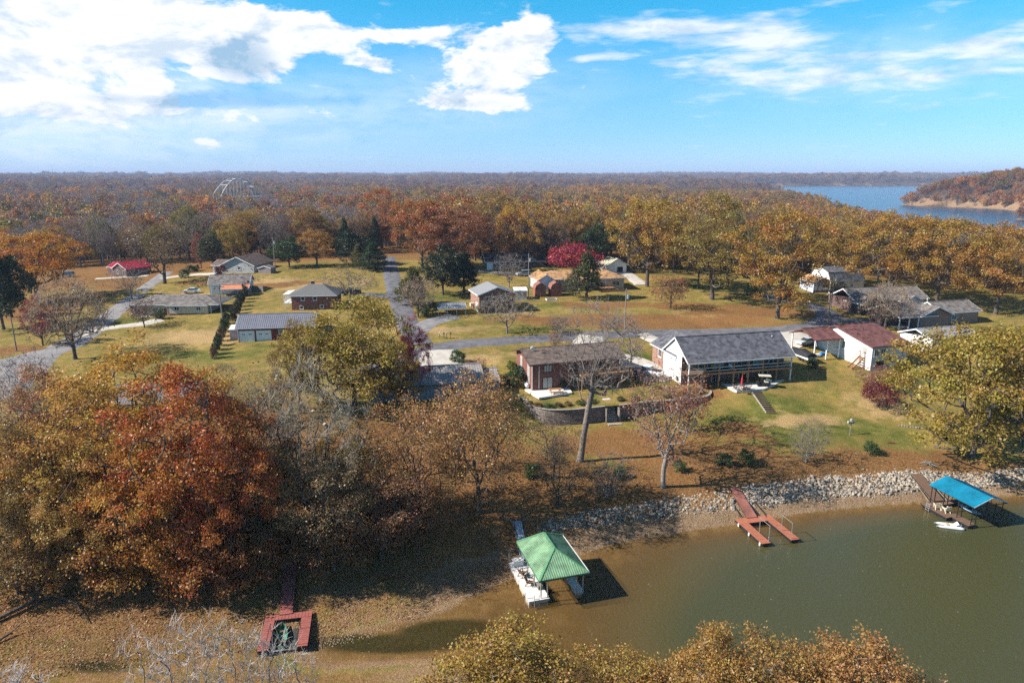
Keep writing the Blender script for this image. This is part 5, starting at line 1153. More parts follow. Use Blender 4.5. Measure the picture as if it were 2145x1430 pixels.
    e = home('dark_roof_house', 'dark roofed house under the trees beyond the side street', 1020, 566, 12, .1); wall_box(e, 0, 19, 0, 9, 2.7, BRICKD); roof_gable_x(e, 0, 19, 0, 9, 2.7, 2.0, .6, mat('shingle_black', (.045, .05, .055), .9)); opening(e, 'f', 3, .8, 2.0, 1.3, panes=(3, 1)); opening(e, 'f', 9, .8, 2.0, 1.3, panes=(3, 1)); wall_box(e, .02, 2, -.05, 0, 2.4, WHITE, name='panel_wall')
    e = home('hidden_cottage', 'blue grey cottage hidden behind the orange trees at lower left', 240, 880, 8, .1); wall_box(e, 0, 12, 0, 7, 2.8, SIDB, 'x', 1.6); roof_gable_x(e, 0, 12, 0, 7, 2.8, 1.6, .5, METG, ribs=True); opening(e, 'f', 2, .9, 1.4, 1.2, panes=(2, 1)); opening(e, 'f', 7, .1, 1.0, 2.0, kind='door', pm=WHITE, panes=(1, 1))
    e = home('pale_roof_hut', 'white roofed hut seen between trunks beyond the small brick house', 1078, 628, 5, 0, 'shed'); wall_box(e, 0, 3.2, 0, 3, 2.3, SIDG); mb = MB(); slab(mb, [(-.2, -.2, 2.45), (3.4, -.2, 2.45), (3.4, 3.2, 2.9), (-.2, 3.2, 2.9)], .1); mb.build('roof', WHITE, e)
misc_houses()

# ------------------------------------------------------------------ docks
def deck_panels(e, rects, z, m, fl=BLKPL, th=.14, trim=None):
    """deck sections with boards laid one by one on a frame, black floats below"""
    for x0, y0, x1, y1, along in rects:
        mb = MB(); bw = .30
        mb.box(x0 + .02, y0 + .02, z - th - .16, x1 - .02, y1 - .02, z - .05); f = mb.build('deck_frame', trim or BLACKM, e)
        n = int(((y1 - y0) if along == 'x' else (x1 - x0)) / bw); mb = MB()
        for i in range(n):
            if along == 'x': a = y0 + (y1 - y0) * i / n; mb.box(x0, a + .012, z - .047, x1, a + (y1 - y0) / n - .012, z + rnd.uniform(-.006, .006))
            else: a = x0 + (x1 - x0) * i / n; mb.box(a + .012, y0, z - .047, a + (x1 - x0) / n - .012, y1, z + rnd.uniform(-.006, .006))
        d = mb.build('deck_boards', m, e)
        L_ = max(x1 - x0, y1 - y0); k = max(2, int(L_ / 1.6)); hx = (x1 - x0) > (y1 - y0)
        for i in range(k):
            mb = MB(); t0 = (i + .12) / k; t1 = (i + .88) / k
            if hx: mb.box(x0 + (x1 - x0) * t0, y0 + .08, -.35, x0 + (x1 - x0) * t1, y1 - .08, z - th - .17)
            else: mb.box(x0 + .08, y0 + (y1 - y0) * t0, -.35, x1 - .08, y0 + (y1 - y0) * t1, z - th - .17)
            mb.build('float', fl, e)
def chair(name, label, loc, rz, m, group=None, leg=None):
    f = thing(name, label, 'chair', loc, rz, group)
    mb = MB(); mb.beam((0, -.28, .40), (0, .30, .30), .54, .05); mb.build('seat', m, f); mb = MB()
    for k in range(5): mb.beam((-.22 + k * .11, .27, .30), (-.25 + k * .125, .62, 1.02), .09, .03)
    mb.build('backrest', m, f)
    for s in (-1, 1):
        mb = MB(); mb.box(s * .34 - .06, -.36, .58, s * .34 + .06, .38, .62); mb.build('armrest', m, f)
        mb = MB(); mb.beam((s * .32, -.30, .003), (s * .32, -.30, .58), .06); mb.build('leg', leg or m, f); mb = MB(); mb.beam((s * .30, .52, .003), (s * .30, .1, .42), .06); mb.build('leg', leg or m, f)
    return f
def ladder(e, x, y, z0, z1, m=STEEL, w=.5, tilt=.12):
    mb = MB()
    for s in (0, w): mb.tube((x + s, y - tilt, z0), (x + s, y, z1 + .6), .03)
    for k in range(4): z = z0 + .15 + k * .28; mb.tube((x, y - tilt * (1 - k / 5), z), (x + w, y - tilt * (1 - k / 5), z), .025)
    mb.build('ladder', m, e)
def gangway(name, label, a, b, w, m, rails=True, rm=BLACKM):
    a, b = Vector(a), Vector(b); d = b - a; L_ = d.length; e = thing(name, label, 'gangway', a, math.atan2(d.y, d.x)); sl = d.z / math.hypot(d.x, d.y); hl = math.hypot(d.x, d.y)
    n = int(hl / .3); mb = MB()
    for i in range(n):
        x0 = hl * i / n + .012; x1 = hl * (i + 1) / n - .012; mb.prism([(x0, -w / 2, x0 * sl), (x1, -w / 2, x1 * sl), (x1, w / 2, x1 * sl), (x0, w / 2, x0 * sl)], (0, 0, .05))
    mb.build('deck_boards', m, e); mb = MB()
    for s in (-1, 1): mb.beam((0, s * (w / 2 - .04), -.10), (hl, s * (w / 2 - .04), d.z - .10), .06, .16)
    mb.build('side_beam', rm, e)
    if rails:
        for s in (-1, 1):
            mb = MB(); mb.beam((0, s * w / 2, .95), (hl, s * w / 2, d.z + .95), .05)
            mb.beam((0, s * w / 2, .5), (hl, s * w / 2, d.z + .5), .035)
            for i in range(5): x = hl * i / 4; mb.beam((x, s * w / 2, x * sl - .1), (x, s * w / 2, x * sl + .95), .05)
            mb.build('railing', rm, e)
    return e
def green_dock():
    A = R(16.5); e = thing('boat_dock', 'white floating dock under a green hipped metal roof', 'dock', (1.7, 60.4, 0), A); T = Matrix.Translation((1.7, 60.4, 0)) @ Matrix.Rotation(A, 4, 'Z')
    DW = mat('dock_white', (.74, .72, .69), .7, .08, 1.5); FW = mat('float_cream', (.55, .50, .38), .7, .2, 1.5)
    deck_panels(e, [(0, 0, 2.2, 7.5, 'x'), (2.2, 6.3, 5.1, 7.5, 'y'), (5.1, .2, 6.0, 7.5, 'x')], .55, DW, FW, trim=mat('dock_edge', (.42, .40, .36), .7))
    z = 3.15; x0, x1, y0, y1 = .85, 6.15, -.65, 7.1; xm = (x0 + x1) / 2; r0, r1 = (xm, y0 + 3.1, z + 1.45), (xm, y1 - 1.4, z + 1.45)
    for i, q in enumerate([[(x0, y1, z), (x0, y0, z), r0, r1], [(x1, y0, z), (x1, y1, z), r1, r0], [(x0, y0, z), (x1, y0, z), r0], [(x1, y1, z), (x0, y1, z), r1]]):
        mb = MB(); slab(mb, q, .05); a, b = Vector(q[0]), Vector(q[1]); n = int((b - a).length / .24)
        top = [Vector(p) for p in q[2:]]
        for k in range(1, n):
            p = a.lerp(b, k / n); t = k / n
            if len(top) == 1: s = 1 - abs(2 * t - 1); q2 = p.lerp(Vector(((top[0].x if i in (0, 1) else p.x), (top[0].y if i in (0, 1) else top[0].y), top[0].z)), s)
            else:
                f0 = abs((top[1] - a).dot(b - a)) / (b - a).length_squared; f1 = abs((top[0] - a).dot(b - a)) / (b - a).length_squared
                s = min(1, t / max(f0, 1e-3), (1 - t) / max(1 - f1, 1e-3)); q2 = p + (Vector((top[0].x, p.y, top[0].z)) - p) * s
            mb.beam(p + Vector((0, 0, .005)), q2 + Vector((0, 0, .005)), .06, .06)
        mb.build('roof', METGR, e)
    mb = MB(); mb.beam(r0, r1, .3, .06)
    for c, r in (((x0, y0, z), r0), ((x1, y0, z), r0), ((x0, y1, z), r1), ((x1, y1, z), r1)): mb.beam(Vector(c) + Vector((0, 0, .03)), Vector(r) + Vector((0, 0, .03)), .22, .05)
    mb.build('ridge_cap', mat('ridge_green', (.12, .30, .15), .45), e)
    mb = MB()
    for p, q in (((x0, y0), (x1, y0)), ((x0, y0), (x0, y1)), ((x1, y0), (x1, y1)), ((x0, y1), (x1, y1))): mb.beam((p[0], p[1], z - .13), (q[0], q[1], z - .13), .05, .16)
    mb.build('fascia', mat('fascia_green', (.05, .16, .08), .5), e); mb = MB(); mb.beam((x1 + .06, y0, z - .03), (x1 + .06, y1, z - .03), .07, .12); mb.build('gutter', TRIM, e)
    for x in (1.35, 2.05, 5.2, 5.9):
        for y in (.25, 2.4, 4.6, 6.8): mb = MB(); mb.box(x - .05, y - .05, .5, x + .05, y + .05, z - .05); mb.build('post', STEEL, e)
    mb = MB(); mb.beam((1.35, .25, 2.3), (2.05, .25, 3.0), .05); mb.beam((5.2, .25, 2.3), (5.9, .25, 3.0), .05); mb.build('brace', STEEL, e)
    ladder(e, .55, -.05, -.25, .6)
    for p in ((-.1, 6.6), (-.15, .6)): mb = MB(); mb.tube((p[0] - .06, p[1], -.6), (p[0] - .06, p[1], 2.2 if p[1] > 3 else 1.2), .04); mb.build('mooring_pipe', STEEL, e)
    w = lambda x, y: T @ Vector((x, y, .56))
    c = thing('dock_chest', 'white storage chest on the back of the green roofed dock', 'chest', w(.35, 6.4), A); mb = MB(); mb.box(0, 0, .003, 1.1, .7, .55); mb.build('chest_body', DW, c); mb = MB(); mb.box(-.03, -.03, .552, 1.13, .73, .66); mb.build('lid', WHITE, c)
    chair('dock_chair', 'brown chair near the white chest on the green roofed dock', w(.8, 4.6), A + R(120), WOOD); chair('dock_chair', 'brown lounge chair at the middle of the green roofed dock', w(1.0, 2.7), A + R(60), WOOD)
    b = thing('dock_cooler', 'dark box near the ladder of the green roofed dock', 'box', w(1.55, 1.6), A); mb = MB(); mb.box(0, 0, .003, .45, .8, .4); mb.build('box_body', mat('box_taupe', (.16, .14, .12), .8), b); mb = MB(); mb.box(-.02, -.02, .402, .47, .82, .46); mb.build('lid', mat('box_lid', (.22, .2, .18), .8), b)
    p = T @ Vector((1.9, 7.3, .68)); q = P(1083, 1091, 2.1); gangway('gangway', 'blue grey aluminium gangway from the bank to the green roofed dock', (q[0], q[1], 2.1), p, 1.0, ALU)
    for k, (a, b_) in enumerate((((1058,1082), (1076,1096)), ((1110,1080), (1092,1092)))):
        s = P(*a, 2.6); t = P(*b_, 2.0); mb = MB(); mb.tube(s, t, .07, .05); o = mb.build('stay_pole', POLE); tag(o, 'wooden stay pole on the %s of the blue grey gangway head' % ('left', 'right')[k], 'pole')
green_dock()
def u_dock():
    A = R(13); e = thing('u_shaped_dock', 'open U shaped floating dock with orange red deck boards', 'dock', (29.1, 71.6, 0), A); T = Matrix.Translation((29.1, 71.6, 0)) @ Matrix.Rotation(A, 4, 'Z')
    deck_panels(e, [(0, 0, 1.15, 4.75, 'x'), (3.8, 0, 4.95, 4.75, 'x'), (0, 4.77, 4.95, 6.1, 'y')], .5, DECKR)
    for x in (.98, 3.95):
        for y in (.25, 2.2): mb = MB(); mb.tube((x, y, .3), (x, y, 2.5), .035); mb.build('hoist_post', STEEL, e)
        mb = MB(); mb.tube((x, .2, 2.5), (x, 2.3, 2.5), .03); mb.build('hoist_bar', STEEL, e)
    for x, y in ((-.05, .3), (-.05, 2.6), (-.05, 4.9), (5.0, .3), (5.0, 2.6)): mb = MB(); mb.box(x - .03, y, .05, x + .05, y + .25, .42); mb.build('bumper', TRIM, e)
    p = T @ Vector((2.3, 5.8, .55)); q = P(1537, 1020, 2.3); gangway('gangway', 'faded red gangway sloping from the rocks to the U shaped dock', (q[0], q[1], 2.3), p, 1.35, mat('gangway_red', (.30, .12, .09), .8, .35, .7, .2), False)
    for k, (a, b) in enumerate((((1515,1018), (1553,1084)), ((1545,1016), (1590,1080)), ((1553,1016), (1606,1082)))):
        s = P(*a, 2.0); t = P(*b, .5); mb = MB(); mb.tube(s, t, .045); tag(mb.build('stiff_arm', BLACKM), ('left', 'middle', 'right')[k] + ' black steel arm beside the U shaped dock gangway', 'steel arm')
u_dock()
def blue_dock():
    A = R(15); e = thing('boat_dock', 'wooden boat dock under a bright blue gabled metal roof', 'dock', (55.8, 75.8, 0), A); T = Matrix.Translation((55.8, 75.8, 0)) @ Matrix.Rotation(A, 4, 'Z')
    deck_panels(e, [(0, 0, 1.25, 2.3, 'x'), (-.8, 2.32, 1.25, 5.2, 'x'), (-.8, 5.22, 4.9, 6.3, 'y'), (3.9, 0, 5.0, 5.2, 'x')], .5, WOOD)
    x0, x1, y0, y1, z, rise = .35, 5.3, -.2, 6.4, 3.0, .95; xm = (x0 + x1) / 2
    for q in ([(x0 - .15, y1, z), (x0 - .15, y0, z), (xm, y0, z + rise), (xm, y1, z + rise)], [(x1 + .15, y0, z), (x1 + .15, y1, z), (xm, y1, z + rise), (xm, y0, z + rise)]):
        mb = MB(); slab(mb, q, .05); ribs_on(mb, q, .27, .022); mb.build('roof', METBL, e)
    mb = MB()
    for x in (x0, x1): mb.box(x - .04, y0, z - .16, x + .04, y1, z - .06)
    for y in (y0 + .1, 3.1, y1 - .1): mb.box(x0, y - .03, z - .14, x1, y + .03, z - .06); mb.beam((xm, y, z - .1), (xm, y, z + rise - .08), .05)
    mb.build('roof_frame', BLACKM, e); mb = MB(); mb.beam((x0 - .15, y0 - .02, z - .03), (xm, y0 - .02, z + rise - .03), .03, .12); mb.beam((x1 + .15, y0 - .02, z - .03), (xm, y0 - .02, z + rise - .03), .03, .12); mb.build('fascia', mat('fascia_cream', (.60, .57, .48), .6), e)
    for x in (.45, 1.12, 4.0, 5.1):
        for y in (.15, 2.1, 4.2, 6.1): mb = MB(); mb.box(x - .04, y - .04, .45, x + .04, y + .04, z - .06); mb.build('post', BLACKM, e)
    w = lambda x, y, zz=.51: T @ Vector((x, y, zz)); CR = mat('cream_plastic', (.72, .64, .46), .5, .06)
    chair('deck_chair', 'cream slatted armchair nearer the shore on the blue roofed dock', w(.0, 4.6), A + R(150), CR); chair('deck_chair', 'cream slatted armchair nearer the water on the blue roofed dock', w(.35, 3.6), A + R(165), CR)
    mb = MB(); mb.tube((-.95, 4.9, .1), (-.85, 4.9, 1.3), .03); mb.tube((-.95, 5.4, .1), (-.85, 5.4, 1.3), .03)
    for k in range(4): mb.tube((-.93 + k * .02, 4.9, .2 + k * .27), (-.93 + k * .02, 5.4, .2 + k * .27), .025)
    mb.build('ladder', STEEL, e)
    k = thing('kayak', 'pale blue kayak hung in the slip of the blue roofed dock', 'kayak', w(3.35, 2.9, .75), A + R(4))
    V = []; F = []; ns = 11; nr = 8
    for i in range(ns):
        t = i / (ns - 1) * 2 - 1; wv = .36 * max(.03, 1 - abs(t) ** 2.4); hv = .19 * max(.05, 1 - abs(t) ** 3); zc = .12 * t * t
        for j in range(nr): a = 2 * math.pi * j / nr; V.append((wv * math.cos(a), t * 1.6, zc + hv * math.sin(a)))
    for i in range(ns - 1):
        for j in range(nr): F.append((i * nr + j, i * nr + (j + 1) % nr, (i + 1) * nr + (j + 1) % nr, (i + 1) * nr + j))
    F += [tuple(range(nr)), tuple(range((ns - 1) * nr, ns * nr))]; mb = MB(); mb.add(V, F); mb.build('hull', mat('kayak_blue', (.38, .52, .62), .4, .08), k, True); mb = MB(); mb.ell((0, -.1, .19), (.22, .45, .04)); mb.build('cockpit', DARK, k)
    # pedal boat afloat
    b = thing('pedal_boat', 'white catamaran pedal boat floating beside the blue roofed dock', 'boat', (53.9, 76.5, .02), R(-15)); PW = mat('boat_white', (.74, .73, .71), .4, .06)
    for s in (-1, 1):
        mb = MB(); V = []; F = []
        for i in range(9):
            t = i / 8 * 2 - 1; wv = .24 * (1 - max(0, -t) ** 3 * .85); hv = .17 * (1 - max(0, -t) ** 4 * .6)
            for j in range(8): a = 2 * math.pi * j / 8; V.append((t * 1.5, s * .42 + wv * math.cos(a), .10 + hv * math.sin(a)))
        for i in range(8):
            for j in range(8): F.append((i * 8 + j, i * 8 + (j + 1) % 8, (i + 1) * 8 + (j + 1) % 8, (i + 1) * 8 + j))
        F += [tuple(range(8)), tuple(range(64, 72))]; mb.add(V, F); mb.build('pontoon', PW, b, True)
    mb = MB(); mb.box(-.5, -.35, .16, 1.2, .35, .24); mb.build('deck', PW, b)
    for s in (-1, 1): mb = MB(); mb.beam((.55, s * .2, .26), (.95, s * .2, .62), .32, .06); mb.box(.1, s * .2 - .15, .243, .6, s * .2 + .15, .31); mb.build('seat', PW, b)
    mb = MB(); mb.box(-.35, -.3, .243, -.1, .3, .40); mb.build('pedal_box', mat('boat_tan', (.5, .42, .3), .5), b)
    q = P(1918, 992, 2.3); gangway('gangway', 'weathered brown gangway from the rocks to the blue roofed dock', (q[0], q[1], 2.3), w(1.9, 6.1, .6), 1.5, WOOD, False)
    for i, (a, c) in enumerate((((1908,995), (1945,1050)), ((1938,994), (1985,1050)))):
        s = P(*a, 2.0); t = P(*c, .5); mb = MB(); mb.tube(s, t, .045); tag(mb.build('stiff_arm', POLE), ('left', 'right')[i] + ' anchor pole beside the blue roofed dock gangway', 'pole')
blue_dock()
def red_dock():
    A = R(11); e = thing('stranded_dock', 'faded red dock stranded on the dry lake bed at lower left', 'dock', (-22.8, 52.8, .12), A); T = Matrix.Translation((-22.8, 52.8, .12)) @ Matrix.Rotation(A, 4, 'Z')
    deck_panels(e, [(0, 0, .95, 4.3, 'x'), (3.4, 0, 4.35, 4.3, 'x'), (0, 4.32, 4.35, 5.2, 'y')], .62, DECKP)
    mb = MB(); mb.box(1.0, .15, .25, 3.38, .22, .36); mb.build('front_tie', STEEL, e)
    for x in (.85, 3.5):
        for y in (.3, 2.6): mb = MB(); mb.tube((x, y, .3), (x, y, 1.5), .025); mb.build('hoist_post', BLACKM, e)
        mb = MB(); mb.tube((x, .3, 1.5), (x, 2.6, 1.5), .025); mb.build('hoist_bar', BLACKM, e)
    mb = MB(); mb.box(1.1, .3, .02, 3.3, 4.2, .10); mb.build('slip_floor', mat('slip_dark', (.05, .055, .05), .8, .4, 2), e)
    c = thing('canoe', 'green canoe lying in the slip of the stranded red dock', 'canoe', T @ Vector((1.95, 2.1, .14)), A + R(6)); V = []; F = []; ns = 13
    for i in range(ns):
        t = i / (ns - 1) * 2 - 1; wv = .42 * max(.02, 1 - abs(t) ** 2.2); zt = .36 + .16 * t ** 4
        V += [(-wv, t * 1.8, zt), (-wv * .8, t * 1.8, .12), (0, t * 1.8, .0), (wv * .8, t * 1.8, .12), (wv, t * 1.8, zt)]
    for i in range(ns - 1):
        for j in range(4): F.append((i * 5 + j, i * 5 + j + 1, i * 5 + j + 6, i * 5 + j + 5))
    mb = MB(); mb.add(V, F); mb.build('hull', mat('canoe_green', (.02, .20, .13), .5, .15), c, True)
    for y in (-.8, .7): mb = MB(); mb.box(-.36, y - .12, .27, .36, y + .12, .30); mb.build('thwart', WOOD, c)
    p = T @ Vector((1.9, 5.0, .66)); gangway('gangway', 'faded red gangway leading from the trees down to the stranded dock', (-23.9, 66.5, 1.9), p, 1.2, DECKP, False)
red_dock()

# ------------------------------------------------------------------ rock bank along the cove
def riprap():
    rng = np.random.default_rng(4); e = thing('rock_bank', 'bank of pale broken rocks along the cove shore', 'rocks')
    RM = mat('rock_pale', (.50, .42, .32), .95, .35, .9, .1, col2=(.26, .22, .175)); RM2 = mat('rock_grey', (.23, .20, .175), .95, .4, 1.5, .1)
    base = []
    for k in range(7):
        me = bpy.data.meshes.new('rock'); b = MB(); b.ell((0, 0, 0), (1, .8, .62), 7, 5)
        v = np.array(b.v); v *= (1 + rng.uniform(-.24, .24, (len(v), 1))); v += rng.normal(0, .06, v.shape); me.from_pydata([tuple(q) for q in v], [], b.f); me.materials.append(RM if k < 4 else RM2); me.update(); base.append(me)
    bot = [(1130,1122),(1250,1100),(1400,1080),(1560,1060),(1700,1043),(1850,1032),(1950,1025),(2145,1006),(2300,990)]; top = [(1130,1094),(1250,1068),(1400,1046),(1560,1020),(1700,1000),(1850,992),(1950,988),(2145,982),(2300,965)]
    B = [gp(*p) for p in bot]; Tp = [gp(*p) for p in top]
    pts = []
    for k in range(6500):
        t = rng.uniform(0, 1) ** .8; s = rng.uniform(-.08, 1.06) if rng.random() < .85 else rng.uniform(-.3, 1.3); f = t * (len(B) - 1); i = min(int(f), len(B) - 2); f -= i
        p = B[i].lerp(B[i + 1], f).lerp(Tp[i].lerp(Tp[i + 1], f), s); big = rng.uniform(.08, .20) if rng.random() < .85 else rng.uniform(.18, .34)
        if t < .35: big *= .75
        if not (0 < s < 1): big *= .6
        pts.append((big, p.x + rng.normal(0, .2), p.y + rng.normal(0, .2)))
    pts.sort(reverse=True); z = terrain(np.array([p[1] for p in pts]), np.array([p[2] for p in pts]))
    Vs = []; Fs = []; n0 = 0
    for k, (s, x, y) in enumerate(pts):
        rot = rng.uniform(0, 6.28, 3); 
        if k < 280:
            o = bpy.data.objects.new('rock', base[k % 7]); COL.objects.link(o); o.parent = e; o.location = (x, y, z[k] + s * .22); o.rotation_euler = (rot[0] * .12, rot[1] * .12, rot[2]); o.scale = (s * 1.05, s, s * .95)
        else:
            m = base[int(rng.integers(0, 7))]; v = np.array([q.co for q in m.vertices]) * s; c, sn = math.cos(rot[2]), math.sin(rot[2]); v = v @ np.array([[c, sn, 0], [-sn, c, 0], [0, 0, 1]]) + np.array([x, y, z[k] + s * .2])
            Vs.append(v); Fs += [tuple(i + n0 for i in p.vertices) for p in m.polygons]; n0 += len(v)
    me = bpy.data.meshes.new('small_rocks'); me.from_pydata([tuple(q) for q in np.concatenate(Vs)], [], Fs); me.materials.append(RM); me.materials.append(RM2)
    o = bpy.data.objects.new('small_rocks', me); COL.objects.link(o); o.parent = e; o['kind'] = 'stuff'
    nf = len(Fs); mi = (rng.random(nf // 35 + 1) < .4).astype(np.int32); me.polygons.foreach_set('material_index', np.repeat(mi, 35)[:nf]); me.update()
    # pebbles and shells of the gravel foot
    n = 15000; t = rng.uniform(0, 1, n); px = 560 + t * 1560; shore = np.interp(px, [560, 640, 700, 800, 900, 1000, 1070, 1150, 1224, 1338, 1480, 1542, 1681, 1852, 2115], [1375, 1362, 1345, 1320, 1290, 1238, 1206, 1178, 1152, 1119, 1101, 1094, 1069, 1052, 1032]); up = np.interp(px, [560, 900, 1150, 1400, 1700, 2115], [120, 125, 75, 38, 26, 24])
    py = shore - rng.uniform(-.05, 1, n) ** 1.2 * up if False else shore - rng.uniform(0, 1, n) * up
    u = (px - 1072.5) / FPX; v_ = (py - 715) / FPX; tt = (.35 - CAMH) / (-SP - v_ * CP); X = u * tt; Y = (CP - v_ * SP) * tt; Z = terrain(X, Y)
    s = rng.uniform(.04, .115, n); T4 = np.array([[1, 0, -.3], [-.5, .8, -.3], [-.5, -.8, -.3], [0, 0, .6]]); a = rng.uniform(0, 6.28, n); ca, sa = np.cos(a), np.sin(a)
    rx = ca[:, None] * T4[None, :, 0] - sa[:, None] * T4[None, :, 1]; ry = sa[:, None] * T4[None, :, 0] + ca[:, None] * T4[None, :, 1]; rz = np.broadcast_to(T4[None, :, 2], rx.shape)
    V = np.stack([rx, ry, rz], -1) * s[:, None, None] + np.stack([X, Y, Z + .02], -1)[:, None]; b4 = np.arange(n)[:, None] * 4
    F = np.concatenate([b4 + np.array([[0, 1, 3]]), b4 + np.array([[1, 2, 3]]), b4 + np.array([[2, 0, 3]])])
    me = arrmesh('shore_pebbles', V.reshape(-1, 3), [(F, 0, {})], [mat('pebble', (.36, .27, .19), .95, .3, .8, .1, col2=(.20, .135, .085))]); o = bpy.data.objects.new('shore_pebbles', me); COL.objects.link(o); struct(o, 'stuff', 'pale pebbles scattered over the beach at the cove edge', 'pebbles')
riprap()
def leaf_litter():
    rng = np.random.default_rng(8); X, Y, Z = [], [], []
    def area(n, poly):
        p = np.array([gp(*q)[:2] for q in poly]); lo, hi = p.min(0), p.max(0); c = rng.uniform(lo, hi, (n, 2)); k = poly_sd(c[:, 0], c[:, 1], p) < 0; return c[k]
    C = np.concatenate([area(42000, [(-60,1250),(300,1225),(600,1230),(850,1190),(1080,1170),(1060,1210),(900,1290),(650,1350),(-60,1440)]), area(9000, [(600,1200),(1000,1090),(1400,1040),(1600,1000),(1500,930),(1200,900),(1000,1000),(700,1100)]), area(5000, [(1400,1010),(1900,985),(1900,950),(1500,930)])])
    z = terrain(C[:, 0], C[:, 1]) + .10 * fbm(C[:, 0], C[:, 1], 9, 3); k = z > .05; C = C[k]; z = z[k]; n = len(C)
    V, F = leaf_quads(rng, np.concatenate([C, (z + .05)[:, None]], 1), rng.uniform(.05, .11, n), np.zeros((n, 3)), 1.6, 0)
    me = arrmesh('leaf_litter', V, [(F, 0, {'lv': rng.random(n), 'lb': rng.random(n)})], [LEAF]); o = bpy.data.objects.new('leaf_litter', me); COL.objects.link(o); o.color = (.36, .20, .10, 1); struct(o, 'stuff', 'fallen brown leaves covering the dry lake bed and bank', 'leaves')
leaf_litter()

def floating_leaves():
    rng = np.random.default_rng(21); n = 300; x = rng.uniform(2, 95, n); y = rng.uniform(44, 80, n); z = terrain(x, y); k = z < -.3; x, y = x[k], y[k]; m = len(x)
    V, F = leaf_quads(rng, np.stack([x, y, np.full(m, .012)], -1), rng.uniform(.05, .10, m), np.zeros((m, 3)), 40, 0)
    me = arrmesh('floating_leaves', V, [(F, 0, {'lv': rng.random(m), 'lb': rng.random(m)})], [LEAF]); o = bpy.data.objects.new('floating_leaves', me); COL.objects.link(o); o.color = (.34, .26, .16, 1); struct(o, 'stuff', 'pale fallen leaves floating on the cove water', 'leaves')
floating_leaves()

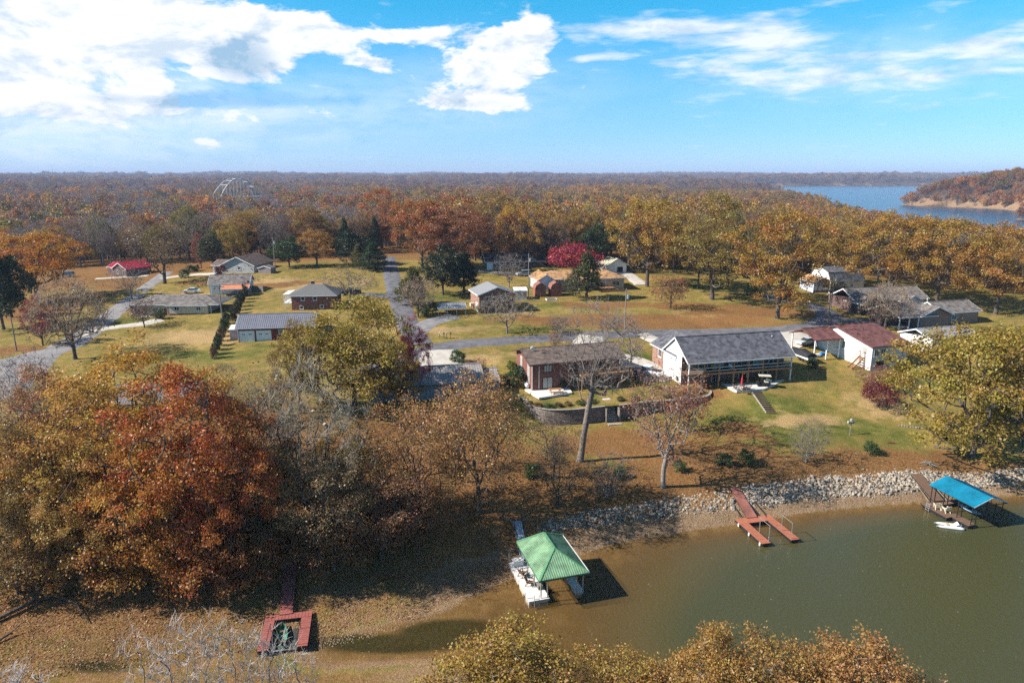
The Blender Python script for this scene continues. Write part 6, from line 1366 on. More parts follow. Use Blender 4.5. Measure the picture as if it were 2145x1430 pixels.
# ------------------------------------------------------------------ trees and shrubs of the photograph
def tree_at(key, px, pb, pt, wpx, col, label, name='tree', cat='tree', sink=.15, group=None, rz=None):
    """foot at photo pixel (px, pb); its top is seen at row pt; crown wpx pixels wide"""
    g = gp(px, pb); h = max(1.2, zat(pt, g.y + .6) - g.z); w = wpx * depth(g.y, g.z + h * .6) / FPX
    return put_tree(key, (g.x, g.y, g.z - sink), h + sink, w, col, label, cat, group, name, rz)
DKOL = (.12, .105, .03); DKBR = (.15, .075, .04); PINK = (.34, .145, .08); YEL = (.36, .215, .035); BURG = (.17, .025, .03)
LIST = [
 # lower left group on the bank
 ('tall0', 425, 1195, 768, 270, (.39,.105,.026), 'tall rust red oak, the reddest of the lower left trees', 'oak_tree'),
 ('tall1', 300, 1010, 716, 260, (.48,.245,.04), 'golden orange oak rising behind the tall rust red oak', 'oak_tree'),
 ('tall2', 210, 1160, 820, 230, (.46,.24,.055), 'yellow brown oak left of the tall rust red oak', 'oak_tree'),
 ('tall0', 130, 1085, 770, 150, (.36,.17,.08), 'slim rust brown oak near the left road', 'oak_tree'),
 ('oak1', 90, 1190, 890, 220, (.40,.22,.06), 'ochre oak at the far left of the bank', 'oak_tree'),
 ('sparse0', 20, 1150, 830, 190, (.36,.23,.14), 'thin pale brown tree cut by the left picture edge', 'tree'),
 ('oak2', 340, 1215, 960, 260, (.44,.19,.04), 'low orange oak in front of the tall rust red oak', 'oak_tree'),
 ('oak0', 500, 1205, 900, 210, (.36,.095,.025), 'dark rust oak right of the tall rust red oak', 'oak_tree'),
 ('oak3', 175, 1230, 1020, 190, (.40,.22,.06), 'short ochre tree at the foot of the left bank', 'tree'),
 ('sparse2', 40, 1240, 1040, 170, (.32,.21,.08), 'short olive brown tree at the lower left edge', 'tree'),
 ('sparse1', 560, 1160, 930, 170, (.27,.18,.075), 'dark olive brown tree beside the twiggy grey tree', 'tree'),
 ('willow', 660, 1115, 785, 230, (.16,.13,.05), 'twiggy grey tree with bleached branches in the middle bank', 'bare_tree'),
 ('thin0', 600, 1030, 790, 120, (.22,.13,.09), 'slender bare tree behind the twiggy grey tree', 'bare_tree'),
 ('sparse1', 700, 1190, 960, 190, (.30,.18,.08), 'dark brown tree above the stranded red dock', 'tree'),
 ('sparse0', 800, 1165, 990, 190, (.28,.125,.06), 'low rust brown tree with gnarled pale branches', 'tree'),
 ('oak2', 740, 1080, 905, 170, (.27,.165,.04), 'yellow brown tree in the middle of the bank', 'tree'),
 ('sparse0', 880, 1085, 845, 210, (.40,.20,.08), 'orange brown tree on the bank right of the twiggy grey tree', 'tree'),
 ('sparse2', 1003, 1075, 806, 215, (.40,.20,.075), 'thin orange tree with forked dark trunk below the metal roof house', 'tree'),
 ('thin1', 960, 985, 815, 120, (.30,.15,.08), 'bare topped brown tree just below the metal roof house', 'tree'),
 ('thin0', 1160, 1000, 868, 115, (.14,.10,.08), 'dark leafless shrub tree below the block wall', 'bare_tree'),
 ('thin2', 1168, 1060, 945, 125, (.22,.16,.06), 'small half bare tree near the gangway head', 'tree'),
 ('multi', 1270, 1042, 955, 120, (.2,.14,.1), 'small leafless tree beside the large leaning trunk', 'bare_tree'),
 ('giant', 1214, 966, 636, 265, (.2,.15,.12), 'tall leafless tree with bare leaning trunk before the brick house', 'bare_tree'),
 ('redbud', 1388, 1020, 770, 185, PINK, 'sparse pinkish tree on the lawn below the block wall', 'tree'),
 ('small', 1440, 905, 800, 90, (.36,.11,.07), 'little red leaved tree near the right end of the block wall', 'tree'),
 ('full0', 2035, 955, 664, 320, (.31,.205,.035), 'big golden yellow oak at the right above the blue roofed dock', 'oak_tree'),
 ('full1', 2140, 925, 705, 180, (.30,.19,.035), 'golden oak cut by the right picture edge', 'oak_tree'),
 ('full1', 742, 858, 640, 235, (.30,.20,.035), 'large yellow oak in the centre beside the metal roof house', 'oak_tree'),
 ('oak3', 838, 868, 745, 90, (.30,.19,.04), 'smaller yellow oak overlapping the metal roof', 'oak_tree'),
 ('oak2', 630, 865, 690, 110, (.27,.17,.04), 'olive gold oak left of the large yellow oak', 'oak_tree'),
 ('tall1', 866, 838, 664, 66, (.36,.03,.06), 'narrow crimson tree beside the large yellow oak', 'tree'),
 ('thin2', 540, 890, 790, 120, (.25,.15,.10), 'pale bare tree behind the tall rust red oak', 'bare_tree'),
 ('thin0', 470, 850, 760, 90, (.25,.15,.10), 'small bare tree between the two oaks and the mown lawn', 'bare_tree'),
 ('bare0', 50, 900, 750, 120, PURP, 'leafless sapling standing before the left road', 'bare_tree'),
 ('bare1', 95, 930, 745, 110, PURP, 'leafless tree leaning over the left road edge', 'bare_tree'),
 # yards on the left
 ('ball', 158, 752, 592, 150, (.27,.17,.08), 'round pale half bare tree beside the left road bend', 'tree'),
 ('tall2', 90, 722, 628, 62, (.28,.05,.055), 'narrow crimson tree behind the round pale tree', 'tree'),
 ('oak0', 78, 630, 486, 180, (.44,.17,.025), 'bright orange maple at the left above the road', 'maple_tree'),
 ('cedar1', 8, 690, 522, 95, CEDAR, 'dark evergreen at the left picture edge beside the road', 'cedar_tree'),
 ('cedar0', 25, 665, 560, 70, (.04,.045,.02), 'dark narrow evergreen behind the left pole', 'cedar_tree'),
 ('thin1', 345, 594, 468, 150, (.24,.14,.06), 'large half bare tree beside the fork of the left road', 'tree'),
 ('bare0', 276, 626, 560, 78, PURP, 'small leafless tree at the left end of the ranch house', 'bare_tree'),
 ('small', 303, 686, 630, 58, (.15,.085,.06), 'small dark tree on the lawn before the ranch house', 'tree'),
 ('tall0', 422, 562, 490, 34, (.24,.06,.05), 'narrow dark red tree behind the grey gable house', 'tree'),
 ('cedar1', 447, 562, 492, 48, (.07,.07,.03), 'dark olive tree behind the grey gable house', 'tree'),
 ('oak2', 490, 552, 470, 60, (.32,.20,.035), 'yellow tree behind the roof of the grey gable house', 'tree'),
 ('cedar1', 606, 560, 498, 58, PINE, 'round green evergreen right of the grey gable house', 'cedar_tree'),
 ('oak3', 664, 558, 488, 78, (.36,.17,.035), 'orange gold tree right of the round green evergreen', 'tree'),
 ('cedar1', 740, 556, 486, 70, (.025,.04,.016), 'dark evergreen left of the side street', 'cedar_tree'),
 ('cedar0', 752, 563, 512, 42, (.13,.11,.03), 'olive cone shaped evergreen by the side street', 'cedar_tree'),
 ('cedar0', 783, 566, 508, 60, (.045,.075,.028), 'bluish green cone shaped evergreen by the side street', 'cedar_tree'),
 ('crab', 733, 628, 566, 110, PURP, 'leafless low tree beside the dark pickup', 'bare_tree'),
 # around the small brick house
 ('cedar1', 928, 618, 520, 76, (.03,.042,.018), 'big dark evergreen left of the small brick house', 'cedar_tree'),
 ('cedar0', 972, 614, 528, 76, (.028,.04,.017), 'big dark evergreen directly behind the small brick house', 'cedar_tree'),
 ('cedar0', 866, 640, 560, 78, (.11,.10,.025), 'olive evergreen beside the side street', 'cedar_tree'),
 ('ball', 876, 663, 586, 70, (.22,.13,.09), 'bare brown bushy tree left of the open carport', 'bare_tree'),
 ('crab', 1062, 698, 612, 110, (.28,.17,.07), 'spreading low crab apple tree before the small brick house', 'tree'),
 ('ball', 1168, 697, 663, 46, (.12,.05,.035), 'dark brown round bush above the street', 'shrub'),
 ('small', 1164, 730, 696, 30, (.25,.11,.06), 'small brown shrub behind the brick house roof', 'shrub'),
 ('maple', 1202, 578, 517, 115, (.32,.03,.06), 'spreading magenta tree behind the tan house', 'tree'),
 ('pine', 1252, 565, 470, 85, (.035,.06,.022), 'dark green pine behind the magenta tree', 'pine_tree'),
 ('cedar0', 1228, 626, 530, 82, (.09,.09,.028), 'olive evergreen standing before the tan house', 'cedar_tree'),
 ('bare0', 1066, 602, 535, 70, PURP, 'leafless tree behind the roof of the small brick house', 'bare_tree'),
 ('oak0', 1355, 600, 412, 165, (.36,.20,.04), 'tall golden oak right of the tan house', 'oak_tree'),
 ('tall2', 1491, 627, 428, 150, (.27,.18,.04), 'olive gold oak with clear trunk in the open field', 'oak_tree'),
 ('oak1', 1628, 667, 438, 195, (.36,.175,.035), 'great orange gold oak at the right of the open field', 'oak_tree'),
 ('oak2', 1462, 605, 470, 80, (.30,.18,.04), 'golden oak behind the olive gold oak', 'oak_tree'),
 ('small', 1404, 646, 578, 72, (.30,.10,.05), 'small rusty half bare tree in the open field', 'tree'),
 ('oak3', 1860, 625, 462, 170, (.36,.19,.035), 'golden oak above the gambrel roofed house', 'oak_tree'),
 ('oak0', 1960, 640, 452, 170, (.35,.185,.035), 'golden oak behind the brown roofed houses', 'oak_tree'),
 ('oak2', 2085, 658, 488, 170, (.37,.18,.04), 'orange gold oak at the right picture edge behind the houses', 'oak_tree'),
 ('tall1', 1770, 600, 450, 130, (.30,.17,.04), 'ochre oak left of the gambrel roofed house', 'oak_tree'),
 ('ball', 1853, 692, 598, 98, (.30,.19,.12), 'round bare fine twigged tree before the brown roofed houses', 'bare_tree'),
 ('pine', 1750, 630, 590, 40, (.03,.03,.02), 'dark evergreen bush beside the gambrel roofed house', 'shrub'),
 ('small', 1838, 815, 770, 88, (.26,.075,.075), 'thin purple red maple beside the white house', 'maple_tree'),
 ('maple', 1840, 853, 804, 76, BURG, 'low burgundy maple on the lawn below the white house', 'maple_tree'),
 ('multi', 1688, 968, 885, 95, (.2,.14,.1), 'small leafless many stemmed tree on the lawn near the rocks', 'bare_tree'),
 ('small', 1000, 795, 752, 45, BURG, 'small burgundy tree behind the metal roof house', 'maple_tree'),
 # behind the street, reddish group
 ('oak2', 950, 566, 424, 165, (.30,.115,.055), 'large rust brown oak behind the dark evergreens', 'oak_tree'),
 ('oak0', 885, 560, 415, 130, (.34,.115,.035), 'orange red oak beyond the side street', 'oak_tree'),
 ('tall2', 800, 520, 408, 100, (.36,.12,.035), 'orange red tree at the far end of the side street', 'tree'),
 ('oak1', 1100, 556, 425, 120, (.38,.19,.035), 'golden oak over the dark roofed house', 'oak_tree'),
 ('oak3', 1040, 540, 415, 110, (.30,.17,.045), 'ochre oak behind the dark roofed house', 'oak_tree'),
 ('small', 815, 505, 470, 30, (.40,.03,.06), 'small vivid red tree beside the side street end', 'tree'),
 # near bank at the bottom of the picture
 ('fine0', 1075, 1600, 1336, 270, (.34,.205,.045), 'yellow green leafy tree top at the bottom centre', 'oak_tree'),
 ('fine1', 1300, 1610, 1387, 210, (.36,.21,.05), 'golden tree top at the bottom right of centre', 'oak_tree'),
 ('fine0', 1480, 1620, 1337, 190, (.38,.205,.055), 'tall golden tree top at the bottom right', 'oak_tree'),
 ('fine1', 1600, 1640, 1352, 200, (.35,.19,.055), 'golden brown tree top between two others at the bottom right', 'oak_tree'),
 ('fine0', 1770, 1640, 1342, 220, (.36,.18,.06), 'brown gold tree top third from the right at the bottom', 'oak_tree'),
 ('fine1', 1400, 1640, 1412, 190, (.36,.2,.06), 'low golden tree top at the bottom right', 'oak_tree'),
 ('thin1', 1930, 1650, 1420, 170, (.34,.17,.07), 'thin rusty tree top at the bottom near the right corner', 'tree'),
 ('fine1', 1700, 1680, 1442, 240, (.36,.19,.06), 'broad brown gold tree top at the bottom edge', 'oak_tree'),
 ('sapling0', 320, 1567, 1300, 80, (.3,.25,.2), 'leftmost bleached bare sapling of the row at the bottom left', 'bare_tree'),
 ('sapling1', 352, 1577, 1320, 66, (.3,.25,.2), 'second bleached bare sapling of the row at the bottom left', 'bare_tree'),
 ('sapling0', 385, 1571, 1290, 81, (.3,.25,.2), 'third bleached bare sapling of the row at the bottom left', 'bare_tree'),
 ('sapling1', 418, 1575, 1270, 82, (.3,.25,.2), 'fourth bleached bare sapling of the row at the bottom left', 'bare_tree'),
 ('sapling0', 447, 1578, 1300, 64, (.3,.25,.2), 'fifth bleached bare sapling of the row at the bottom left', 'bare_tree'),
 ('sapling1', 478, 1579, 1258, 62, (.3,.25,.2), 'sixth bleached bare sapling of the row at the bottom left', 'bare_tree'),
 ('sapling0', 508, 1575, 1290, 70, (.3,.25,.2), 'seventh bleached bare sapling of the row at the bottom left', 'bare_tree'),
 ('sapling1', 540, 1577, 1275, 69, (.3,.25,.2), 'eighth bleached bare sapling of the row at the bottom left', 'bare_tree'),
 ('sapling0', 572, 1566, 1310, 84, (.3,.25,.2), 'ninth bleached bare sapling of the row at the bottom left', 'bare_tree'),
 ('sapling1', 602, 1575, 1285, 79, (.3,.25,.2), 'tenth bleached bare sapling of the row at the bottom left', 'bare_tree'),
 ('sapling0', 640, 1577, 1340, 77, (.3,.25,.2), 'eleventh bleached bare sapling of the row at the bottom left', 'bare_tree'),
 ('sapling0', 25, 1590, 1385, 95, (.3,.25,.2), 'pale bare brush at the bottom left corner', 'bare_tree'),
 ('sapling1', 60, 1590, 1372, 95, (.3,.25,.2), 'pale bare brush at the left bottom edge, second clump', 'bare_tree'),
 ('sapling0', 105, 1590, 1380, 95, (.3,.25,.2), 'pale bare brush at the left bottom edge, third clump', 'bare_tree'),
 ('under0', 30, 1225, 1130, 150, (0.3, 0.17, 0.05), 'ochre understory tree with leaves to the ground on the lower left bank', 'tree'),
 ('under1', 110, 1232, 1120, 150, (0.27, 0.14, 0.045), 'brown understory tree with leaves to the ground on the lower left bank', 'tree'),
 ('under2', 190, 1228, 1110, 140, (0.33, 0.17, 0.04), 'golden understory tree with leaves to the ground on the lower left bank', 'tree'),
 ('under0', 270, 1232, 1100, 150, (0.36, 0.15, 0.035), 'orange understory tree with leaves to the ground on the lower left bank', 'tree'),
 ('under1', 350, 1236, 1110, 140, (0.38, 0.15, 0.03), 'bright orange understory tree with leaves to the ground on the lower left bank', 'tree'),
 ('under2', 430, 1232, 1090, 160, (0.36, 0.12, 0.03), 'rust orange understory tree with leaves to the ground on the lower left bank', 'tree'),
 ('under0', 510, 1228, 1110, 140, (0.28, 0.1, 0.035), 'dark rust understory tree with leaves to the ground on the lower left bank', 'tree'),
 ('under1', 560, 1200, 1080, 130, (0.17, 0.1, 0.04), 'dark brown understory tree with leaves to the ground on the lower left bank', 'tree'),
 ('under2', 660, 1195, 1090, 130, (0.2, 0.1, 0.04), 'rust brown understory tree with leaves to the ground on the lower left bank', 'tree'),
 ('under0', 730, 1172, 1050, 150, (0.26, 0.11, 0.045), 'rusty understory tree with leaves to the ground on the lower left bank', 'tree'),
 ('under1', 800, 1150, 1040, 130, (0.3, 0.12, 0.06), 'pinkish rust understory tree with leaves to the ground on the lower left bank', 'tree'),
 ('under2', 870, 1120, 1020, 130, (0.28, 0.12, 0.05), 'red brown understory tree with leaves to the ground on the lower left bank', 'tree'),
 ('under0', 480, 1140, 1000, 160, (0.36, 0.13, 0.03), 'tall rust understory tree with leaves to the ground on the lower left bank', 'tree'),
 ('under1', 260, 1130, 990, 170, (0.34, 0.17, 0.04), 'tall golden understory tree with leaves to the ground on the lower left bank', 'tree'),
 ('under2', 90, 1110, 980, 170, (0.3, 0.17, 0.05), 'tall ochre understory tree with leaves to the ground on the lower left bank', 'tree'),
]
for t in LIST: tree_at(*t, rz=0 if t[0] == 'giant' else None)
# clipped evergreen bushes
for px, py, w, lb in ((1517, 975, 32, 'round dark green bush left of the pair on the lawn'), (1562, 973, 34, 'round dark green bush right of the pair on the lawn'), (1423, 986, 26, 'round green bush beside the pinkish tree'), (1298, 1000, 26, 'round green bush right of the large leaning trunk'), (1823, 950, 30, 'round green bush alone on the lawn above the rocks'), (1118, 1000, 36, 'green bush below the dark leafless shrub tree'), (1072, 775, 22, 'light green bush left of the brick house upper lawn'), (1075, 806, 36, 'dark green bush at the left corner of the brick house'), (1092, 795, 30, 'blue green bush against the left wall of the brick house'), (885, 664, 26, 'green bush at the left of the open carport'), (905, 658, 30, 'dark green bush touching the open carport'), (1005, 655, 18, 'yellow green bush at the front corner of the small brick house'), (960, 760, 30, 'green low bush beside the concrete apron'), (1180, 812, 22, 'green shrub by the patio of the brick house'), (1575, 620, 30, 'green bush behind the great orange gold oak'), (400, 570, 16, 'round dark bush along the pale driveway'), (412, 568, 14, 'second round dark bush along the pale driveway'), (388, 582, 20, 'grey green bush below the pale driveway'), (335, 668, 22, 'dark shrub beside the ranch house steps'), (463, 578, 24, 'red shrub before the grey gable house'), (1700, 770, 22, 'dark bush at the foot of the outside stair'), (1645, 628, 28, 'brown bush beside the right street bend')):
    c = (.05,.085,.02) if 'dark' in lb or 'pair' in lb or 'clipped' in lb else (.075,.115,.028)
    if 'red shrub' in lb: c = (.22,.05,.05)
    if 'blue green' in lb: c = (.06,.11,.07)
    if 'yellow green' in lb or 'light green' in lb: c = (.15,.17,.03)
    if 'brown' in lb: c = (.14,.08,.04)
    tree_at('bush', px, py, py - w * .95, w, c, lb, 'shrub', 'shrub', .05)
# hedge running up the lawn, one shrub after another
HP = [(449,750),(452,742),(455,733),(459,724),(463,714),(466,705),(469,695),(472,687),(475,679)]
for i, (x, y) in enumerate(HP):
    tree_at('bush', x, y, y - 27, 15, (.16,.085,.045) if i in (0, 4) else (.045,.07,.02), ('first', 'second', 'third', 'fourth', 'fifth', 'sixth', 'seventh', 'eighth', 'ninth')[i] + ' shrub from the near end of the lawn hedge', 'hedge_shrub', 'shrub', .05, 'shrubs of the lawn hedge')
HB = [(488,672),(491,665),(495,657),(498,650),(502,642),(506,634),(510,627),(514,620),(518,613)]
for i, (x, y) in enumerate(HB): tree_at('bush', x, y, y - 24, 15, (.05,.05,.022), ('first', 'second', 'third', 'fourth', 'fifth', 'sixth', 'seventh', 'eighth', 'ninth')[i] + ' shrub from the near end of the vine grown fence row', 'hedge_shrub', 'shrub', .05, 'shrubs of the vine grown fence row')
for i, (x, y, w) in enumerate(((1110,846,16),(1128,850,18),(1150,852,20),(1170,850,18),(1190,848,16),(1215,846,20),(1240,842,22),(1330,836,18),(1400,832,20),(1440,828,24),(1465,822,22),(1380,815,20),(1300,838,18))):
    q = P(x, y, 5.75); e = put_tree('bush', (q[0], q[1], 5.62), .7, w * .075, [(.10,.10,.03), (.17,.10,.035), (.08,.12,.03)][i % 3], 'low garden plant number %s along the top of the block wall' % ('one two three four five six seven eight nine ten eleven twelve thirteen'.split()[i]), 'plant', 'plants along the top of the block wall', 'garden_plant')
    e['label'] = ('one two three four five six seven eight nine ten eleven twelve thirteen'.split()[i], )[0] and '%s garden plant from the left along the top of the block wall' % ('first second third fourth fifth sixth seventh ninth tenth eleventh twelfth eighth thirteenth'.split()[i])

# ------------------------------------------------------------------ poles, wires, vehicles and small things
PTOP = {}
def pole(key, px, pb, pt, label, arm=True, tr=False, dark=False, r=.15):
    g = gp(px, pb); h = zat(pt, g.y) - g.z; e = thing('utility_pole', label, 'pole', g, R(15))
    mb = MB(); mb.tube((0, 0, -.3), (0, 0, h), r, r * .7, 10); mb.build('pole', mat('pole_dark', (.09, .065, .05), .9) if dark else POLE, e)
    if arm: mb = MB(); mb.box(-1.1, -.22, h - .6, 1.1, -.10, h - .46); c = mb.build('crossarm', POLE, e)
    mb = MB()
    for x in ((-1, 0, 1) if arm else (0,)): mb.tube((x, -.16, h - .46 if arm else h), (x, -.16, h - .22 if arm else h + .22), .05, .04)
    mb.build('insulator', mat('insulator', (.35, .36, .38), .4), e)
    if tr: mb = MB(); mb.tube((.38, -.1, h - 2.0), (.38, -.1, h - 1.05), .26, n=12); mb.build('transformer', STEEL, e)
    PTOP[key] = Vector((g.x, g.y, g.z + h - .3))
pole('a', 35, 735, 664, 'wooden utility pole beside the left road bend', False)
pole('b', 468, 690, 596, 'utility pole at the right end of the ranch house')
pole('c', 577, 569, 498, 'tall utility pole with transformer beside the taupe shed', False, True)
pole('d', 1107, 623, 532, 'utility pole with transformer behind the small brick house', False, True)
pole('e', 1308, 706, 606, 'pale utility pole with transformer beside the street', False, True)
pole('f', 1064, 548, 500, 'utility pole among the trees beyond the dark roofed house', False, True)
pole('g', 1738, 668, 570, 'grey utility pole with crossarm at the right street bend', True, True)
pole('h', 1733, 684, 612, 'dark brown utility pole in front of the grey pole at the street bend', True, False, True)
pole('i', 242, 810, 758, 'thin greenish pole among the golden orange oak leaves', False, False, False, .1)
def wire(a, b, label, sag=1.0, r=.012):
    a, b = Vector(a), Vector(b); n = 14; mb = MB(); pr = None
    for i in range(n + 1):
        t = i / n; p = a.lerp(b, t) - Vector((0, 0, sag * 4 * t * (1 - t)))
        if pr is not None: mb.tube(pr, p, r, n=4)
        pr = p
    tag(mb.build('power_line', mat('cable', (.12, .12, .13), .6)), label, 'wire')
wire(PTOP['a'], Vector((-190, 150, 18)), 'power line running left from the left road pole', .8); wire(PTOP['a'] - Vector((0, 0, 1.2)), Vector((-190, 140, 15)), 'lower power line running left from the left road pole', .9)
wire(PTOP['a'], PTOP['b'], 'long power line from the left road pole to the ranch house pole', 2.2); wire(PTOP['a'] - Vector((0, 0, .6)), gp(150, 752) + Vector((0, 0, 3)), 'short service wire from the left road pole towards the round tree', .3)
wire(PTOP['c'], PTOP['d'], 'power line crossing the side street', 3); wire(PTOP['c'] - Vector((0, 0, 1)), PTOP['d'] - Vector((0, 0, 1)), 'lower line crossing the side street', 3.4); wire(PTOP['e'], PTOP['d'], 'power line over the lawn of the small brick house', 2)
wire(PTOP['b'], gp(520, 655) + Vector((0, 0, .3)), 'guy wire from the ranch house pole to the lawn', .05); wire(PTOP['c'], gp(530, 571) + Vector((0, 0, .2)), 'guy wire of the tall pole by the taupe shed', .05); wire(PTOP['g'] - Vector((0, 0, 3)), gp(1778, 688) + Vector((0, 0, .2)), 'guy wire of the grey pole at the street bend', .05); wire(PTOP['d'], PTOP['f'], 'power line from the brick house pole into the trees', 1)

def car(label, px, py, ang, col, kind='sedan', z=None):
    g = gp(px, py) if z is None else Vector(P(px, py, z)); e = thing({'sedan': 'parked_car', 'suv': 'parked_car', 'pickup': 'pickup_truck'}[kind], label, {'pickup': 'pickup'}.get(kind, 'car'), g + Vector((0, 0, .12)), R(ang))
    L_, W_ = {'sedan': (4.6, 1.8), 'suv': (4.8, 1.9), 'pickup': (5.6, 1.95)}[kind]
    paint = mat('car_' + '_'.join(str(round(c, 2)) for c in col), col, .25, .03, 1, .6)
    low = {'sedan': [(0, .35), (.05, .72), (.25, .80), (1.1, .92), (3.4, .95), (4.4, .9), (4.58, .7), (4.58, .35)], 'suv': [(0, .4), (.05, .8), (.3, .95), (1.2, 1.05), (4.7, 1.08), (4.78, .8), (4.78, .4)], 'pickup': [(0, .45), (.05, .85), (.3, 1.0), (1.4, 1.1), (5.55, 1.12), (5.58, .8), (5.58, .45)]}[kind]
    cab = {'sedan': [(1.2, .9), (1.95, 1.40), (3.2, 1.42), (4.0, .95)], 'suv': [(1.25, 1.03), (1.95, 1.68), (4.3, 1.70), (4.65, 1.07)], 'pickup': [(1.45, 1.08), (2.1, 1.72), (3.5, 1.74), (3.75, 1.1)]}[kind]
    mb = MB(); mb.prism([(x - L_ / 2, -W_ / 2, z_) for x, z_ in low][::-1], (0, W_, 0)); mb.build('body', paint, e)
    mb = MB(); n = len(cab); V = [(x - L_ / 2, -W_ / 2 + .05 + (z_ - cab[0][1]) * .28, z_) for x, z_ in cab] + [(x - L_ / 2, W_ / 2 - .05 - (z_ - cab[0][1]) * .28, z_) for x, z_ in cab]
    mb.add(V, [tuple(range(n)), tuple(range(2 * n - 1, n - 1, -1))] + [(i, n + i, n + (i + 1) % n, (i + 1) % n) for i in range(n)]); mb.build('windows', GLASS, e)
    mb = MB(); a, b = cab[1], cab[2]; wv = W_ / 2 - .05 - (a[1] - cab[0][1]) * .28 + .02; mb.box(a[0] - L_ / 2 - .05, -wv, a[1] - .01, b[0] - L_ / 2 + .08, wv, a[1] + .05); mb.build('roof', paint, e)
    for x in (.85, L_ - .95):
        for s in (-1, 1):
            mb = MB(); mb.tube((x - L_ / 2, s * (W_ / 2 - .2), .34), (x - L_ / 2, s * (W_ / 2 + .02), .34), .34, n=14); w = mb.build('wheel', RUBBER, e); mb = MB(); mb.tube((x - L_ / 2, s * (W_ / 2 + .021), .34), (x - L_ / 2, s * (W_ / 2 + .035), .34), .2, n=10); mb.build('rim', STEEL, w)
    for s in (-1, 1): mb = MB(); mb.box(-L_ / 2 - .02, s * .62 - .18, .6, -L_ / 2 + .05, s * .62 + .18, .74); mb.build('headlight', TRIM, e); mb = MB(); mb.box(L_ / 2 - .05, s * .7 - .12, .62, L_ / 2 + .005, s * .7 + .12, .8); mb.build('tail_light', mat('tail_red', (.4, .02, .02), .3), e)
    if kind == 'pickup': mb = MB(); mb.box(1.05, -W_ / 2 + .12, 1.122, 2.7, W_ / 2 - .12, 1.14); mb.build('bed_cover', BLACKM, e)
    return e
car('white sedan parked left of the white garage', 402, 614, 8, (.75, .75, .74), 'sedan'); car('black pickup parked behind the red brick hip roofed house', 735, 617, 12, (.02, .022, .028), 'pickup')
car('dark blue car beside the brick house on the concrete', 1326, 788, -62, (.02, .035, .08), 'suv', 6.55); car('white pickup on the concrete right of the brick house', 1356, 786, -35, (.75, .76, .78), 'pickup', 6.6)
car('silver car under the maroon carport', 1690, 722, 20, (.5, .52, .54), 'sedan'); car('red car deep under the maroon carport', 1706, 718, 20, (.35, .03, .03), 'suv'); car('blue car before the red roofed house', 140, 580, 10, (.15, .3, .5), 'suv'); car('grey car on the drive beyond the small brick house', 1097, 578, 20, (.35, .38, .42), 'suv')
car('dark car under the orange canopy', 495, 622, 10, (.06, .065, .07), 'suv')
def golf_cart():
    q = P(1598, 808, 6.17); e = thing('golf_cart', 'cream and black golf cart on the patio of the long house', 'golf cart', (q[0], q[1], 6.18), R(170)); C_ = mat('cart_cream', (.62, .58, .48), .4, .05)
    mb = MB(); mb.prism([(-1.15, -.55, .3), (1.15, -.55, .3), (1.15, -.55, .62), (.75, -.55, .8), (.6, -.55, .42), (-.1, -.55, .42), (-.2, -.55, .7), (-1.15, -.55, .75)][::-1], (0, 1.1, 0)); mb.build('body', BLACKM, e)
    mb = MB(); mb.box(-.8, -.52, .76, -.2, .52, .9); mb.build('seat', C_, e); mb = MB(); mb.beam((-.82, 0, .9), (-.95, 0, 1.3), 1.04, .1); mb.build('backrest', C_, e); mb = MB(); mb.box(-1.2, -.6, 1.85, .85, .6, 1.93); mb.build('roof', C_, e)
    for x, t in ((-1.05, -1.0), (.75, .6)):
        for s in (-1, 1): mb = MB(); mb.beam((x, s * .52, .7), (t, s * .54, 1.86), .04); mb.build('strut', BLACKM, e)
    for x in (-.8, .8):
        for s in (-1, 1): mb = MB(); mb.tube((x, s * .45, .24), (x, s * .62, .24), .24, n=12); mb.build('wheel', RUBBER, e)
    mb = MB(); mb.tube((.5, .25, .75), (.35, .25, 1.05), .025); mb.tube((.34, .25, 1.05), (.33, .25, 1.07), .18, n=12); mb.build('steering_wheel', BLACKM, e)
golf_cart()
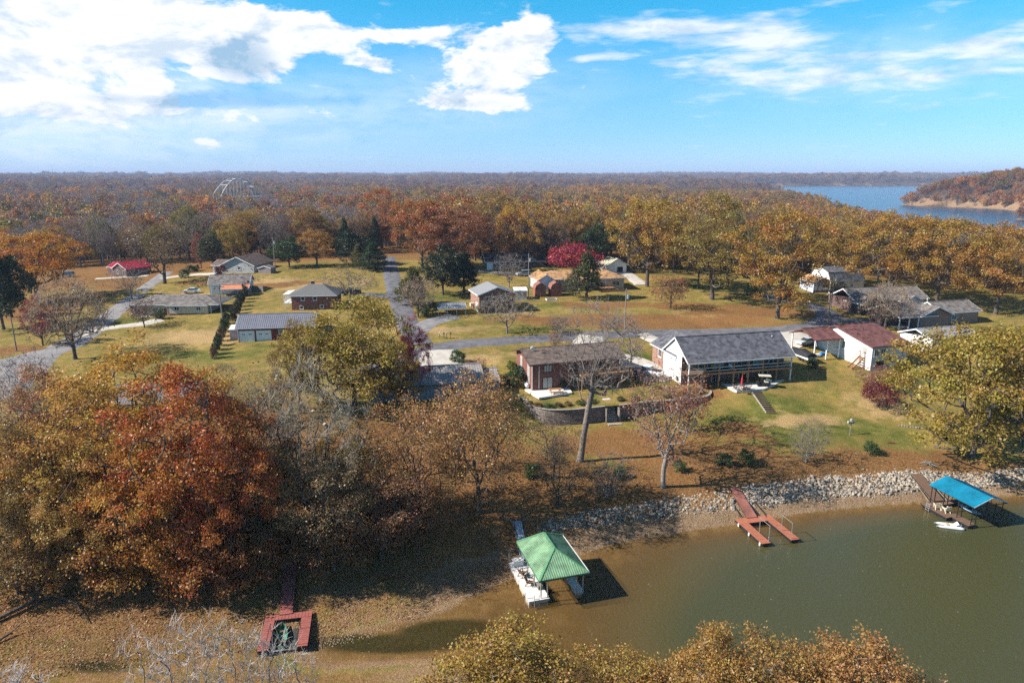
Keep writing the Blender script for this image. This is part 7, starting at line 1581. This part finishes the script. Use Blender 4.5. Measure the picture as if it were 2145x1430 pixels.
def patio_set():
    q = P(1553, 815, 6.17); e = thing('patio_table', 'round patio table with a closed red umbrella on the long house patio', 'table', (q[0], q[1], 6.18)); M_ = mat('patio_brown', (.20, .14, .11), .6)
    mb = MB(); mb.tube((0, 0, .68), (0, 0, .73), .6, n=14); mb.build('table_top', M_, e)
    for k in range(4): a = k * 1.57 + .6; mb = MB(); mb.beam((.45 * math.cos(a), .45 * math.sin(a), 0), (.35 * math.cos(a), .35 * math.sin(a), .68), .05); mb.build('leg', M_, e)
    mb = MB(); mb.tube((0, 0, .1), (0, 0, 2.6), .025); mb.build('umbrella_pole', STEEL, e); mb = MB(); mb.tube((0, 0, .95), (0, 0, 2.0), .20, .13, 9); mb.tube((0, 0, 2.0), (0, 0, 2.55), .13, .03, 9); mb.build('umbrella_cloth', mat('umbrella_red', (.55, .03, .05), .8), e)
    for k, lb in enumerate(('left of', 'in front of', 'right of')):
        a = 3.4 + k * 1.3; chair('patio_chair', 'brown patio chair %s the table with the red umbrella' % lb, (q[0] + 1.1 * math.cos(a), q[1] + 1.1 * math.sin(a), 6.18), a - 1.57, M_)
    q = P(1163, 823, 6.28); e = thing('picnic_table', 'orange wooden picnic table on the brick house patio', 'picnic table', (q[0], q[1], 6.285), R(10))
    for i in range(5): mb = MB(); mb.box(-1.1, -.42 + i * .17, .72, 1.1, -.42 + i * .17 + .15, .77); mb.build('plank', WOODO, e)
    for s in (-1, 1): mb = MB(); mb.box(-1.1, s * .78 - .14, .42, 1.1, s * .78 + .14, .47); mb.build('bench', WOODO, e)
    for x in (-.8, .8): mb = MB(); mb.beam((x, -.75, .003), (x, -.25, .715), .08); mb.beam((x, .75, .003), (x, .25, .715), .08); mb.beam((x + .06, -.85, .38), (x + .06, .85, .38), .06); mb.build('leg_frame', WOODO, e)
patio_set()
def small():
    g = Vector(P(1103, 812, 6.25)); e = thing('propane_tank', 'white propane tank beside the left wall of the brick house', 'tank', g, R(100)); mb = MB(); mb.tube((-.55, 0, .55), (.55, 0, .55), .42, n=14); mb.ell((-.55, 0, .55), (.3, .42, .42)); mb.ell((.55, 0, .55), (.3, .42, .42)); mb.build('tank_body', WHITE, e, True); mb = MB(); mb.box(-.5, -.3, 0, -.4, .3, .2); mb.box(.4, -.3, 0, .5, .3, .2); mb.build('foot', CONC, e); mb = MB(); mb.tube((0, 0, .96), (0, 0, 1.1), .12); mb.build('valve_dome', WHITE, e)
    # timber steps in the lawn
    a, b = gp(1586, 823), gp(1616, 866); st = thing('timber_steps', 'flight of dark timber steps set in the lawn below the patio', 'steps', a); d = b - a
    for i in range(11): p = d * (i / 10); mb = MB(); mb.box(p.x - .75, p.y - .16, tz(a.x + p.x, a.y + p.y) - a.z - .1, p.x + .75, p.y + .16, tz(a.x + p.x, a.y + p.y) - a.z + .16); mb.build('step', mat('step_timber', (.10, .065, .05), .9), st)
    mb = MB(); mb.beam(Vector((-.85, 0, .1)), d + Vector((-.85, 0, .12)), .12, .2); mb.build('edge_timber', CAP, st)
    # mailboxes
    for i, (x, c, w) in enumerate(((921, TRIM, 'white'), (930, BLACKM, 'black'), (936, STEEL, 'grey'), (944, TRIMB, 'brown'))):
        g = gp(x, 709); e = thing('mailbox', '%s mailbox in the roadside row at the street corner' % w, 'mailbox', g, R(5), 'mailboxes at the street corner'); mb = MB(); mb.box(-.05, -.05, -.2, .05, .05, 1.0); mb.build('post', POLE, e); mb = MB(); mb.box(-.13, -.28, 1.0, .13, .28, 1.18); mb.tube((0, -.28, 1.18), (0, .28, 1.18), .13, n=10); mb.build('box', c, e)
    g = gp(1110, 702); e = thing('mailbox', 'dark mailbox on a post beside the street below the crab apple', 'mailbox', g); mb = MB(); mb.box(-.07, -.07, -.2, .07, .07, 1.0); mb.build('post', TRIMB, e); mb = MB(); mb.box(-.16, -.3, 1.0, .16, .3, 1.3); mb.build('box', BLACKM, e)
    # martin house pole on the lawn
    g = gp(1780, 911); h = zat(881, g.y) - g.z; e = thing('birdhouse_pole', 'wooden cross shaped birdhouse pole on the right lawn', 'birdhouse', g, R(15)); mb = MB(); mb.tube((0, 0, -.2), (0, 0, h), .07); mb.build('pole', POLE, e); mb = MB(); mb.box(-.55, -.06, h - .45, .55, .06, h - .33); mb.build('crossarm', POLE, e)
    for x in (-.5, 0, .5): mb = MB(); mb.box(x - .13, -.13, h - .3 if x else h, x + .13, .13, h - .02 if x else h + .3); mb.build('birdhouse', SIDG, e)
    # covered boats and clutter beside the long house
    g = gp(1680, 752); e = thing('covered_boat', 'boat on a trailer under a black cover right of the long house', 'boat', g + Vector((0, 0, .3)), R(105)); V = []; F = []; ns, nr = 9, 9
    for i in range(ns):
        t = i / (ns - 1) * 2 - 1; wv = 1.05 * (1 - max(0, t) ** 3 * .8); hv = 1.0 + .35 * math.exp(-((t + .1) * 3) ** 2)
        for j in range(nr): a = math.pi * j / (nr - 1); V.append((t * 2.9, wv * math.cos(a), .75 + .85 * hv * math.sin(a) ** .8))
    for i in range(ns - 1):
        for j in range(nr - 1): F.append((i * nr + j, i * nr + j + 1, (i + 1) * nr + j + 1, (i + 1) * nr + j))
    F += [tuple(range(nr)), tuple(range((ns - 1) * nr, ns * nr))]; mb = MB(); mb.add(V, F); mb.build('boat_cover', mat('boat_cover', (.025, .025, .03), .6, .3, 1.5), e, True); mb = MB(); mb.prism([(-2.9, -.95, .75), (2.6, -.5, .75), (2.9, 0, .75), (2.6, .5, .75), (-2.9, .95, .75)], (0, 0, -.5)); mb.build('hull', TRIM, e); mb = MB(); mb.beam((-2, 0, .15), (4, 0, .15), .12)
    mb.build('trailer', STEEL, e)
    for x in (-.5, -1.4):
        for s in (-1, 1): mb = MB(); mb.tube((x, s * .85, .0), (x, s * 1.05, .0), .3, n=12); mb.build('wheel', RUBBER, e)
    for i, (x, y, c, w) in enumerate(((1711, 747, WHITE, 'white'), (1722, 744, mat('tank_blue', (.05, .25, .6), .5), 'blue'))):
        g = gp(x, y); e = thing('barrel', '%s barrel lying beside the white house' % w, 'barrel', g, R(20)); mb = MB(); mb.tube((-.5, 0, .35), (.5, 0, .35), .35, n=12); mb.build('drum', c, e); mb = MB(); mb.tube((.5, 0, .35), (.54, 0, .35), .3, n=12); mb.build('lid', c, e)
    # brush pile, stone edging, raised bed, log, fence
    g = gp(1945, 975); e = thing('brush_pile', 'heap of grey branches above the rocks by the blue roofed dock', 'brush pile', g)
    for k in range(26): a = rnd.uniform(0, 6.28); r_ = rnd.uniform(.8, 1.6); mb = MB(); mb.tube((rnd.uniform(-.5, .5), rnd.uniform(-.4, .4), .35 + rnd.uniform(0, .3)), (r_ * math.cos(a), r_ * math.sin(a) * .7, .05 + rnd.uniform(0, .2)), .05, .02, 5); mb.build('branch', BARKL, e)
    g = gp(1907, 895); e = thing('stone_edging', 'short row of grey stones on the right lawn', 'stones', g)
    for k in range(9): mb = MB(); mb.ell((-1.4 + k * .36, .7 - k * .16 + rnd.uniform(-.1, .1), .1), (.24, .2, .16), 7, 5); mb.build('stone', mat('rock_grey', (.27, .25, .24)), e)
    g = gp(1866, 928); mb = MB(); mb.tube(g + Vector((-.5, .1, .12)), g + Vector((.5, -.1, .12)), .13, .11, 9); tag(mb.build('log', mat('log_red', (.18, .06, .04), .9)), 'short reddish log lying on the right lawn', 'log')
    g = gp(1155, 628); e = thing('raised_bed', 'white edged raised garden bed before the red barn sheds', 'garden bed', g, R(10)); mb = MB(); mb.box(-1.4, -.9, 0, 1.4, -.8, .3); mb.box(-1.4, .8, 0, 1.4, .9, .3); mb.box(-1.4, -.8, 0, -1.3, .8, .3); mb.box(1.3, -.8, 0, 1.4, .8, .3); mb.build('frame', TRIM, e); mb = MB(); mb.box(-1.3, -.8, 0, 1.3, .8, .2); mb.build('soil', mat('soil', (.12, .06, .035), .95), e)
    a, b = gp(527, 610), gp(552, 612); e = thing('board_fence', 'grey board fence right of the white garage', 'fence', a, math.atan2(b.y - a.y, b.x - a.x)); L_ = (b - a).length; n = int(L_ / .28)
    for i in range(n): mb = MB(); mb.box(i * .28, -.02, -.2, i * .28 + .25, .02, 1.7 + rnd.uniform(-.05, .05)); mb.build('board', POLE, e)
    g = gp(787, 872); e = thing('water_pump', 'red hand pump beside the trees below the yellow oak', 'pump', g); mb = MB(); mb.tube((0, 0, 0), (0, 0, 1.0), .12); mb.ell((0, 0, 1.1), (.35, .25, .22)); mb.build('pump_body', mat('pump_red', (.6, .02, .02), .4), e); mb = MB(); mb.beam((.2, 0, 1.1), (.8, 0, .8), .06); mb.build('handle', mat('pump_red', (.6, .02, .02)), e)
    g = gp(1180, 696); 
    # drift log on the lake bed
    for k, (p, q, lb) in enumerate((((-30, 1312), (112, 1250), 'long dark fallen trunk on the dry lake bed at left'), ((112, 1250), (185, 1305), 'thin curved branch of driftwood on the dry lake bed'), ((-10, 1350), (28, 1330), 'dark driftwood loop at the left picture edge'))):
        a, b = gp(*p), gp(*q); m_ = (a + b) / 2 + Vector((.3, .5, .15)); mb = MB(); r_ = (.22, .10, .12)[k]; mb.tube(a + Vector((0, 0, .2)), m_ + Vector((0, 0, .25)), r_, r_ * .8, 7); mb.tube(m_ + Vector((0, 0, .25)), b + Vector((0, 0, .15)), r_ * .8, r_ * .4, 7); mb.tube(m_ + Vector((0, 0, .25)), m_ + Vector((.8, .9, .9)), r_ * .4, .03, 5); tag(mb.build('driftwood', BARK), lb, 'driftwood')
    # distant arch bridge and mast
    D = 1000.0; cx = (496 - 1072.5) / FPX * depth(D, 30); e = thing('arch_bridge', 'pale steel arch bridge rising over the distant woods', 'bridge', (cx, D, 0), R(62)); mpp = depth(D, 40) / FPX; hw = 37.0; zt = zat(374, D); z0 = zat(412, D)
    AM = mat('arch_paint', (.46, .46, .44), .6)
    pts = [(-hw + 2 * hw * i / 24, (1 - (2 * i / 24 - 1) ** 2)) for i in range(25)]
    for sd in (-1, 1):
        mb = MB()
        for i in range(24): (x0, t0), (x1, t1) = pts[i], pts[i + 1]; mb.beam((x0, sd * (9 - 3 * t0), z0 + (zt - z0) * t0), (x1, sd * (9 - 3 * t1), z0 + (zt - z0) * t1), 1.0, 1.2)
        mb.build('arch_rib', AM, e)
        mb = MB()
        for i in range(2, 23, 2): x, t = pts[i]; mb.beam((x, sd * 9, z0), (x, sd * (9 - 3 * t), z0 + (zt - z0) * t), .2)
        mb.build('hangers', AM, e)
    for i in range(5, 21, 3): x, t = pts[i]; mb = MB(); mb.beam((x, -(9 - 3 * t), z0 + (zt - z0) * t), (x, 9 - 3 * t, z0 + (zt - z0) * t), .9); mb.build('cross_brace', AM, e)
    mb = MB(); mb.box(-hw * 1.3, -8.5, z0 - 2, hw * 1.3, 8.5, z0); mb.build('bridge_deck', AM, e)
    for x in (-hw, hw): mb = MB(); mb.box(x - 2, -8, -4, x + 2, 8, z0 - 2); mb.build('pier', CONC, e)
    D = 3600.0; x = (148 - 1072.5) / FPX * D / .99; zt = zat(352, D); e = thing('radio_mast', 'thin radio mast on the far left skyline', 'mast', (x, D, 20)); mb = MB(); mb.tube((0, 0, 0), (0, 0, zt - 20), 1.3, .5, 5); mb.build('mast', mat('mast_grey', (.3, .3, .33), .6), e); mb = MB(); mb.tube((0, 0, zt - 20), (0, 0, zt - 16), .3, .2, 5); mb.build('antenna', STEEL, e)
small()

# ------------------------------------------------------------------ air between here and the far hills
def haze():
    x0, x1, y0, y1, z0, z1 = -13800.0, 13800.0, -60.0, 16500.0, -6.0, 165.0
    mb = MB(); mb.box(x0, y0, z0, x1, y1, z1); m = bpy.data.materials.new('haze_air'); m.use_nodes = True; nt = m.node_tree; nt.nodes.remove(nt.nodes['Principled BSDF'])
    v = nt.nodes.new('ShaderNodeVolumePrincipled'); v.inputs['Color'].default_value = (.60, .72, 1, 1); v.inputs['Density'].default_value = 1.1e-4; v.inputs['Anisotropy'].default_value = 0.0
    nt.links.new(v.outputs[0], nt.nodes['Material Output'].inputs['Volume'])
    o = mb.build('haze', m); struct(o, 'stuff', 'thin blue haze in the air over the far hills', 'haze'); o.display_type = 'WIRE'
haze()
